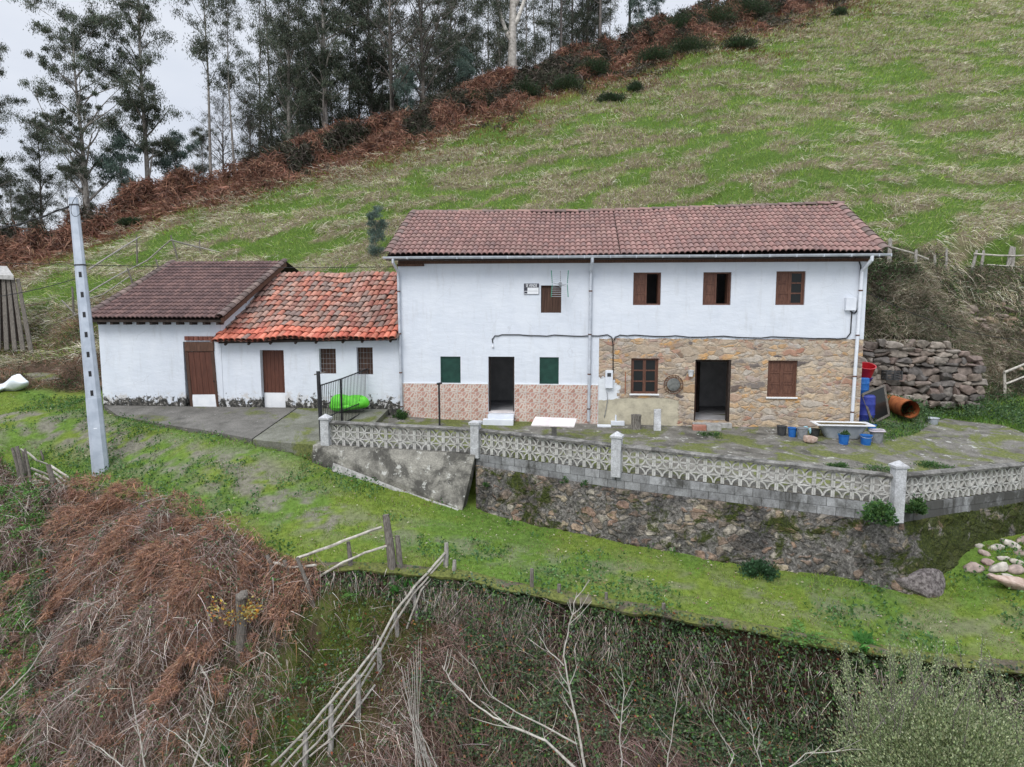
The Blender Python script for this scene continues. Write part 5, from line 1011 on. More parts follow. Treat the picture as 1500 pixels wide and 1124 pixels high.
# shed
s0 = hit(48, 520); sd_ = thing('plank_shed', 'ramshackle shed of leaning grey planks at the left edge', 'shed', s0); D = float(np.dot(s0-CAM, fw))
b = MB()
for k, (xt, xb) in enumerate(((-22, -24), (-12, -12), (-3, -2), (5, 10), (12, 22), (19, 34), (26, 46))):
    A = at(xb, 508+k*1.5, D-.15*k*0); B2 = at(xt, 405+k*.6, D+.1); b.beam(A, B2, .22, .05, (0, 1, 0), .8)
b.build('plank_wall', mGreyDark, sd_)
b = MB(); b.add([tuple(at(-40, 401, D)), tuple(at(20, 404, D-.1)), tuple(at(10, 390, D+2.5)), tuple(at(-40, 388, D+2.5))], [(0, 1, 2, 3)]); b.add([tuple(at(-40, 407, D)), tuple(at(20, 410, D-.1)), tuple(at(20, 404, D-.1)), tuple(at(-40, 401, D))], [(0, 1, 2, 3)]); b.build('roof_sheet', mConcPlain, sd_)
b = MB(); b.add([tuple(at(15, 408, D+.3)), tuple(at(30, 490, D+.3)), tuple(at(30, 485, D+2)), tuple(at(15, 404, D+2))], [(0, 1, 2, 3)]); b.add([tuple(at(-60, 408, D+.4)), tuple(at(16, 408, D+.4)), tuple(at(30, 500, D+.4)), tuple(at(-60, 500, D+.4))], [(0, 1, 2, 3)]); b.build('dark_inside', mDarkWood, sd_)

# ------------------------------------------------------------------ dry stone wall and loose stones (real stones)
PAL_ST = [(.22, .18, .155), (.27, .22, .185), (.20, .18, .16), (.30, .26, .22), (.24, .185, .16), (.16, .145, .135), (.34, .30, .26)]
b, cc = MB(), []; A = np.array((15.7, 3.78, 0)); B2 = np.array((20.45, 3.7, 0)); L = np.linalg.norm(B2-A); rr = random.Random(5); z = 0; row = 0
while z < 2.3:
    h = rr.uniform(.11, .30); x = rr.uniform(-.2, 0)
    while x < L:
        w_ = rr.uniform(.18, .60); X = A[0]+x+w_/2; zb = max(gz(X, 3.3), .55); topz = 2.85-max(0, (X-18.2))*.30+.12*math.sin(X*2)
        zz = zb-.1+z
        zz += rr.uniform(-.05, .05)
        if zz < topz:
            n0 = len(b.v); b.blob((X, 3.62+rr.uniform(-.05, .05), zz+h/2), (w_/2*1.30, .26, h/2*1.40), rr.randint(0, 9999), .07, 3, M=Matrix.Rotation(rr.uniform(-.13, .13), 3, 'Y'), flat=.93, cuts=6)
            c = rr.choice(PAL_ST); k = rr.uniform(.75, 1.2); cc += [tuple(q*k for q in c)]*(len(b.v)-n0)
        x += w_
    z += h; row += 1
one(b, 'dry_stone_wall', mStoneV, 'dry stone field wall holding the bank right of the farmhouse', 'wall', smooth=38, colors=cc)
rr = random.Random(9)
for k, (px, py, r) in enumerate(((1425, 835, .20), (1446, 826, .15), (1462, 836, .22), (1475, 848, .16), (1488, 838, .2), (1442, 812, .13), (1460, 806, .16), (1478, 800, .18), (1494, 812, .17), (1470, 820, .12), (1453, 847, .14), (1490, 826, .13), (1498, 795, .2), (1434, 802, .12))):
    p = hit(px, py); b = MB(); b.blob((p[0], p[1], p[2]+r*.25), (r*rr.uniform(.9, 1.4), r*rr.uniform(.7, 1), r*.6), k*7, .14, 2, M=Matrix.Rotation(rr.uniform(-.5, .5), 3, 'Y'), flat=.5)
    c = rr.choice([(.38, .30, .26), (.45, .41, .34), (.34, .25, .22), (.5, .46, .40)]); lab = ['lone pale stone, leftmost of the rubble heap', 'buff stone in the middle of the rubble heap, just right of the leftmost', 'largest blocky stone in the middle of the rubble heap', 'stone touching the back of the long flat slab', 'stone between the flat slab and the frame edge', 'small stone at the back left of the rubble heap', 'back row stone beneath the mossy wall foot', 'back row stone near the right frame edge', 'stone at the right frame edge halfway up the heap', 'small stone in the hollow centre of the heap', 'small stone at the front left of the heap, below the biggest', 'stone wedged above the one touching the slab', 'topmost stone of the heap at the frame edge', 'small stone furthest back beside the wall foot'][k]
    one(b, 'stone', mStoneV, lab, 'stone', 'stones of the rubble heap', smooth=60, colors=[c]*len(b.v))
p = hit(1485, 862); b = MB(); b.blob((p[0], p[1], p[2]+.12), (.62, .2, .16), 4, .1, 3, M=Matrix.Rotation(.25, 3, 'Y'), flat=.6); one(b, 'flat_boulder', mRock, 'long flat pinkish slab at the front of the rubble heap', 'boulder', smooth=60)
p = hit(1352, 872); b = MB(); b.blob((p[0]-.02, p[1]+.2, p[2]+.16), (.66, .48, .46), 14, .12, 4, flat=.35); one(b, 'boulder', mRockG, 'round grey purple boulder beside the lane below the wall corner', 'boulder', smooth=180)
for k in range(26):  # bedrock ledges of the bank at the far right: part of the hillside
    pass
b, cc = MB(), []
for k in range(90):
    px = rr.uniform(1380, 1530); py = rr.uniform(440, 545); p = hit(px, py)
    if p[1] < 3.7: continue
    n0 = len(b.v); b.blob((p[0], p[1]+.05, p[2]), (rr.uniform(.15, .45), .28, rr.uniform(.07, .2)), k, .2, 2, M=Matrix.Rotation(rr.uniform(.15, .5), 3, 'Y'), flat=.55); c = rr.choice([(.34, .25, .18), (.28, .23, .19), (.40, .33, .25), (.24, .19, .16)]); cc += [c]*(len(b.v)-n0)
ob = b.build('rock_outcrop', mStoneV, None, smooth=60, colors=cc); ob['kind'] = 'structure'

# ------------------------------------------------------------------ fences
mPoleG = simple('grey_pole', (.20, .185, .155), (.38, .355, .31), 9, .95, 0, .5)
POSTS = []
def gpt(px, py): return hit(px, py)
def mkfence(label, posts, rails, name='wooden_fence', r=.05, rr_=.03, pm=mGreyDark, rm=mBleach, d0=None):
    base = gpt(*posts[0][1]); e = thing(name, label, 'fence', base); info = []
    for (tx, ty), (bx, by), rad in posts:
        B0 = gpt(bx, by); d = float(np.dot(B0-CAM, fw)); T = at(tx, ty, d); b = MB(); m = B0*.5+T*.5+np.array((.01, 0, 0)); b.tube([B0-(0, 0, .15), m, T], [rad, rad*.93, rad*.75], 7); b.build('post', pm, e, smooth=60); info.append((bx, d)); POSTS.append((B0[0], B0[1]))
    for pts, rad in rails:
        P = []
        for px, py in pts:
            xs = sorted(info); d = float(np.interp(px, [q[0] for q in xs], [q[1] for q in xs])); P.append(at(px, py, d-.06))
        Q = []
        for i in range(len(P)-1):
            for t in (0, .33, .66): Q.append(P[i]*(1-t)+P[i+1]*t+RNG.normal(0, .005, 3))
        Q.append(P[-1]); b = MB(); b.tube(Q, [rad*(1-.15*i/len(Q)) for i in range(len(Q))], 6); b.build('rail', rm, e, smooth=60)
    return e
def k2(x, y): return (380+x/2.782, 720+y/2.782)
def k1(x, y): return (x/9.37, 640+y/9.37)
mkfence('rickety fence of bundled stakes and pale rails by the pole', [(k1(170, 150), k1(290, 590), .06), (k1(230, 130), k1(340, 610), .07), (k1(310, 190), k1(380, 560), .05), (k1(340, 160), k1(440, 700), .04), (k1(560, 190), k1(600, 330), .035), (k1(660, 380), k1(780, 800), .08)],
        [([k1(280, 170), k1(400, 230), k1(500, 320), k1(650, 375)], .03), ([k1(430, 430), k1(680, 530)], .035), ([k1(480, 510), k1(700, 600)], .04), ([k1(490, 600), k1(730, 690)], .035), ([k1(700, 400), k1(850, 500), k1(940, 555)], .035), ([k1(730, 480), k1(900, 610)], .03), ([k1(770, 570), k1(900, 700)], .03), ([k1(600, 680), k1(730, 730)], .025)])
mkfence('short fence with one leaning post, left of the double posts', [(k2(152, 270), k2(228, 462), .05), (k2(362, 205), k2(375, 345), .055), (k2(515, 95), k2(550, 380), .10), (k2(562, 180), k2(575, 355), .07), (k2(100, 280), k2(130, 350), .06), (k2(30, 260), k2(60, 330), .06)],
        [([k2(155, 272), k2(290, 225), k2(370, 190), k2(500, 145)], .035), ([k2(160, 395), k2(340, 290), k2(430, 250), k2(520, 222)], .03), ([k2(60, 292), k2(130, 310), k2(230, 300)], .03)])
PO = [(k2(762, 210), k2(757, 310), .06), (k2(628, 402), k2(642, 525), .055), (k2(553, 492), k2(563, 585), .05), (k2(487, 640), k2(489, 740), .055), (k2(403, 750), k2(400, 935), .055), (k2(292, 870), k2(288, 1075), .06), (k2(188, 985), k2(185, 1140), .06), (k2(795, 280), k2(790, 330), .05)]
mkfence('long pale pole fence running down the bank at the bottom centre', PO, [([k2(755, 252), k2(700, 315), k2(630, 390), k2(555, 492), k2(480, 630), k2(390, 745), k2(290, 860), k2(190, 975), k2(50, 1115)], .028), ([k2(750, 275), k2(690, 345), k2(625, 420), k2(560, 520), k2(490, 655)], .025), ([k2(735, 320), k2(660, 400), k2(600, 560)], .024),
        ([k2(478, 660), k2(400, 770), k2(295, 905), k2(200, 1000), k2(90, 1124)], .025), ([k2(470, 700), k2(410, 800), k2(300, 950), k2(200, 1060), k2(140, 1124)], .024), ([k2(470, 790), k2(400, 880), k2(300, 1000), k2(205, 1080)], .022)], r=.05, pm=mGreyWood, rm=mPoleG)
for i, (t, bb_, rad) in enumerate((((779, 833), (779, 862), .05), ((819, 856), (819, 888), .05), ((972, 884), (972, 925), .05), ((888, 868), (888, 884), .04))):
    B0 = gpt(*bb_); d = float(np.dot(B0-CAM, fw)); T = at(*t, d); b = MB(); b.tube([B0-(0, 0, .2), T], [rad, rad*.8], 7); one(b, 'stake', mGreyDark, 'short weathered stake, %s along the lip of the lane' % ('first from the left', 'second from the left', 'rightmost', 'third from the left')[i], 'stake', 'stakes along the lip of the lane', smooth=60)
def k4(x, y): return (1230+x/4.322, 300+y/4.322)
def up(q, dy=22): return (q[0], q[1]-dy)
mkfence('broken pasture fence of grey posts above the bank, right of the roof', [(k4(320, 215), k4(310, 400), .09), (k4(485, 285), k4(475, 412), .07), (k4(602, 318), k4(600, 410), .06), (k4(676, 280), k4(670, 425), .06), (k4(868, 290), k4(832, 425), .07), (k4(912, 290), k4(890, 430), .07), (k4(1090, 265), k4(1060, 410), .09), (k4(1105, 270), k4(1090, 410), .08)],
        [([k4(330, 270), k4(440, 300), k4(560, 345)], .04), ([k4(850, 310), k4(1000, 322), k4(1090, 325), k4(1180, 320)], .04), ([k4(930, 380), k4(1050, 388), k4(1180, 395)], .035), ([k4(500, 428), k4(640, 445)], .03), ([k4(190, 455), k4(270, 405)], .07)], pm=mGreyWood)
mkfence('pale rail fence end in the grass at the right edge of the frame', [((1471, 545), (1472, 583), .06), ((1530, 520), (1532, 560), .06)], [([(1471, 546), (1500, 534), (1532, 521)], .045), ([(1473, 563), (1500, 552), (1532, 541)], .045)], pm=mBleach)
mkfence('tangled pole fence on the slope above the barn', [((200, 345), (201, 390), .05), ((250, 345), (262, 385), .05), ((228, 380), (238, 412), .05), ((186, 392), (196, 420), .05), ((106, 420), (108, 470), .06), ((292, 352), (293, 375), .05)],
        [([(130, 395), (165, 372), (205, 347)], .045), ([(128, 430), (170, 405), (215, 382), (250, 352)], .04), ([(250, 352), (290, 362), (330, 372), (372, 385)], .05), ([(110, 475), (150, 445), (200, 412)], .05), ([(75, 480), (110, 462), (160, 440)], .045), ([(120, 440), (150, 432), (190, 405)], .03), ([(90, 440), (110, 460)], .04)], pm=mGreyDark, rm=mGreyWood)
span(atY(1262, 424, .5), at(1560, 440+60, 25), .5, .01, 'thin wire from the right house corner to the bank')
# ------------------------------------------------------------------ trees
def build_tree(seed, h, r0, crown0, spread, nb, clumps, leafn, lean=0, fork=False, bare=False, palette=None, csize=.75, barkc=((.20, .18, .16), (.30, .28, .25))):
    """returns (trunk mesh data, crown mesh data) centred on the trunk foot"""
    rr = random.Random(seed); rg = np.random.default_rng(seed); tb = MB(); tips = []
    ln = rr.uniform(-lean, lean); ly = rr.uniform(-lean, lean)*.5; n = 9; pts = []
    for i in range(n+1): t = i/n; pts.append(Vector((ln*h*t*t+.12*math.sin(t*5+seed)*t*2, ly*h*t+.12*math.sin(t*4+seed*2)*t*2, h*t-.4*(i == 0))))
    rad = [r0*(1-.88*(i/n)**.8) for i in range(n+1)]; rad[0] *= 1.25; tb.tube(pts, rad, 8)
    def P(t): f = t*n; i = min(int(f), n-1); return pts[i].lerp(pts[i+1], f-i)
    starts = [(P(t), r0*(1-.85*t)*.5, t) for t in [crown0+(1-crown0)*(k+rr.random())/nb for k in range(nb)]]
    if fork:
        for sgn, tt in ((-1, .16), (1, .22), (1, .30)):
            s = P(tt); q = [s, s+Vector((sgn*.5, 0, .9)), s+Vector((sgn*1.1, .1, 2.6)), s+Vector((sgn*(1.6+.5*tt), .2, 5.5)), s+Vector((sgn*2.0, 0, 9.5))]; tb.tube(q, [r0*.5, r0*.42, r0*.36, r0*.26, .04], 7)
            for t in (.5, .75, 1): starts.append((q[2].lerp(q[4], t), .05, .7))
    for s, r, t in starts:
        az = rr.uniform(0, 2*math.pi); el = math.radians(rr.uniform(28, 62)); L = spread*(1.15-.75*abs((t-crown0)/(1-crown0+1e-3)-.35))*rr.uniform(.55, 1.15)
        d = Vector((math.cos(az)*math.cos(el), math.sin(az)*math.cos(el), math.sin(el))); q = [s]; cur = d.copy()
        for k in range(4): cur = (cur+Vector((rr.gauss(0, .16), rr.gauss(0, .16), rr.gauss(.03, .1)))).normalized(); q.append(q[-1]+cur*L/4)
        tb.tube(q, [r*(1-.85*k/4) for k in range(5)], 5, False)
        for k in range(clumps):
            m = q[rr.randint(1, 4)].lerp(q[rr.randint(2, 4)], rr.random()); a = rr.uniform(0, 2*math.pi); l2 = L*rr.uniform(.15, .42); e = m+Vector((math.cos(a)*l2, math.sin(a)*l2, l2*rr.uniform(.0, .9)))
            tb.tube([m, m.lerp(e, .5)+Vector((0, 0, .05)), e], [max(r*.28, .012), .012, .006], 4, False); tips.append(e)
            if bare:
                for _ in range(5): tb.tube([e, e+Vector((rr.gauss(0, .5), rr.gauss(0, .5), rr.uniform(.2, .9)))], [.009, .004], 3, False)
        tips.append(q[-1])
    T = np.array([[*t] for t in tips]); me = bpy.data.meshes.new('trunk'); me.from_pydata(tb.v, [], tb.f); me.polygons.foreach_set('use_smooth', [True]*len(me.polygons)); me.update()
    V = np.array(tb.v); c0, c1 = np.array(barkc[0]), np.array(barkc[1]); m = sstep(.35, .65, fbm(V[:, 0]*2+V[:, 2]*.4, V[:, 2]*.8+V[:, 1], seed))[:, None]; arr = np.ones((len(V), 4), np.float32); arr[:, :3] = c0*(1-m)+c1*m
    ca = me.color_attributes.new('Col', 'FLOAT_COLOR', 'POINT'); ca.data.foreach_set('color', arr.ravel()); me.materials.append(mBark)
    keep = T[rg.random(len(T)) < (.35 if bare else .92)]; N = len(keep); cm = None
    if N and leafn:
        per = max(8, leafn//N); sz = rg.uniform(.4, 1.4, N)*csize; idx = np.repeat(np.arange(N), per); off = rg.normal(size=(N*per, 3))*np.array((.75, .75, .6))*sz[idx][:, None]*.55
        Pp = keep[idx]+off-np.array((0, 0, .12)); A = np.stack([rg.normal(0, .45, N*per), rg.normal(0, .45, N*per), -np.abs(rg.normal(.8, .4, N*per))], 1)
        pal = palette or [(.035, .060, .032), (.050, .078, .044), (.028, .050, .028), (.075, .10, .062), (.045, .065, .042)]
        shade = rg.normal(1, .16, N)[idx][:, None]; Cc = pick(pal, N*per, rg)*shade
        V, F, Cc = leaves(Pp, A, rg.uniform(.14, .30, N*per), rg.uniform(.035, .07, N*per), Cc, rg); tmp = npmesh('crown', V, F, mLeaf, Cc); cm = tmp.data; bpy.data.objects.remove(tmp)
    return me, cm
LV = [(.055, .078, .046), (.08, .10, .064), (.04, .062, .038), (.125, .145, .10), (.07, .085, .058), (.11, .105, .08)]
PT_ = dict(
    big=build_tree(1, 19, .30, .12, 5.2, 34, 6, 40000, .04, csize=.72, palette=LV), tall=build_tree(2, 21, .24, .10, 3.6, 36, 6, 40000, .04, csize=.68, palette=LV), slim=build_tree(3, 19, .15, .42, 2.3, 16, 5, 8000, .03, csize=.8, palette=LV),
    dense=build_tree(4, 18, .26, .06, 3.4, 30, 6, 26000, .03, csize=.85, palette=LV), bare=build_tree(5, 15, .22, .12, 5.4, 34, 7, 4500, .05, bare=True, palette=LV, barkc=((.09, .08, .07), (.18, .16, .14))),
    white=build_tree(6, 24, .50, .30, 4.0, 22, 5, 12000, .015, fork=True, palette=LV, barkc=((.40, .37, .33), (.58, .55, .50))), pole=build_tree(7, 22, .15, .16, 2.2, 22, 4, 7000, .02, csize=.8, palette=LV, barkc=((.12, .105, .095), (.22, .20, .18))),
    pole2=build_tree(8, 20, .12, .08, 2.1, 24, 4, 6500, .04, csize=.75, palette=LV, barkc=((.14, .125, .115), (.26, .24, .21))), young=build_tree(9, 5.5, .07, .05, 1.5, 16, 4, 7500, .02, palette=[(.10, .15, .12), (.13, .18, .15), (.07, .11, .09)], csize=.6),
    low=build_tree(10, 8, .14, .04, 3.0, 24, 6, 9000, .03, csize=.75, palette=LV))
TREES = []
def tree(kind, px, py, label, back=0.0, s=1.0, group='eucalyptus trees on the ridge', cat='tree', rz=None, name='eucalyptus_tree'):
    # foot of the trunk: where the sight line meets the ridge, then 'back' metres beyond it
    for q_ in range(14):
        p = hit(px, py+4+q_*4)
        if p[1] < 118: break
    r = ray(px, py); r = r/np.hypot(r[0], r[1]); x, y = p[0]+r[0]*back, p[1]+r[1]*back
    o = thing(name, label, cat, (x, y, gz(x, y)-.1), group); o.rotation_euler = (0, 0, random.uniform(0, 6.28) if rz is None else rz); o.scale = (s, s, s*random.uniform(.95, 1.06))
    for nm, me in zip(('trunk', 'crown'), PT_[kind]):
        if me: c = bpy.data.objects.new(nm, me); COL.objects.link(c); c.parent = o
    return o
tree('big', 128, 318, 'broad eucalyptus with spreading grey crown right above the utility pole', 1.0, .78)
tree('dense', 62, 345, 'bushy eucalyptus low on the skyline left of the utility pole', 6, .55)
tree('tall', 218, 284, 'tall dark eucalyptus, second large one counted from the left', 1.5, .82)
tree('slim', 309, 262, 'slim eucalyptus with bare lower trunk and tufted top before open sky', 1.5, .88)
tree('slim', 344, 252, 'slim pale trunk just right of the tufted one before open sky', 1.5, .74, rz=1.0)
tree('bare', 328, 258, 'small leafless tree between the two slim trunks', 2.5, .5, name='bare_tree')
tree('bare', 368, 250, 'low bare tree in the open gap left of the dark grove', 3, .42, name='bare_tree')
tree('tall', -14, 352, 'eucalyptus cut by the left edge of the photo', 3, .66)
tree('dense', 20, 350, 'low dark tree behind the shed at the left edge', 10, .42, name='dense_tree')
tree('young', 185, 292, 'small dark young tree between the two largest left trees', .8, 1.0)
tree('young', 262, 270, 'small young tree right of the second large eucalyptus', 2, .9)
tree('dense', 425, 236, 'dark narrow eucalyptus forming the left end of the grove', 2.5, .85)
tree('tall', 478, 210, 'dense dark eucalyptus, second of the grove from the left', 1.5, .95)
tree('dense', 452, 222, 'shorter dark eucalyptus tucked behind the grove end', 7, .8)
tree('bare', 575, 180, 'wide branching leafless tree left of the grove centre', 1.5, 1.05, name='bare_tree')
tree('bare', 620, 160, 'dark leafless tree with upswept limbs beside the widest bare one', 1.0, .95, rz=2.0, name='bare_tree')
tree('tall', 545, 188, 'tall eucalyptus rising behind the widest leafless tree', 5, .95)
tree('big', 655, 150, 'big crowned eucalyptus behind the upswept bare tree', 7, .85)
tree('white', 750, 112, 'large pale barked eucalyptus with forked trunk above the farmhouse roof', .6, .92, rz=0.0)
tree('pole', 822, 84, 'dark straight eucalyptus trunk, first right of the pale forked one', 2, 1.0)
tree('pole', 879, 66, 'straight grey eucalyptus trunk standing in red bracken near the hedge top', .5, 1.1, rz=2.2)
tree('dense', 860, 80, 'leafy eucalyptus behind the straight trunks right of the pale one', 7, .95)
tree('pole', 922, 44, 'slender eucalyptus near the top right end of the grove', 1.5, 1.0, rz=4.0)
tree('young', 683, 140, 'blue green young eucalyptus bush left of the pale forked trunk', .3, .7, name='young_eucalyptus'); tree('young', 598, 168, 'blue green young eucalyptus bush beneath the leafless trees', .3, .7, name='young_eucalyptus'); tree('young', 935, 42, 'blue green young eucalyptus at the top of the bracken hedge', .3, 1.0, name='young_eucalyptus'); tree('young', 960, 36, 'second blue green young eucalyptus, right end of the hedge top', .5, .8, name='young_eucalyptus')
tree('young', 550, 375, 'small blue green sapling on the slope behind the red roof', 0, .42, name='young_eucalyptus')
rr = random.Random(31)
ORD = ['leftmost', 'second from the left', 'third from the left', 'fourth from the left', 'fifth from the left', 'sixth from the left', 'seventh from the left', 'eighth from the left', 'ninth from the left']
SEC = [(0, 'behind the dark left end of the grove'), (490, 'behind the widest leafless tree'), (600, 'behind the upswept bare tree'), (680, 'just left of the pale forked trunk'), (752, 'just right of the pale forked trunk'), (830, 'at the upper right end of the grove')]
cnt = {}
for k in range(30):
    px = 385+k*17.5+rr.uniform(-3, 3); sec = [q for q in SEC if q[0] <= px][-1][1]; cnt[sec] = cnt.get(sec, -1)+1; py = float(np.interp(px, [400, 500, 600, 700, 830, 960], [240, 205, 180, 140, 90, 40]))
    tree('pole' if rr.random() < .5 else 'pole2', px, py, 'slender eucalyptus stem, %s %s' % (ORD[cnt[sec]], sec), rr.uniform(5, 22), rr.uniform(.85, 1.1), group='slender trunks deep in the grove')
US = ['below the first gap of the grove', 'under the dark left end', 'between the grove end and the widest leafless tree', 'at the foot of the widest leafless tree', 'behind the upswept bare tree', 'left of the blue green bush', 'left foot of the pale forked trunk', 'right foot of the pale forked trunk', 'behind the first straight dark trunk', 'between the straight trunks', 'near the upper right end']
for k in range(11):
    px = 395+k*48+rr.uniform(-8, 8); tree('low', px, float(np.interp(px, [400, 500, 600, 700, 830, 960], [240, 205, 180, 140, 90, 40])), 'low bushy understorey tree '+US[k], rr.uniform(2.5, 7), rr.uniform(.7, 1.05), group='understorey trees of the grove', name='understorey_tree')
for k in range(9):
    px = 5+k*44+rr.uniform(-12, 12); py = float(np.interp(px, [0, 200, 400], [355, 300, 240]))
    tree('dense' if k % 2 else 'pole2', px, py, 'small distant tree low on the left ridge line, '+ORD[k], rr.uniform(9, 24), rr.uniform(.35, .55), group='distant trees behind the left ridge')

# ------------------------------------------------------------------ shrubs and small plants
def shrub(px, py, r, hgt, n, pal, label, name='shrub', cat='shrub', L=(.05, .10), Wd=(.015, .03), up=.7, group=None, loc=None, stems=8, sink=.0, seed=None):
    seed = seed or int(px*7+py*13); rg = np.random.default_rng(seed); p = hit(px, py) if loc is None else np.array(loc); e = thing(name, label, cat, p, group); ncl = max(5, int(n/60)); 
    cl = rg.normal(size=(ncl, 3)); cl /= np.linalg.norm(cl, axis=1, keepdims=True); cl *= rg.uniform(.45, 1, (ncl, 1)); cl[:, 2] = np.abs(cl[:, 2]); cl *= np.array((r, r, hgt))*.85
    idx = rg.integers(0, ncl, n); P = cl[idx]+rg.normal(size=(n, 3))*np.array((r, r, hgt))*.17+np.array(p)-(0, 0, sink); P[:, 2] = np.maximum(P[:, 2], p[2]-sink)
    A = P-np.array(p); A = nrm(A)+np.stack([rg.normal(0, .5, n), rg.normal(0, .5, n), rg.normal(up, .4, n)], 1); C = pick(pal, n, rg)*rg.normal(1, .14, ncl)[idx][:, None]
    V, F, C = leaves(P, A, rg.uniform(*L, n), rg.uniform(*Wd, n), C, rg); npmesh('foliage', V, F, mLeaf, C, parent=e)
    b = MB()
    for i in range(stems): q = p+cl[i % ncl]*.9; b.tube([p-(0, 0, .1), (p+q)/2+rg.normal(0, r*.08, 3), q], [max(.008, r*.025), r*.015, .004], 5, False)
    b.build('stems', mGreyDark, e); return e
G_DK = [(.022, .035, .014), (.035, .05, .02), (.05, .062, .028), (.028, .04, .022)]; G_MD = [(.045, .10, .03), (.06, .13, .035), (.035, .08, .03), (.08, .15, .04)]; G_OL = [(.25, .30, .14), (.32, .37, .19), (.18, .23, .10), (.40, .43, .26), (.12, .16, .075)]
gl = ['left of the pale forked trunk', 'under the leafless trees', 'just below the pale forked trunk', 'between pale trunk and straight trunks', 'in the middle of the bracken hedge', 'right of the hedge middle', 'near the hedge top, low', 'on the skyline right of the last trunk', 'highest but two on the skyline', 'highest but one on the skyline', 'highest on the skyline', 'at the lower left end of the hedge', 'small and lone below the hedge', 'low at the hedge foot, right half', 'tiny and lone on the open slope near the top right', 'below the hedge left of the lone one', 'by the far left hedge end', 'above the leafless trees foot']
for k, (px, py, r, h) in enumerate(((700, 158, 1.6, 1.4), (560, 192, 1.7, 1.3), (770, 142, 1.5, 1.3), (830, 132, 1.5, 1.1), (870, 112, 1.8, 1.5), (960, 92, 1.9, 1.4), (1010, 78, 2.2, 1.5), (1000, 52, 2.6, 2.2), (1045, 40, 3.0, 2.4), (1095, 28, 3.0, 2.4), (1140, 12, 3.0, 2.2), (520, 204, 1.5, 1.2), (931, 135, .7, .8), (1080, 72, 2.0, 1.0), (1228, 25, .9, 1.0), (895, 150, 1.2, .7), (195, 330, .9, .5), (648, 168, 1.4, 1.2))):
    shrub(px, py, r, h, int(2600+r*1500), G_DK+[G_MD[2]], 'dark gorse bush '+gl[k], 'gorse_bush', 'bush', (.12, .26), (.03, .06), 1.0, 'gorse bushes along the hedge')
shrub(1291, 764, .42, .42, 1500, G_MD, 'round leafy green plant growing on the wall left of the corner post', 'wall_plant', 'plant', (.05, .10), (.04, .07), .3, loc=tuple(at(1291, 762, 14.9)))
shrub(1343, 748, .26, .30, 800, G_MD, 'small leafy plant on the lattice foot right of the corner post', 'wall_plant', 'plant', (.05, .09), (.03, .06), .3, loc=tuple(at(1343, 750, 15.2)))
shrub(1113, 842, .46, .30, 1500, [(.03, .075, .03), (.045, .10, .045)], 'dark green clump of weeds at the foot of the stone wall', 'weed_clump', 'plant', (.05, .10), (.03, .05), .5)
shrub(585, 612, .32, .28, 800, G_MD, 'bright green plant at the left end of the tiled dado', 'weed_clump', 'plant', (.05, .11), (.02, .04), .8, loc=tuple(tz(585, 613)))
shrub(1038, 636, .50, .10, 700, G_MD, 'low weeds growing along the front of the brick step', 'weed_clump', 'plant', (.03, .07), (.02, .03), .8, loc=tuple(tz(1040, 638)))
shrub(1238, 642, .18, .18, 400, G_MD, 'green plant growing in the blue bucket before the bathtub', 'potted_plant', 'plant', (.04, .08), (.015, .03), .8, loc=tuple(tz(1238, 652)+np.array((0, .14, .28))))
for k, (px, py, lb) in enumerate(((712, 712, 'at the left'), (827, 707, 'below the middle lattice post'), (856, 712, 'right of the middle lattice post'))): 
    shrub(px, py, .12, .14, 160, G_MD, 'tiny weed sprouting from the block courses '+lb, 'wall_weed', 'plant', (.03, .06), (.02, .035), .5, loc=tuple(at(px, py, 17.0 if k else 18.5)))
wl = ['left', 'middle', 'right']
for k, (px, py) in enumerate(((1287, 690), (1230, 686), (1365, 684))): 
    q = tz(px, py); shrub(px, py, (.75, .35, .5)[k], .14, 900, G_MD, 'flat weed patch on the terrace slab, '+('behind the corner post', 'left of the corner post', 'right of the corner post')[k], 'weed_patch', 'plant', (.03, .07), (.015, .03), .9, loc=tuple(q))
# nettles and weeds by the dry stone wall
rg = np.random.default_rng(77)
def scatter_plan(n, x0, x1, y0, y1, keep): 
    x = rg.uniform(x0, x1, n*3); y = rg.uniform(y0, y1, n*3); m = keep(x, y); return x[m][:n], y[m][:n]
x, y = scatter_plan(14000, 15.4, 23.5, -.8, 3.6, lambda x, y: fbm(x*.9, y*.9, 90, 3) > .40-.12*sstep(0, 2.5, y)); sel_ = ~inpoly(x, y, TSLAB); x, y = x[sel_], y[sel_]
hh_ = .08+.5*sstep(.38, .62, fbm(x*.8, y*.8, 91, 3))*sstep(-.2, 1.5, y); P = np.stack([x, y, H(x, y)+rg.uniform(0, 1, len(x))*hh_], 1); A = rg.normal(size=(len(x), 3))*.5+(0, -.2, .5)
V, F, C = leaves(P, A, rg.uniform(.06, .14, len(x)), rg.uniform(.03, .06, len(x)), pick([(.06, .12, .045), (.085, .15, .06), (.045, .09, .04), (.11, .17, .07)], len(x), rg), rg); o = npmesh('nettles', V, F, mLeaf, C); o['kind'] = 'stuff'
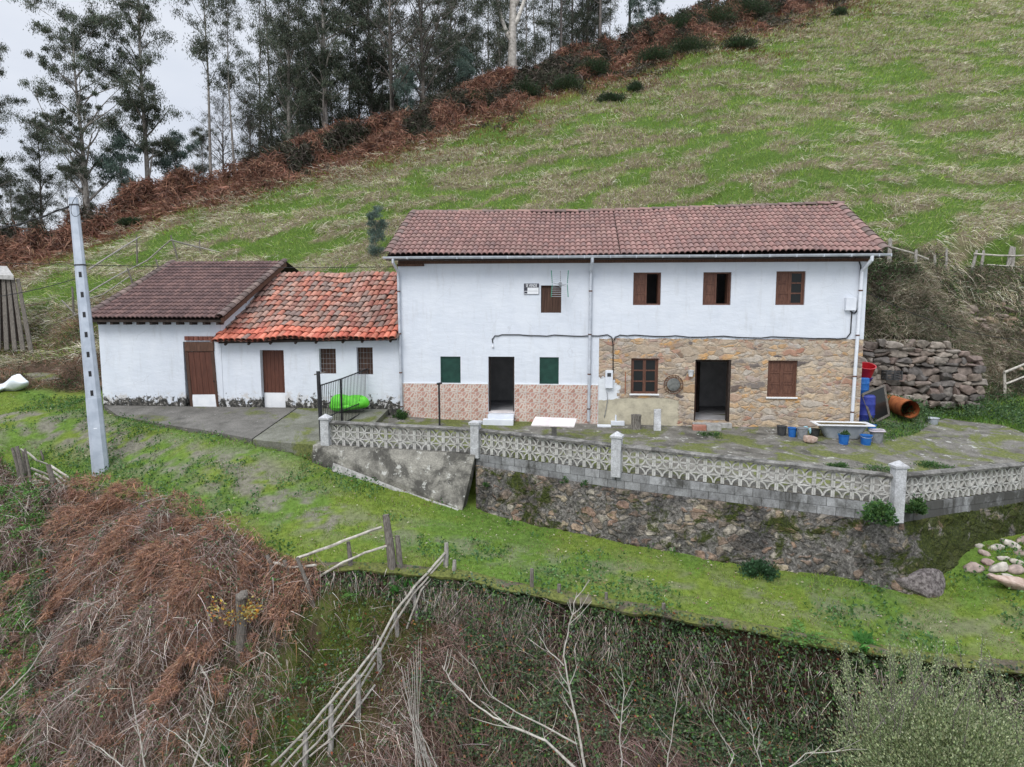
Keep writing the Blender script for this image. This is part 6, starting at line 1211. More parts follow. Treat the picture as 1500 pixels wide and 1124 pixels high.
# longer grass round the slab and up to the dry stone wall
n = 60000; x = RNG.uniform(15.2, 27, n); y = RNG.uniform(-2.5, 6.5, n); m = inpoly(x, y, TPOLY) & ~inpoly(x, y, TSLAB) & ~((y > 3.5) & (x < 20.4)); x, y = x[m], y[m]; n = len(x)
Vy = ribbons(np.stack([x, y, H(x, y)], 1), np.stack([RNG.normal(0, .6, n), RNG.normal(-.2, .6, n), np.ones(n)], 1), RNG.uniform(.06, .22, n), RNG.uniform(.012, .022, n), RNG.normal(0, .04, (n, 3)), pick([(.12, .26, .04), (.16, .31, .05), (.09, .19, .035), (.20, .30, .07)], n), 2); o = npmesh('yard_grass', Vy[0], Vy[1], mLeaf, Vy[2]); o['kind'] = 'stuff'
# ferns
def fern(px, py, n, L, label, pal=[(.07, .17, .03), (.10, .22, .05)], d=None, droop=.45):
    p = hit(px, py); e = thing('fern', label, 'fern', p); rg = np.random.default_rng(int(px+py)); parts = []
    for k in range(n):
        a = 2*math.pi*k/n+rg.uniform(-.3, .3); l = L*rg.uniform(.7, 1.1); d = np.array((math.cos(a), math.sin(a)-.3, .8)); d /= np.linalg.norm(d); T = np.linspace(.08, 1, 22); ctr = p+d*l*T[:, None]+np.array((math.cos(a)*.2*l, math.sin(a)*.2*l-.1*l, -droop*l))*(T[:, None]**2); tan = np.gradient(ctr, axis=0); side = nrm(np.cross(tan, (0, 0, 1)))
        for s in (-1, 1):
            w_ = l*.22*np.sin(np.pi*np.clip(T*.9+.12, 0, 1)); A = side*s+nrm(tan)*.35; parts.append(leaves(ctr+A*w_[:, None]*.5, A, w_*1.1, np.full(22, l*.035), pick(pal, 22, rg, .1), rg))
    V, F, C = merge(parts); npmesh('fronds', V, F, mLeaf, C, parent=e); return e
for a in ((365, 940, 6, .5, 'pale fern beside the mossy stump at lower left'), (338, 985, 5, .55, 'long fern frond below the stump at lower left'), (388, 1012, 7, .4, 'dark fern at the left edge of the mossy gully'), (520, 870, 6, .4, 'fern at the foot of the double posts'), (700, 905, 6, .45, 'fern high in the brambles right of the pole fence'), (690, 980, 5, .6, 'hanging fern in the dark hollow at bottom centre'), (695, 1060, 5, .6, 'lowest hanging fern at bottom centre'), (1175, 935, 9, .6, 'yellow green fern under the lip of the lane at right'), (1150, 938, 6, .45, 'smaller fern left of the yellow green one under the lip')): fern(*a)
# big-leaved plants under the lip of the lane
for k, (px, py, lb) in enumerate(((1300, 985, 'upright, right of the ivy bank'), (1325, 1000, 'nearest the olive shrub'), (1262, 945, 'small, among ivy under the lip'), (715, 1010, 'bright, in the hollow at bottom centre'), (585, 862, 'between double posts and pole fence'), (330, 1110, 'low at the bottom left'))):
    shrub(px, py, .26, .34, 110, [(.06, .19, .035), (.08, .24, .05), (.05, .15, .03)], 'broad leaved green plant, '+lb, 'broadleaf_plant', 'plant', (.14, .24), (.07, .11), .5, 'broad leaved plants on the bank')
# ------------------------------------------------------------------ bramble, bracken and other bank cover (nobody could count it)
def bank_points(n, y0=-15.0, y1=-2.0, x0=-17, x1=19):
    x = RNG.uniform(x0, x1, n); y = RNG.uniform(y0, y1, n); s, _, _ = edge_s(x, y); m = (s > -.25) & (s < 6.5); x, y, s = x[m], y[m], s[m]; z = H(x, y); P = np.stack([x, y, z], 1); px, py, d = proj(P); m = (d > 4) & (px > -60) & (px < 1560) & (py < 1180) & (py > 500); return P[m], px[m], py[m], s[m]
def gradH(P): 
    e = .15; gx_ = (H(P[:, 0]+e, P[:, 1], False)-H(P[:, 0]-e, P[:, 1], False))/(2*e); gy_ = (H(P[:, 0], P[:, 1]+e, False)-H(P[:, 0], P[:, 1]-e, False))/(2*e); nn = np.stack([-gx_, -gy_, np.ones(len(P))], 1); dn = np.stack([-gx_, -gy_, -(gx_**2+gy_**2)], 1); return nrm(nn), nrm(dn)
RED = [(.29, .16, .11), (.36, .205, .14), (.20, .115, .08), (.42, .26, .185), (.31, .205, .155), (.15, .09, .065), (.38, .20, .11)]; STEM = [(.34, .28, .245), (.48, .42, .37), (.22, .165, .14), (.13, .095, .08), (.60, .54, .48), (.27, .20, .15)]; GRY = [(.30, .28, .26), (.22, .20, .18), (.40, .37, .34)]
P, px, py, s = bank_points(2600000); nz1 = fbm(P[:, 0]*.9, P[:, 1]*.9, 101, 3); nz2 = fbm(P[:, 0]*2.5, P[:, 1]*2.5, 102, 3)
gully = np.exp(-((P[:, 0]-(1.0-.6*np.maximum(s, 0)))/1.25)**2)*(s > .2)
STUMP = tuple(hit(352, 960)[:2])
def fclear(P):
    d = np.full(len(P), 9.0); L_ = [q for q in POSTS if q[1] < -1.5]+[STUMP]
    for a in L_: d = np.minimum(d, np.hypot(P[:, 0]-a[0], P[:, 1]-a[1]))
    for a, b in zip(FPL[:-1], FPL[1:]):
        dx, dy = b[0]-a[0], b[1]-a[1]; t = np.clip(((P[:, 0]-a[0])*dx+(P[:, 1]-a[1])*dy)/(dx*dx+dy*dy), 0, 1); d = np.minimum(d, np.hypot(P[:, 0]-a[0]-dx*t, P[:, 1]-a[1]-dy*t))
    return d
FPL = [tuple(hit(*k2(x_, y_))[:2]) for x_, y_ in ((757, 310), (642, 525), (563, 585), (489, 740), (400, 935), (288, 1075), (185, 1140))]
FD = fclear(P); FCL = .3+.7*sstep(.15, .5, FD)
_s = edge_s(P[:, 0], P[:, 1])[0]; fline = np.interp(P[:, 1], [q[1] for q in FPL[::-1]], [q[0] for q in FPL[::-1]]); gully = np.clip(np.exp(-((P[:, 0]-(fline-1.25))/1.2)**2)*(s > .15), 0, 1)
# 1. red-brown bracken drape at the left
redz = np.clip(1.3-np.abs((px-270)/190)**2-np.abs((py-(800+.12*(px-270)))/115)**2*1.0+1.2*(nz1-.5), 0, 1)*(px < 470)+.8*(nz2 > .56)*(px < 440)*(py > 850)
m = (RNG.random(len(P)) < redz*(.10+.30*sstep(.42, .58, fbm(P[:, 0]*1.3, P[:, 1]*1.3, 155, 3)))*(1-gully)) & (s > 0); Q = P[m]; nn, dn = gradH(Q); n = len(Q); fro = []
D = dn*1.0+nn*.35+RNG.normal(0, .42, (n, 3)); L = RNG.uniform(.10, .36, n); bm_ = sstep(.3, .7, fbm(Q[:, 0]*1.7, Q[:, 1]*1.7, 150, 3)); ca_ = (vnoise(Q[:, 0]*1.6, Q[:, 1]*1.6, 151)-.5)*4.5; D = D+np.stack([np.cos(ca_+1.2), np.sin(ca_)*.3, np.zeros(n)], 1)*.9*(ca_[:, None]*.5); V1 = ribbons(Q+nn*(RNG.uniform(.0, .16, n)+.42*bm_*sstep(.2, .7, fclear(Q)))[:, None], D, L, RNG.uniform(.010, .022, n), np.array((0, 0, -.22))*RNG.uniform(.3, 1.2, (n, 1))+RNG.normal(0, .06, (n, 3)), pick(RED, n)*(.75+.5*vnoise(Q[:, 0]*3, Q[:, 1]*3, 5))[:, None], 3)
nc_ = 150000; ic_ = RNG.integers(0, n, nc_); Vc = ribbons(Q[ic_]+nn[ic_]*(RNG.uniform(.02, .20, nc_)+.42*bm_[ic_]*sstep(.2, .7, fclear(Q[ic_])))[:, None], RNG.normal(0, 1, (nc_, 3))+dn[ic_]*.5, RNG.uniform(.04, .14, nc_), RNG.uniform(.008, .018, nc_), RNG.normal(0, .04, (nc_, 3)), pick(RED, nc_), 2); V1 = merge([V1, Vc])
o = npmesh('dead_bracken', V1[0], V1[1], mDry, V1[2]); o['kind'] = 'stuff'
# 2. dead stems all over the bank
m = (RNG.random(len(P)) < (.20*(1-.98*gully)*(1-.2*redz))*np.where(px > 620, .8, 1)) & (s > .05); m &= RNG.random(len(P)) < np.where(px > 620, 1.0, .85)*FCL*np.where((P[:, 0] > 5.5) & (s < 1.0), .35, 1); Q = P[m]; nn, dn = gradH(Q); n = len(Q); k = RNG.random((n, 1)); qpx = px[m][:, None]
cross = np.stack([RNG.normal(.3, .7, n), RNG.normal(-.1, .5, n), RNG.normal(-.2, .5, n)], 1); D = dn*.8*k+cross+nn*.25
Cs = np.where(RNG.random((n, 1)) < .45+.4*(qpx > 600), pick([(.17, .105, .085), (.24, .155, .13), (.10, .062, .055), (.30, .205, .17)], n), pick(STEM, n)); b2_ = sstep(.35, .7, fbm(Q[:, 0]*1.5, Q[:, 1]*1.5, 152, 3))*sstep(.2, .8, fclear(Q))*np.where(Q[:, 0] > 6, sstep(.6, 1.5, edge_s(Q[:, 0], Q[:, 1])[0]), 1); V2 = ribbons(Q+nn*(RNG.uniform(.0, .2, n)+.45*b2_)[:, None], D, RNG.uniform(.15, .7, n), np.where(qpx[:, 0] > 620, RNG.uniform(.004, .010, n), RNG.uniform(.005, .013, n)), np.array((0, 0, -.35))*RNG.uniform(.1, 1.2, (n, 1))+RNG.normal(0, .12, (n, 3)), Cs, 4)
o = npmesh('dead_stems', V2[0], V2[1], mDry, V2[2]); o['kind'] = 'stuff'
# 3. ivy and bramble leaves
lf = (1-.7*gully)*np.where(px > 600, .95*sstep(.40, .62, nz1+.3*(nz2-.5))+.08, .10)+.9*((px > 900) & (s < 1.3) & (s > 0))+1.2*((px < 85) & (py > 725))*(nz2 > .40)+.16*gully+.2*((px > 560) & (px < 700) & (py < 900))
m = (RNG.random(len(P)) < lf*np.where(px > 620, .46, .42)*(.3+.7*FCL)) & (s > 0); Q = P[m]; nn, dn = gradH(Q); n = len(Q); qx = px[m]; pal = pick([(.035, .07, .028), (.06, .105, .04), (.085, .14, .06), (.05, .085, .05), (.13, .17, .09)], n)
br = ((qx < 75) | (RNG.random(n) < .10+.2*gully[m]))[:, None]; pal = np.where(br, pick([(.08, .20, .03), (.11, .24, .05), (.06, .15, .03)], n), pal); rd = (RNG.random(n) < .05)[:, None]; pal = np.where(rd, pick([(.26, .07, .03), (.20, .10, .06), (.30, .16, .05)], n), pal)
b3_ = sstep(.35, .7, fbm(Q[:, 0]*1.5, Q[:, 1]*1.5, 152, 3))*sstep(.2, .8, fclear(Q))*np.where(Q[:, 0] > 6, sstep(.6, 1.5, edge_s(Q[:, 0], Q[:, 1])[0]), 1); V3 = leaves(Q+nn*(RNG.uniform(.03, .24, n)+.45*b3_)[:, None], nn*.3+RNG.normal(0, .6, (n, 3)), RNG.uniform(.035, .09, n), RNG.uniform(.03, .06, n), pal); o = npmesh('bramble_and_ivy', V3[0], V3[1], mLeaf, V3[2]); o['kind'] = 'stuff'
# ivy and stems hanging down the cut face under the lip
n = 60000; E_ = np.array(EDGE); seg = RNG.integers(8, len(E_)-1, n); t = RNG.random(n); ex = E_[seg, 0]*(1-t)+E_[seg+1, 0]*t; ey = E_[seg, 1]*(1-t)+E_[seg+1, 1]*t; dk_ = fbm(ex*1.1, ey*0, 160, 3); zz = H(ex, ey+.3); z0 = H(ex, ey-.45); f = RNG.random(n)**.8
Q = np.stack([ex+RNG.normal(0, .03, n), ey-.06-.24*f-RNG.uniform(0, .10, n), zz*(1-f)+z0*f], 1); m = (RNG.random(n) < .25+1.2*sstep(.35, .55, dk_)) & (f > .12); Q = Q[m]; n = len(Q); k_ = n*2//3
Va = leaves(Q[:k_], RNG.normal(0, .6, (k_, 3))+(0, -.3, -.3), RNG.uniform(.04, .10, k_), RNG.uniform(.03, .07, k_), pick([(.03, .065, .025), (.05, .10, .035), (.07, .14, .045), (.10, .18, .05), (.035, .06, .03)], k_)); o = npmesh('lip_ivy', Va[0], Va[1], mLeaf, Va[2]); o['kind'] = 'stuff'
Q = Q[k_:]; n = len(Q); Va = ribbons(Q, np.stack([RNG.normal(0, .5, n), RNG.normal(-.4, .3, n), -np.ones(n)], 1), RNG.uniform(.1, .45, n), RNG.uniform(.006, .014, n), RNG.normal(0, .06, (n, 3)), pick(STEM, n), 3); o = npmesh('lip_roots', Va[0], Va[1], mDry, Va[2]); o['kind'] = 'stuff'
# 4. short moss and grass on the bank, mostly in the gully
m = (RNG.random(len(P)) < (.05+.9*gully*sstep(.34, .48, nz2))) & (s > 0); Q = P[m]; nn, dn = gradH(Q); n = len(Q); V4 = ribbons(Q, nn+RNG.normal(0, .6, (n, 3)), RNG.uniform(.03, .10, n), RNG.uniform(.010, .02, n), RNG.normal(0, .02, (n, 3)), pick([(.11, .16, .025), (.16, .21, .035), (.07, .12, .02), (.22, .17, .10)], n), 2)
o = npmesh('gully_moss', V4[0], V4[1], mLeaf, V4[2]); o['kind'] = 'stuff'
# ------------------------------------------------------------------ lane turf
n = 330000; x = RNG.uniform(-18, 19.5, n); y = RNG.uniform(-11, 3.5, n); s, _, _ = edge_s(x, y)
inT = inpoly(x, y, TPOLY); apr = (x > -10.7) & (x < -.4) & (y > np.interp(x, [-10.6, -9.4, -5.6, -3.6, -1.3, -.4], [0, -1.0, -2.6, -3.4, -4, -3.7])); house = (x > -10.7) & (x < 15) & (y > -.02)
wallb = (y > np.interp(x, [-1.6, 2.8, 3.2, 7.1, 13.3, 17.4, 23], [-4.1, -4.9, -4.6, -6.2, -7.45, -4.7, 0]))&(x > -1.6)
m = (s < .12) & ~inT & ~apr & ~house & ~wallb; x, y, s = x[m], y[m], s[m]; tr_ = np.maximum(np.exp(-((y-np.interp(x, [-16, -10, -4, 0, 6, 14], [-.8, -1.8, -4.9, -6.6, -7.6, -8.6]))/.8)**2), 1.1*np.exp(-((x+3.6)/2.3)**2-((y+4.55+.25*(x+3.6))/.75)**2)); na = fbm(x*2.2, y*2.2, 120, 4); nb_ = fbm(x*.7, y*.7, 121, 3)
m = RNG.random(len(x)) < np.clip(1.0-tr_*sstep(.38, .56, na)*np.where(x < 1, 1.35, .8), .04, 1); x, y, s, na, nb_ = x[m], y[m], s[m], na[m], nb_[m]; z = H(x, y); n = len(x); tall = sstep(.52, .68, nb_)*sstep(.45, .6, na)
mossy = (sstep(.40, .60, nb_+.5*(RNG.random(n)-.5)*.4)*(x > -2)+.35*(x <= -2))[:, None]; C = pick([(.11, .22, .03), (.14, .26, .04), (.08, .17, .028), (.17, .27, .06)], n)*(1-mossy)+pick([(.19, .28, .035), (.25, .33, .045), (.15, .23, .03), (.12, .20, .03)], n)*mossy
dd_ = (RNG.random(n) < .05+.12*(fbm(x*1.4, y*1.4, 140, 3) > .56))[:, None]; C = np.where(dd_, pick([(.26, .21, .13), (.18, .13, .08), (.34, .29, .2)], n), C)
V5 = ribbons(np.stack([x, y, z-.005], 1), np.stack([RNG.normal(0, .7, n), RNG.normal(0, .7, n), np.ones(n)], 1), RNG.uniform(.025, .065, n)*(1+1.6*tall), RNG.uniform(.010, .019, n), np.zeros((n, 3)), C, 1)
o = npmesh('lane_turf', V5[0], V5[1], mLeaf, V5[2]); o['kind'] = 'stuff'
# broad weeds in the turf, dead leaves on the lane
n = 10000; ii_ = RNG.integers(0, len(x), n*4); kk = fbm(x[ii_]*.8, y[ii_]*.8, 130, 3)+.15*(s[ii_] > -1.4)*(x[ii_] < -2)+.12*((x[ii_] > -8) & (x[ii_] < -3)); ii_ = ii_[kk > .58][:n]; n = len(ii_)
V6 = leaves(np.stack([x[ii_], y[ii_], z[ii_]+RNG.uniform(.02, .16, n)], 1), RNG.normal(0, .6, (n, 3))+(0, 0, .2), RNG.uniform(.05, .11, n), RNG.uniform(.03, .06, n), pick([(.07, .15, .04), (.10, .20, .055), (.055, .12, .04)], n)); o = npmesh('lane_weeds', V6[0], V6[1], mLeaf, V6[2]); o['kind'] = 'stuff'
n = 2600; ii_ = RNG.integers(0, len(x), n); V7 = leaves(np.stack([x[ii_], y[ii_], z[ii_]+.045], 1), RNG.normal(0, 1, (n, 3))*(1, 1, .15), RNG.uniform(.03, .09, n), RNG.uniform(.012, .035, n), pick([(.36, .30, .22), (.22, .13, .08), (.45, .40, .32), (.16, .10, .07)], n)); o = npmesh('fallen_leaves', V7[0], V7[1], mDry, V7[2]); o['kind'] = 'stuff'
# ------------------------------------------------------------------ hillside grass
def HW(x): return np.interp(x, [-40, -15, -5, 5, 20, 40, 60], [6, 8, 10, 14, 18, 18, 8])
n = 900000; px_ = RNG.uniform(-60, 1560, n); u_ = RNG.random(n); x = RNG.uniform(-45, 75, n); y = 7+98*u_**1.35; z = H(x, y); P = np.stack([x, y, z], 1); qx, qy, qd = proj(P)
m = (qx > -80) & (qx < 1580) & (qy > -60) & (qy < 560) & (y < CRESTY(x)+1.5) & ~((x > -11.2) & (x < 15.3) & (y < 6.6)); P, qx, qy, qd = P[m], qx[m], qy[m], qd[m]; x, y = P[:, 0], P[:, 1]
vv_ = (y-.18*x); st_ = fbm(x*.5, vv_*1.1, 60, 5)+.16*(fbm(x*1.5, vv_*2.6, 61, 3)-.5); tus = sstep(.47, .58, st_); near = 1-sstep(9, 12, y-(18-x)*.05); cd_ = CRESTY(x)-y; bz_ = sstep(1.35, .5, cd_/HW(x)+1.0*(fbm(x*.25, y*.25, 66, 3)-.5))
keep = RNG.random(len(x)) < np.where(tus > .5, 1, .75); P, x, y, tus, st_, bz_, cd_, qd = P[keep], x[keep], y[keep], tus[keep], st_[keep], bz_[keep], cd_[keep], qd[keep]; n = len(x); nn, dn = gradH(P)
straw = (RNG.random(n) < .10+.36*tus)[:, None]; C = np.where(straw, pick([(.54, .49, .36), (.46, .39, .28), (.62, .58, .46), (.32, .26, .17), (.42, .40, .23), (.54, .50, .39)], n), pick([(.27, .40, .07), (.33, .45, .09), (.20, .32, .06), (.40, .47, .16)], n))
C = np.where((RNG.random(n) < bz_*.9)[:, None], pick([(.20, .085, .05), (.26, .12, .07), (.15, .065, .042)], n), C); Ls = np.where(straw[:, 0], RNG.uniform(.25, .65, n), RNG.uniform(.10, .26, n))*(1+.25*sstep(30, 70, qd)); Wd = np.where(straw[:, 0], .018, .022)*(1+sstep(25, 90, qd)*2.4)*RNG.uniform(.7, 1.3, n)
D = nn*np.where(straw, .7, 1.1)+dn*np.where(straw, .9, .15)+RNG.normal(0, .38, (n, 3)); V8 = ribbons(P+nn*(tus*.14*RNG.random(n))[:, None], D, Ls, Wd, (dn*.25+np.array((0, 0, -.25)))*Ls[:, None]*np.where(straw, 1, .2), C, 2); o = npmesh('hillside_grass', V8[0], V8[1], mDry, V8[2]); o['kind'] = 'stuff'
# tussocks: arching dead blades heaped on raised clumps
T0 = 60000; x = RNG.uniform(-45, 75, T0); y = 6.8+95*RNG.random(T0)**1.3; m = (y < CRESTY(x)-HW(x)*.6) & (fbm(x*.5, (y-.18*x)*1.1, 60, 5) > .50-.08*RNG.random(T0)) & ~((x > -11.2) & (x < 15.3) & (y < 6.8)); x, y = x[m], y[m]; P = np.stack([x, y, H(x, y)], 1); qx, qy, qd = proj(P); m = (qx > -60) & (qx < 1560) & (qy > -40) & (qy < 560); P, qd = P[m], qd[m]
m = RNG.random(len(P)) < .42; P, qd = P[m], qd[m]; nt_ = len(P); nn, dn = gradH(P); B_n = 26; r0 = RNG.uniform(.12, .42, nt_); cx = np.cross(nn, dn); kk = RNG.normal(0, 1, (nt_*B_n, 2)); ix = np.repeat(np.arange(nt_), B_n); tint = RNG.normal(1, .2, nt_)[ix][:, None]
root = P[ix]+cx[ix]*(kk[:, :1]*r0[ix][:, None]*1.3)+dn[ix]*(kk[:, 1:]*r0[ix][:, None]*.45)+nn[ix]*(r0[ix]*RNG.uniform(.1, .7, len(ix)))[:, None]; n = len(ix)
D = nn[ix]*.8+dn[ix]*RNG.uniform(.1, 1.1, (n, 1))+RNG.normal(0, .3, (n, 3)); Ls = RNG.uniform(.25, .55, n)*(.7+r0[ix]); Cb = np.where((RNG.random(n) < .13)[:, None], pick([(.14, .24, .04), (.10, .19, .03)], n), pick([(.64, .59, .45), (.54, .49, .36), (.74, .70, .57), (.36, .30, .20), (.50, .47, .31)], n))*tint
Vt = ribbons(root, D, Ls, .017*(1+sstep(25, 90, qd[ix])*2.2)*RNG.uniform(.7, 1.3, n), (dn[ix]*.35+np.array((0, 0, -.75)))*Ls[:, None]*RNG.uniform(.6, 1.2, (n, 1)), Cb, 3); o = npmesh('grass_tussocks', Vt[0], Vt[1], mDry, Vt[2]); o['kind'] = 'stuff'; print('tussocks', nt_)
# bracken and scrub band along the crest: mounds of drooping red-brown fronds
n = 420000; x = RNG.uniform(-45, 66, n); cy = CRESTY(x); wdt = HW(x); t = RNG.random(n); y = cy+1.5-wdt*t*(.65+.7*fbm(x*.25, x*0, 70, 3)); mound = sstep(.36, .66, fbm(x*.55, (y-cy)*.6, 68, 3))*np.interp(x, [-40, 0, 30, 60], [1.5, 1.8, 2.3, 1.7])*np.exp(-((t-.35)/.36)**2)
P = np.stack([x, y, H(x, y)+mound*np.sqrt(RNG.random(n))], 1); qx, qy, qd = proj(P); m = (qx > -60) & (qx < 1240) & (qy > -60) & (RNG.random(n) < (.22+mound*.5)*np.where(t > .75, .5, 1)); P, mound, qd = P[m], mound[m], qd[m]; n = len(P); nn, dn = gradH(P)
D = np.stack([RNG.normal(0, .6, n), RNG.normal(-.3, .5, n), RNG.normal(.25, .5, n)], 1); V9 = ribbons(P, D, RNG.uniform(.3, .9, n), RNG.uniform(.03, .06, n)*(1+qd/90), np.array((0, 0, -.55))*RNG.uniform(.3, 1.3, (n, 1)), np.where(((fbm(P[:, 0]*.35, P[:, 1]*.5, 93, 3)+.10*sstep(-12, 5, P[:, 0])) > .60)[:, None], pick([(.05, .05, .035), (.09, .075, .06), (.14, .12, .10), (.04, .055, .03)], n), pick([(.22, .11, .075), (.28, .15, .10), (.17, .09, .065), (.12, .075, .06), (.33, .20, .14)], n))*(.65+.7*vnoise(P[:, 0]*1.2, P[:, 1]*1.2, 6))[:, None], 3); o = npmesh('bracken_hedge', V9[0], V9[1], mDry, V9[2]); o['kind'] = 'stuff'
# scrub on the cut bank right of the house and left of the barn
n = 130000; x = np.concatenate([RNG.uniform(15.3, 26, n), RNG.uniform(-24, -11, n//2)]); y = np.concatenate([RNG.uniform(3.9, 8.6, n), RNG.uniform(4.0, 12, n//2)]); P = np.stack([x, y, H(x, y)], 1); nn, dn = gradH(P); k1_ = fbm(x*.7, y*.7+P[:, 2]*.5, 80, 4); n = len(x)
rocky = sstep(19.8, 21, x)*sstep(7, 6, y); m = (RNG.random(n) < .25+.9*sstep(.40, .55, k1_)) & (RNG.random(n) > rocky*.45); P, nn, dn, k1_, x = P[m], nn[m], dn[m], k1_[m], x[m]; n = len(P)
g_ = (RNG.random(n) < .18)[:, None]; redl = ((x < -11) & (RNG.random(n) < .5))[:, None]; C = np.where(g_, pick([(.05, .10, .03), (.035, .07, .025)], n), pick([(.30, .26, .19), (.18, .15, .11), (.42, .38, .29), (.11, .085, .06), (.24, .20, .14)], n)); C = np.where(redl & ~g_, pick(RED, n), C)*(.40+.80*sstep(.25, .75, fbm(P[:, 0]*.9, P[:, 2]*1.3, 88, 3)))[:, None]
V10 = ribbons(P+nn*(RNG.uniform(0, .15, n)+.28*sstep(.4, .7, fbm(P[:, 0]*.8, P[:, 2]*1.6, 89, 3))*sstep(7.0, 6.2, P[:, 1]))[:, None], nn*.5+dn*.5+RNG.normal(0, .6, (n, 3)), RNG.uniform(.12, .42, n), RNG.uniform(.010, .02, n), np.array((0, 0, -.2))*RNG.uniform(.2, 1, (n, 1)), C, 3); o = npmesh('bank_scrub', V10[0], V10[1], mDry, V10[2]); o['kind'] = 'stuff'
n = 26000; i_ = RNG.integers(0, len(P), n); i_ = i_[fbm(P[i_, 0]*.8, P[i_, 2]*.9, 85, 3) > .46]; n = len(i_); V11 = leaves(P[i_]+nn[i_]*RNG.uniform(.05, .3, n)[:, None], RNG.normal(0, .6, (n, 3)), RNG.uniform(.05, .11, n), RNG.uniform(.03, .06, n), pick([(.03, .06, .02), (.045, .09, .03), (.06, .12, .035)], n)); o = npmesh('bank_ivy', V11[0], V11[1], mLeaf, V11[2]); o['kind'] = 'stuff'
# ------------------------------------------------------------------ olive shrub at the lower right, yellow-leaved sapling, stump, bare saplings
p = at(1400, 1180, 9.6); p = np.array((p[0], p[1], gz(p[0], p[1])))
c0 = at(1395, 1060, 10.2); shrub(1395, 1100, 1.75, 1.35, 60000, G_OL, 'large olive green small leaved shrub filling the lower right corner', 'olive_shrub', 'shrub', (.03, .06), (.016, .03), .9, loc=(c0[0]+.1, c0[1], c0[2]-1.05), stems=14)
rg = np.random.default_rng(4); oe = [o for o in COL.objects if o.name == 'olive_shrub'][0]; parts = []; sb = MB()
for k in range(70):
    a = at(rg.uniform(1230, 1500), rg.uniform(985, 1100), rg.uniform(9.9, 11.2)); d = np.array((rg.normal(0, .28), rg.normal(0, .2), 1)); L = rg.uniform(.4, .85); m_ = 120; t = rg.random(m_); P = a+d*L*t[:, None]; parts.append(leaves(P+rg.normal(0, .035, (m_, 3)), rg.normal(0, .6, (m_, 3))+d, rg.uniform(.025, .05, m_), rg.uniform(.012, .022, m_), pick(G_OL, m_, rg), rg)); sb.tube([a-d*.3, a+d*L*.5, a+d*L], [.009, .007, .003], 4, False)
V, F, C = merge(parts); npmesh('shoots', V, F, mLeaf, C, parent=oe); sb.build('twigs', mGreyDark, oe)
p = hit(352, 960); b = MB(); T = at(352, 872, float(np.dot(p-CAM, fw))); T = T-(0, 0, .02); b.tube([p-(0, 0, .2), (p+T)/2+(.03, 0, 0), T-(0, 0, .05), T+(.02, 0, 0)], [.13, .10, .10, .12], 9); b.blob(T, (.15, .13, .10), 3, .4, 2, flat=.4); one(b, 'tree_stump', mGreyDark, 'broken mossy tree stump in the bank below the yellow leaves', 'stump', smooth=60)
ys = shrub(350, 900, .55, .55, 420, [(.42, .20, .03), (.45, .30, .05), (.30, .28, .08), (.38, .33, .16), (.35, .12, .03)], 'spindly sapling with yellow and orange leaves over the broken stump', 'yellow_sapling', 'sapling', (.05, .09), (.03, .05), 0, loc=tuple(at(345, 905, float(np.dot(p-CAM, fw))-.15)), stems=14)
def sapling(pts, d, r, twigs, label, seed):
    rg = random.Random(seed); P = [at(x, y, d+dz) for x, y, dz in [(q+(0,))[:3] for q in pts]]; e = thing('bare_sapling', label, 'bare branch', P[0], 'bare branches in the foreground'); b = MB(); n = len(P); Q = []
    for i in range(n-1):
        for t in (0, .25, .5, .75): Q.append(P[i]*(1-t)+P[i+1]*t+np.array([rg.gauss(0, .008) for _ in range(3)]))
    Q.append(P[-1]); b.tube(Q, [r*(1-.8*i/len(Q)) for i in range(len(Q))], 6); b.build('stem', mBleach, e, smooth=60)
    for k in range(twigs):
        b = MB(); i = rg.randint(len(Q)//5, len(Q)-2); q = Q[i]; tn = Q[i+1]-Q[i]; tn /= np.linalg.norm(tn); dd = tn*.8+rt*rg.choice((-1, 1))*rg.uniform(.4, .9)+np.array((0, rg.uniform(-.3, .3), rg.uniform(0, .4))); L = rg.uniform(.18, .6)*(1-.5*i/len(Q)); m1_ = q+dd*L*.5; m2_ = q+dd*L+np.array((0, 0, rg.uniform(0, .12)))
        b.tube([q, m1_, m2_], [r*.4, r*.25, .003], 5)
        if rg.random() < .6: b.tube([m1_-dd*.01, m1_+dd*L*.3+np.array((rg.gauss(0, .06), 0, .1))], [r*.2, .002], 4)
        b.build('twig', mBleach, e, smooth=60)
sapling([(860, 1140), (848, 1075), (836, 1020), (825, 960), (838, 900), (845, 868)], 10.4, .022, 8, 'tallest bare sapling rising to the lip of the lane at bottom centre', 1)
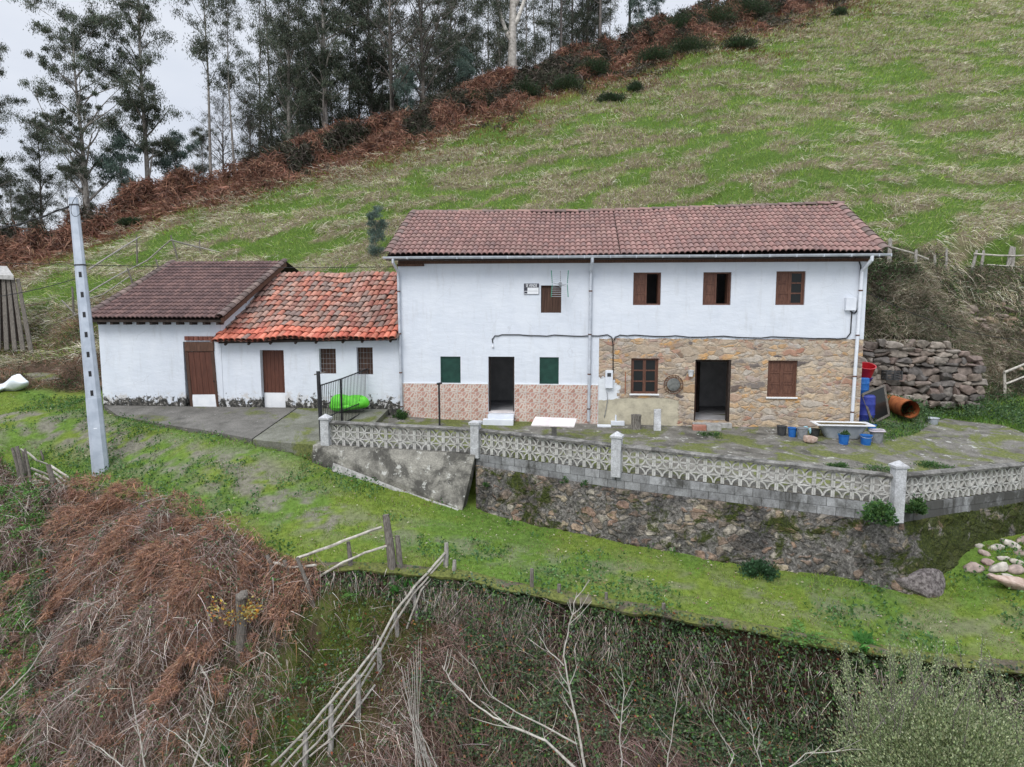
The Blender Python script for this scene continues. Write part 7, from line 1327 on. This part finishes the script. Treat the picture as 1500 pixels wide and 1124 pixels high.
sapling([(870, 1150), (800, 1085), (745, 1062), (700, 1035), (660, 995), (648, 975)], 10.6, .022, 10, 'long bare branch arching left across the bottom centre', 2)
sapling([(845, 1090), (770, 1050), (720, 1020), (690, 965)], 10.9, .014, 6, 'thin bare branch just above the long arching one', 3)
sapling([(826, 975), (800, 950), (781, 915)], 10.5, .010, 2, 'short side stem left of the tallest bare sapling', 4)
sapling([(913, 1140), (908, 1080), (915, 1010), (905, 965)], 10.5, .013, 7, 'thin bare stem right of the tallest sapling', 5)
sapling([(975, 1140), (985, 1070), (997, 990)], 10.6, .011, 5, 'thin straight stem, middle of the right hand thicket', 6)
sapling([(1120, 1140), (1105, 1090), (1098, 1040)], 10.6, .011, 6, 'thin stem just left of the olive shrub', 7)
sapling([(1150, 1130), (1180, 1105), (1270, 1098)], 10.4, .011, 4, 'bare branch reaching right into the olive shrub', 8)
sapling([(275, 1140), (300, 1080), (312, 1030), (300, 985)], 10.8, .018, 6, 'tallest bare branch at the bottom left', 9)
sapling([(215, 1140), (205, 1080), (190, 1000)], 10.8, .015, 6, 'straight bare stem at the bottom left', 10)
sapling([(190, 1130), (150, 1100), (130, 1085)], 10.8, .011, 3, 'short bare twig at the bottom left corner', 11)
sapling([(0, 1025), (40, 985), (62, 950), (75, 925)], 12.0, .014, 4, 'bare branch leaning over the bracken at the left edge', 12)
sapling([(310, 1125), (275, 1090), (235, 1060)], 10.8, .012, 3, 'bare twig left of the tallest branch at bottom left', 13)
sapling([(1060, 1140), (1075, 1105), (1045, 1060), (1040, 1020)], 10.6, .010, 5, 'crooked twig between the thicket stem and the olive shrub', 14)
sapling([(648, 1140), (600, 1040), (590, 985), (575, 960)], 11.0, .008, 2, 'dry cane leaning beside the pole fence', 15)
for k in range(9): sapling([(612+k*3, 1140), (604+k*3-k*2, 1060), (585+k*4, 1000-k*9)], 10.9+.05*k, .009, 0, 'pale dry cane in the bundle right of the pole fence, %s' % ('leftmost', 'second', 'third', 'fourth', 'fifth', 'sixth', 'seventh', 'eighth', 'rightmost')[k], 20+k)
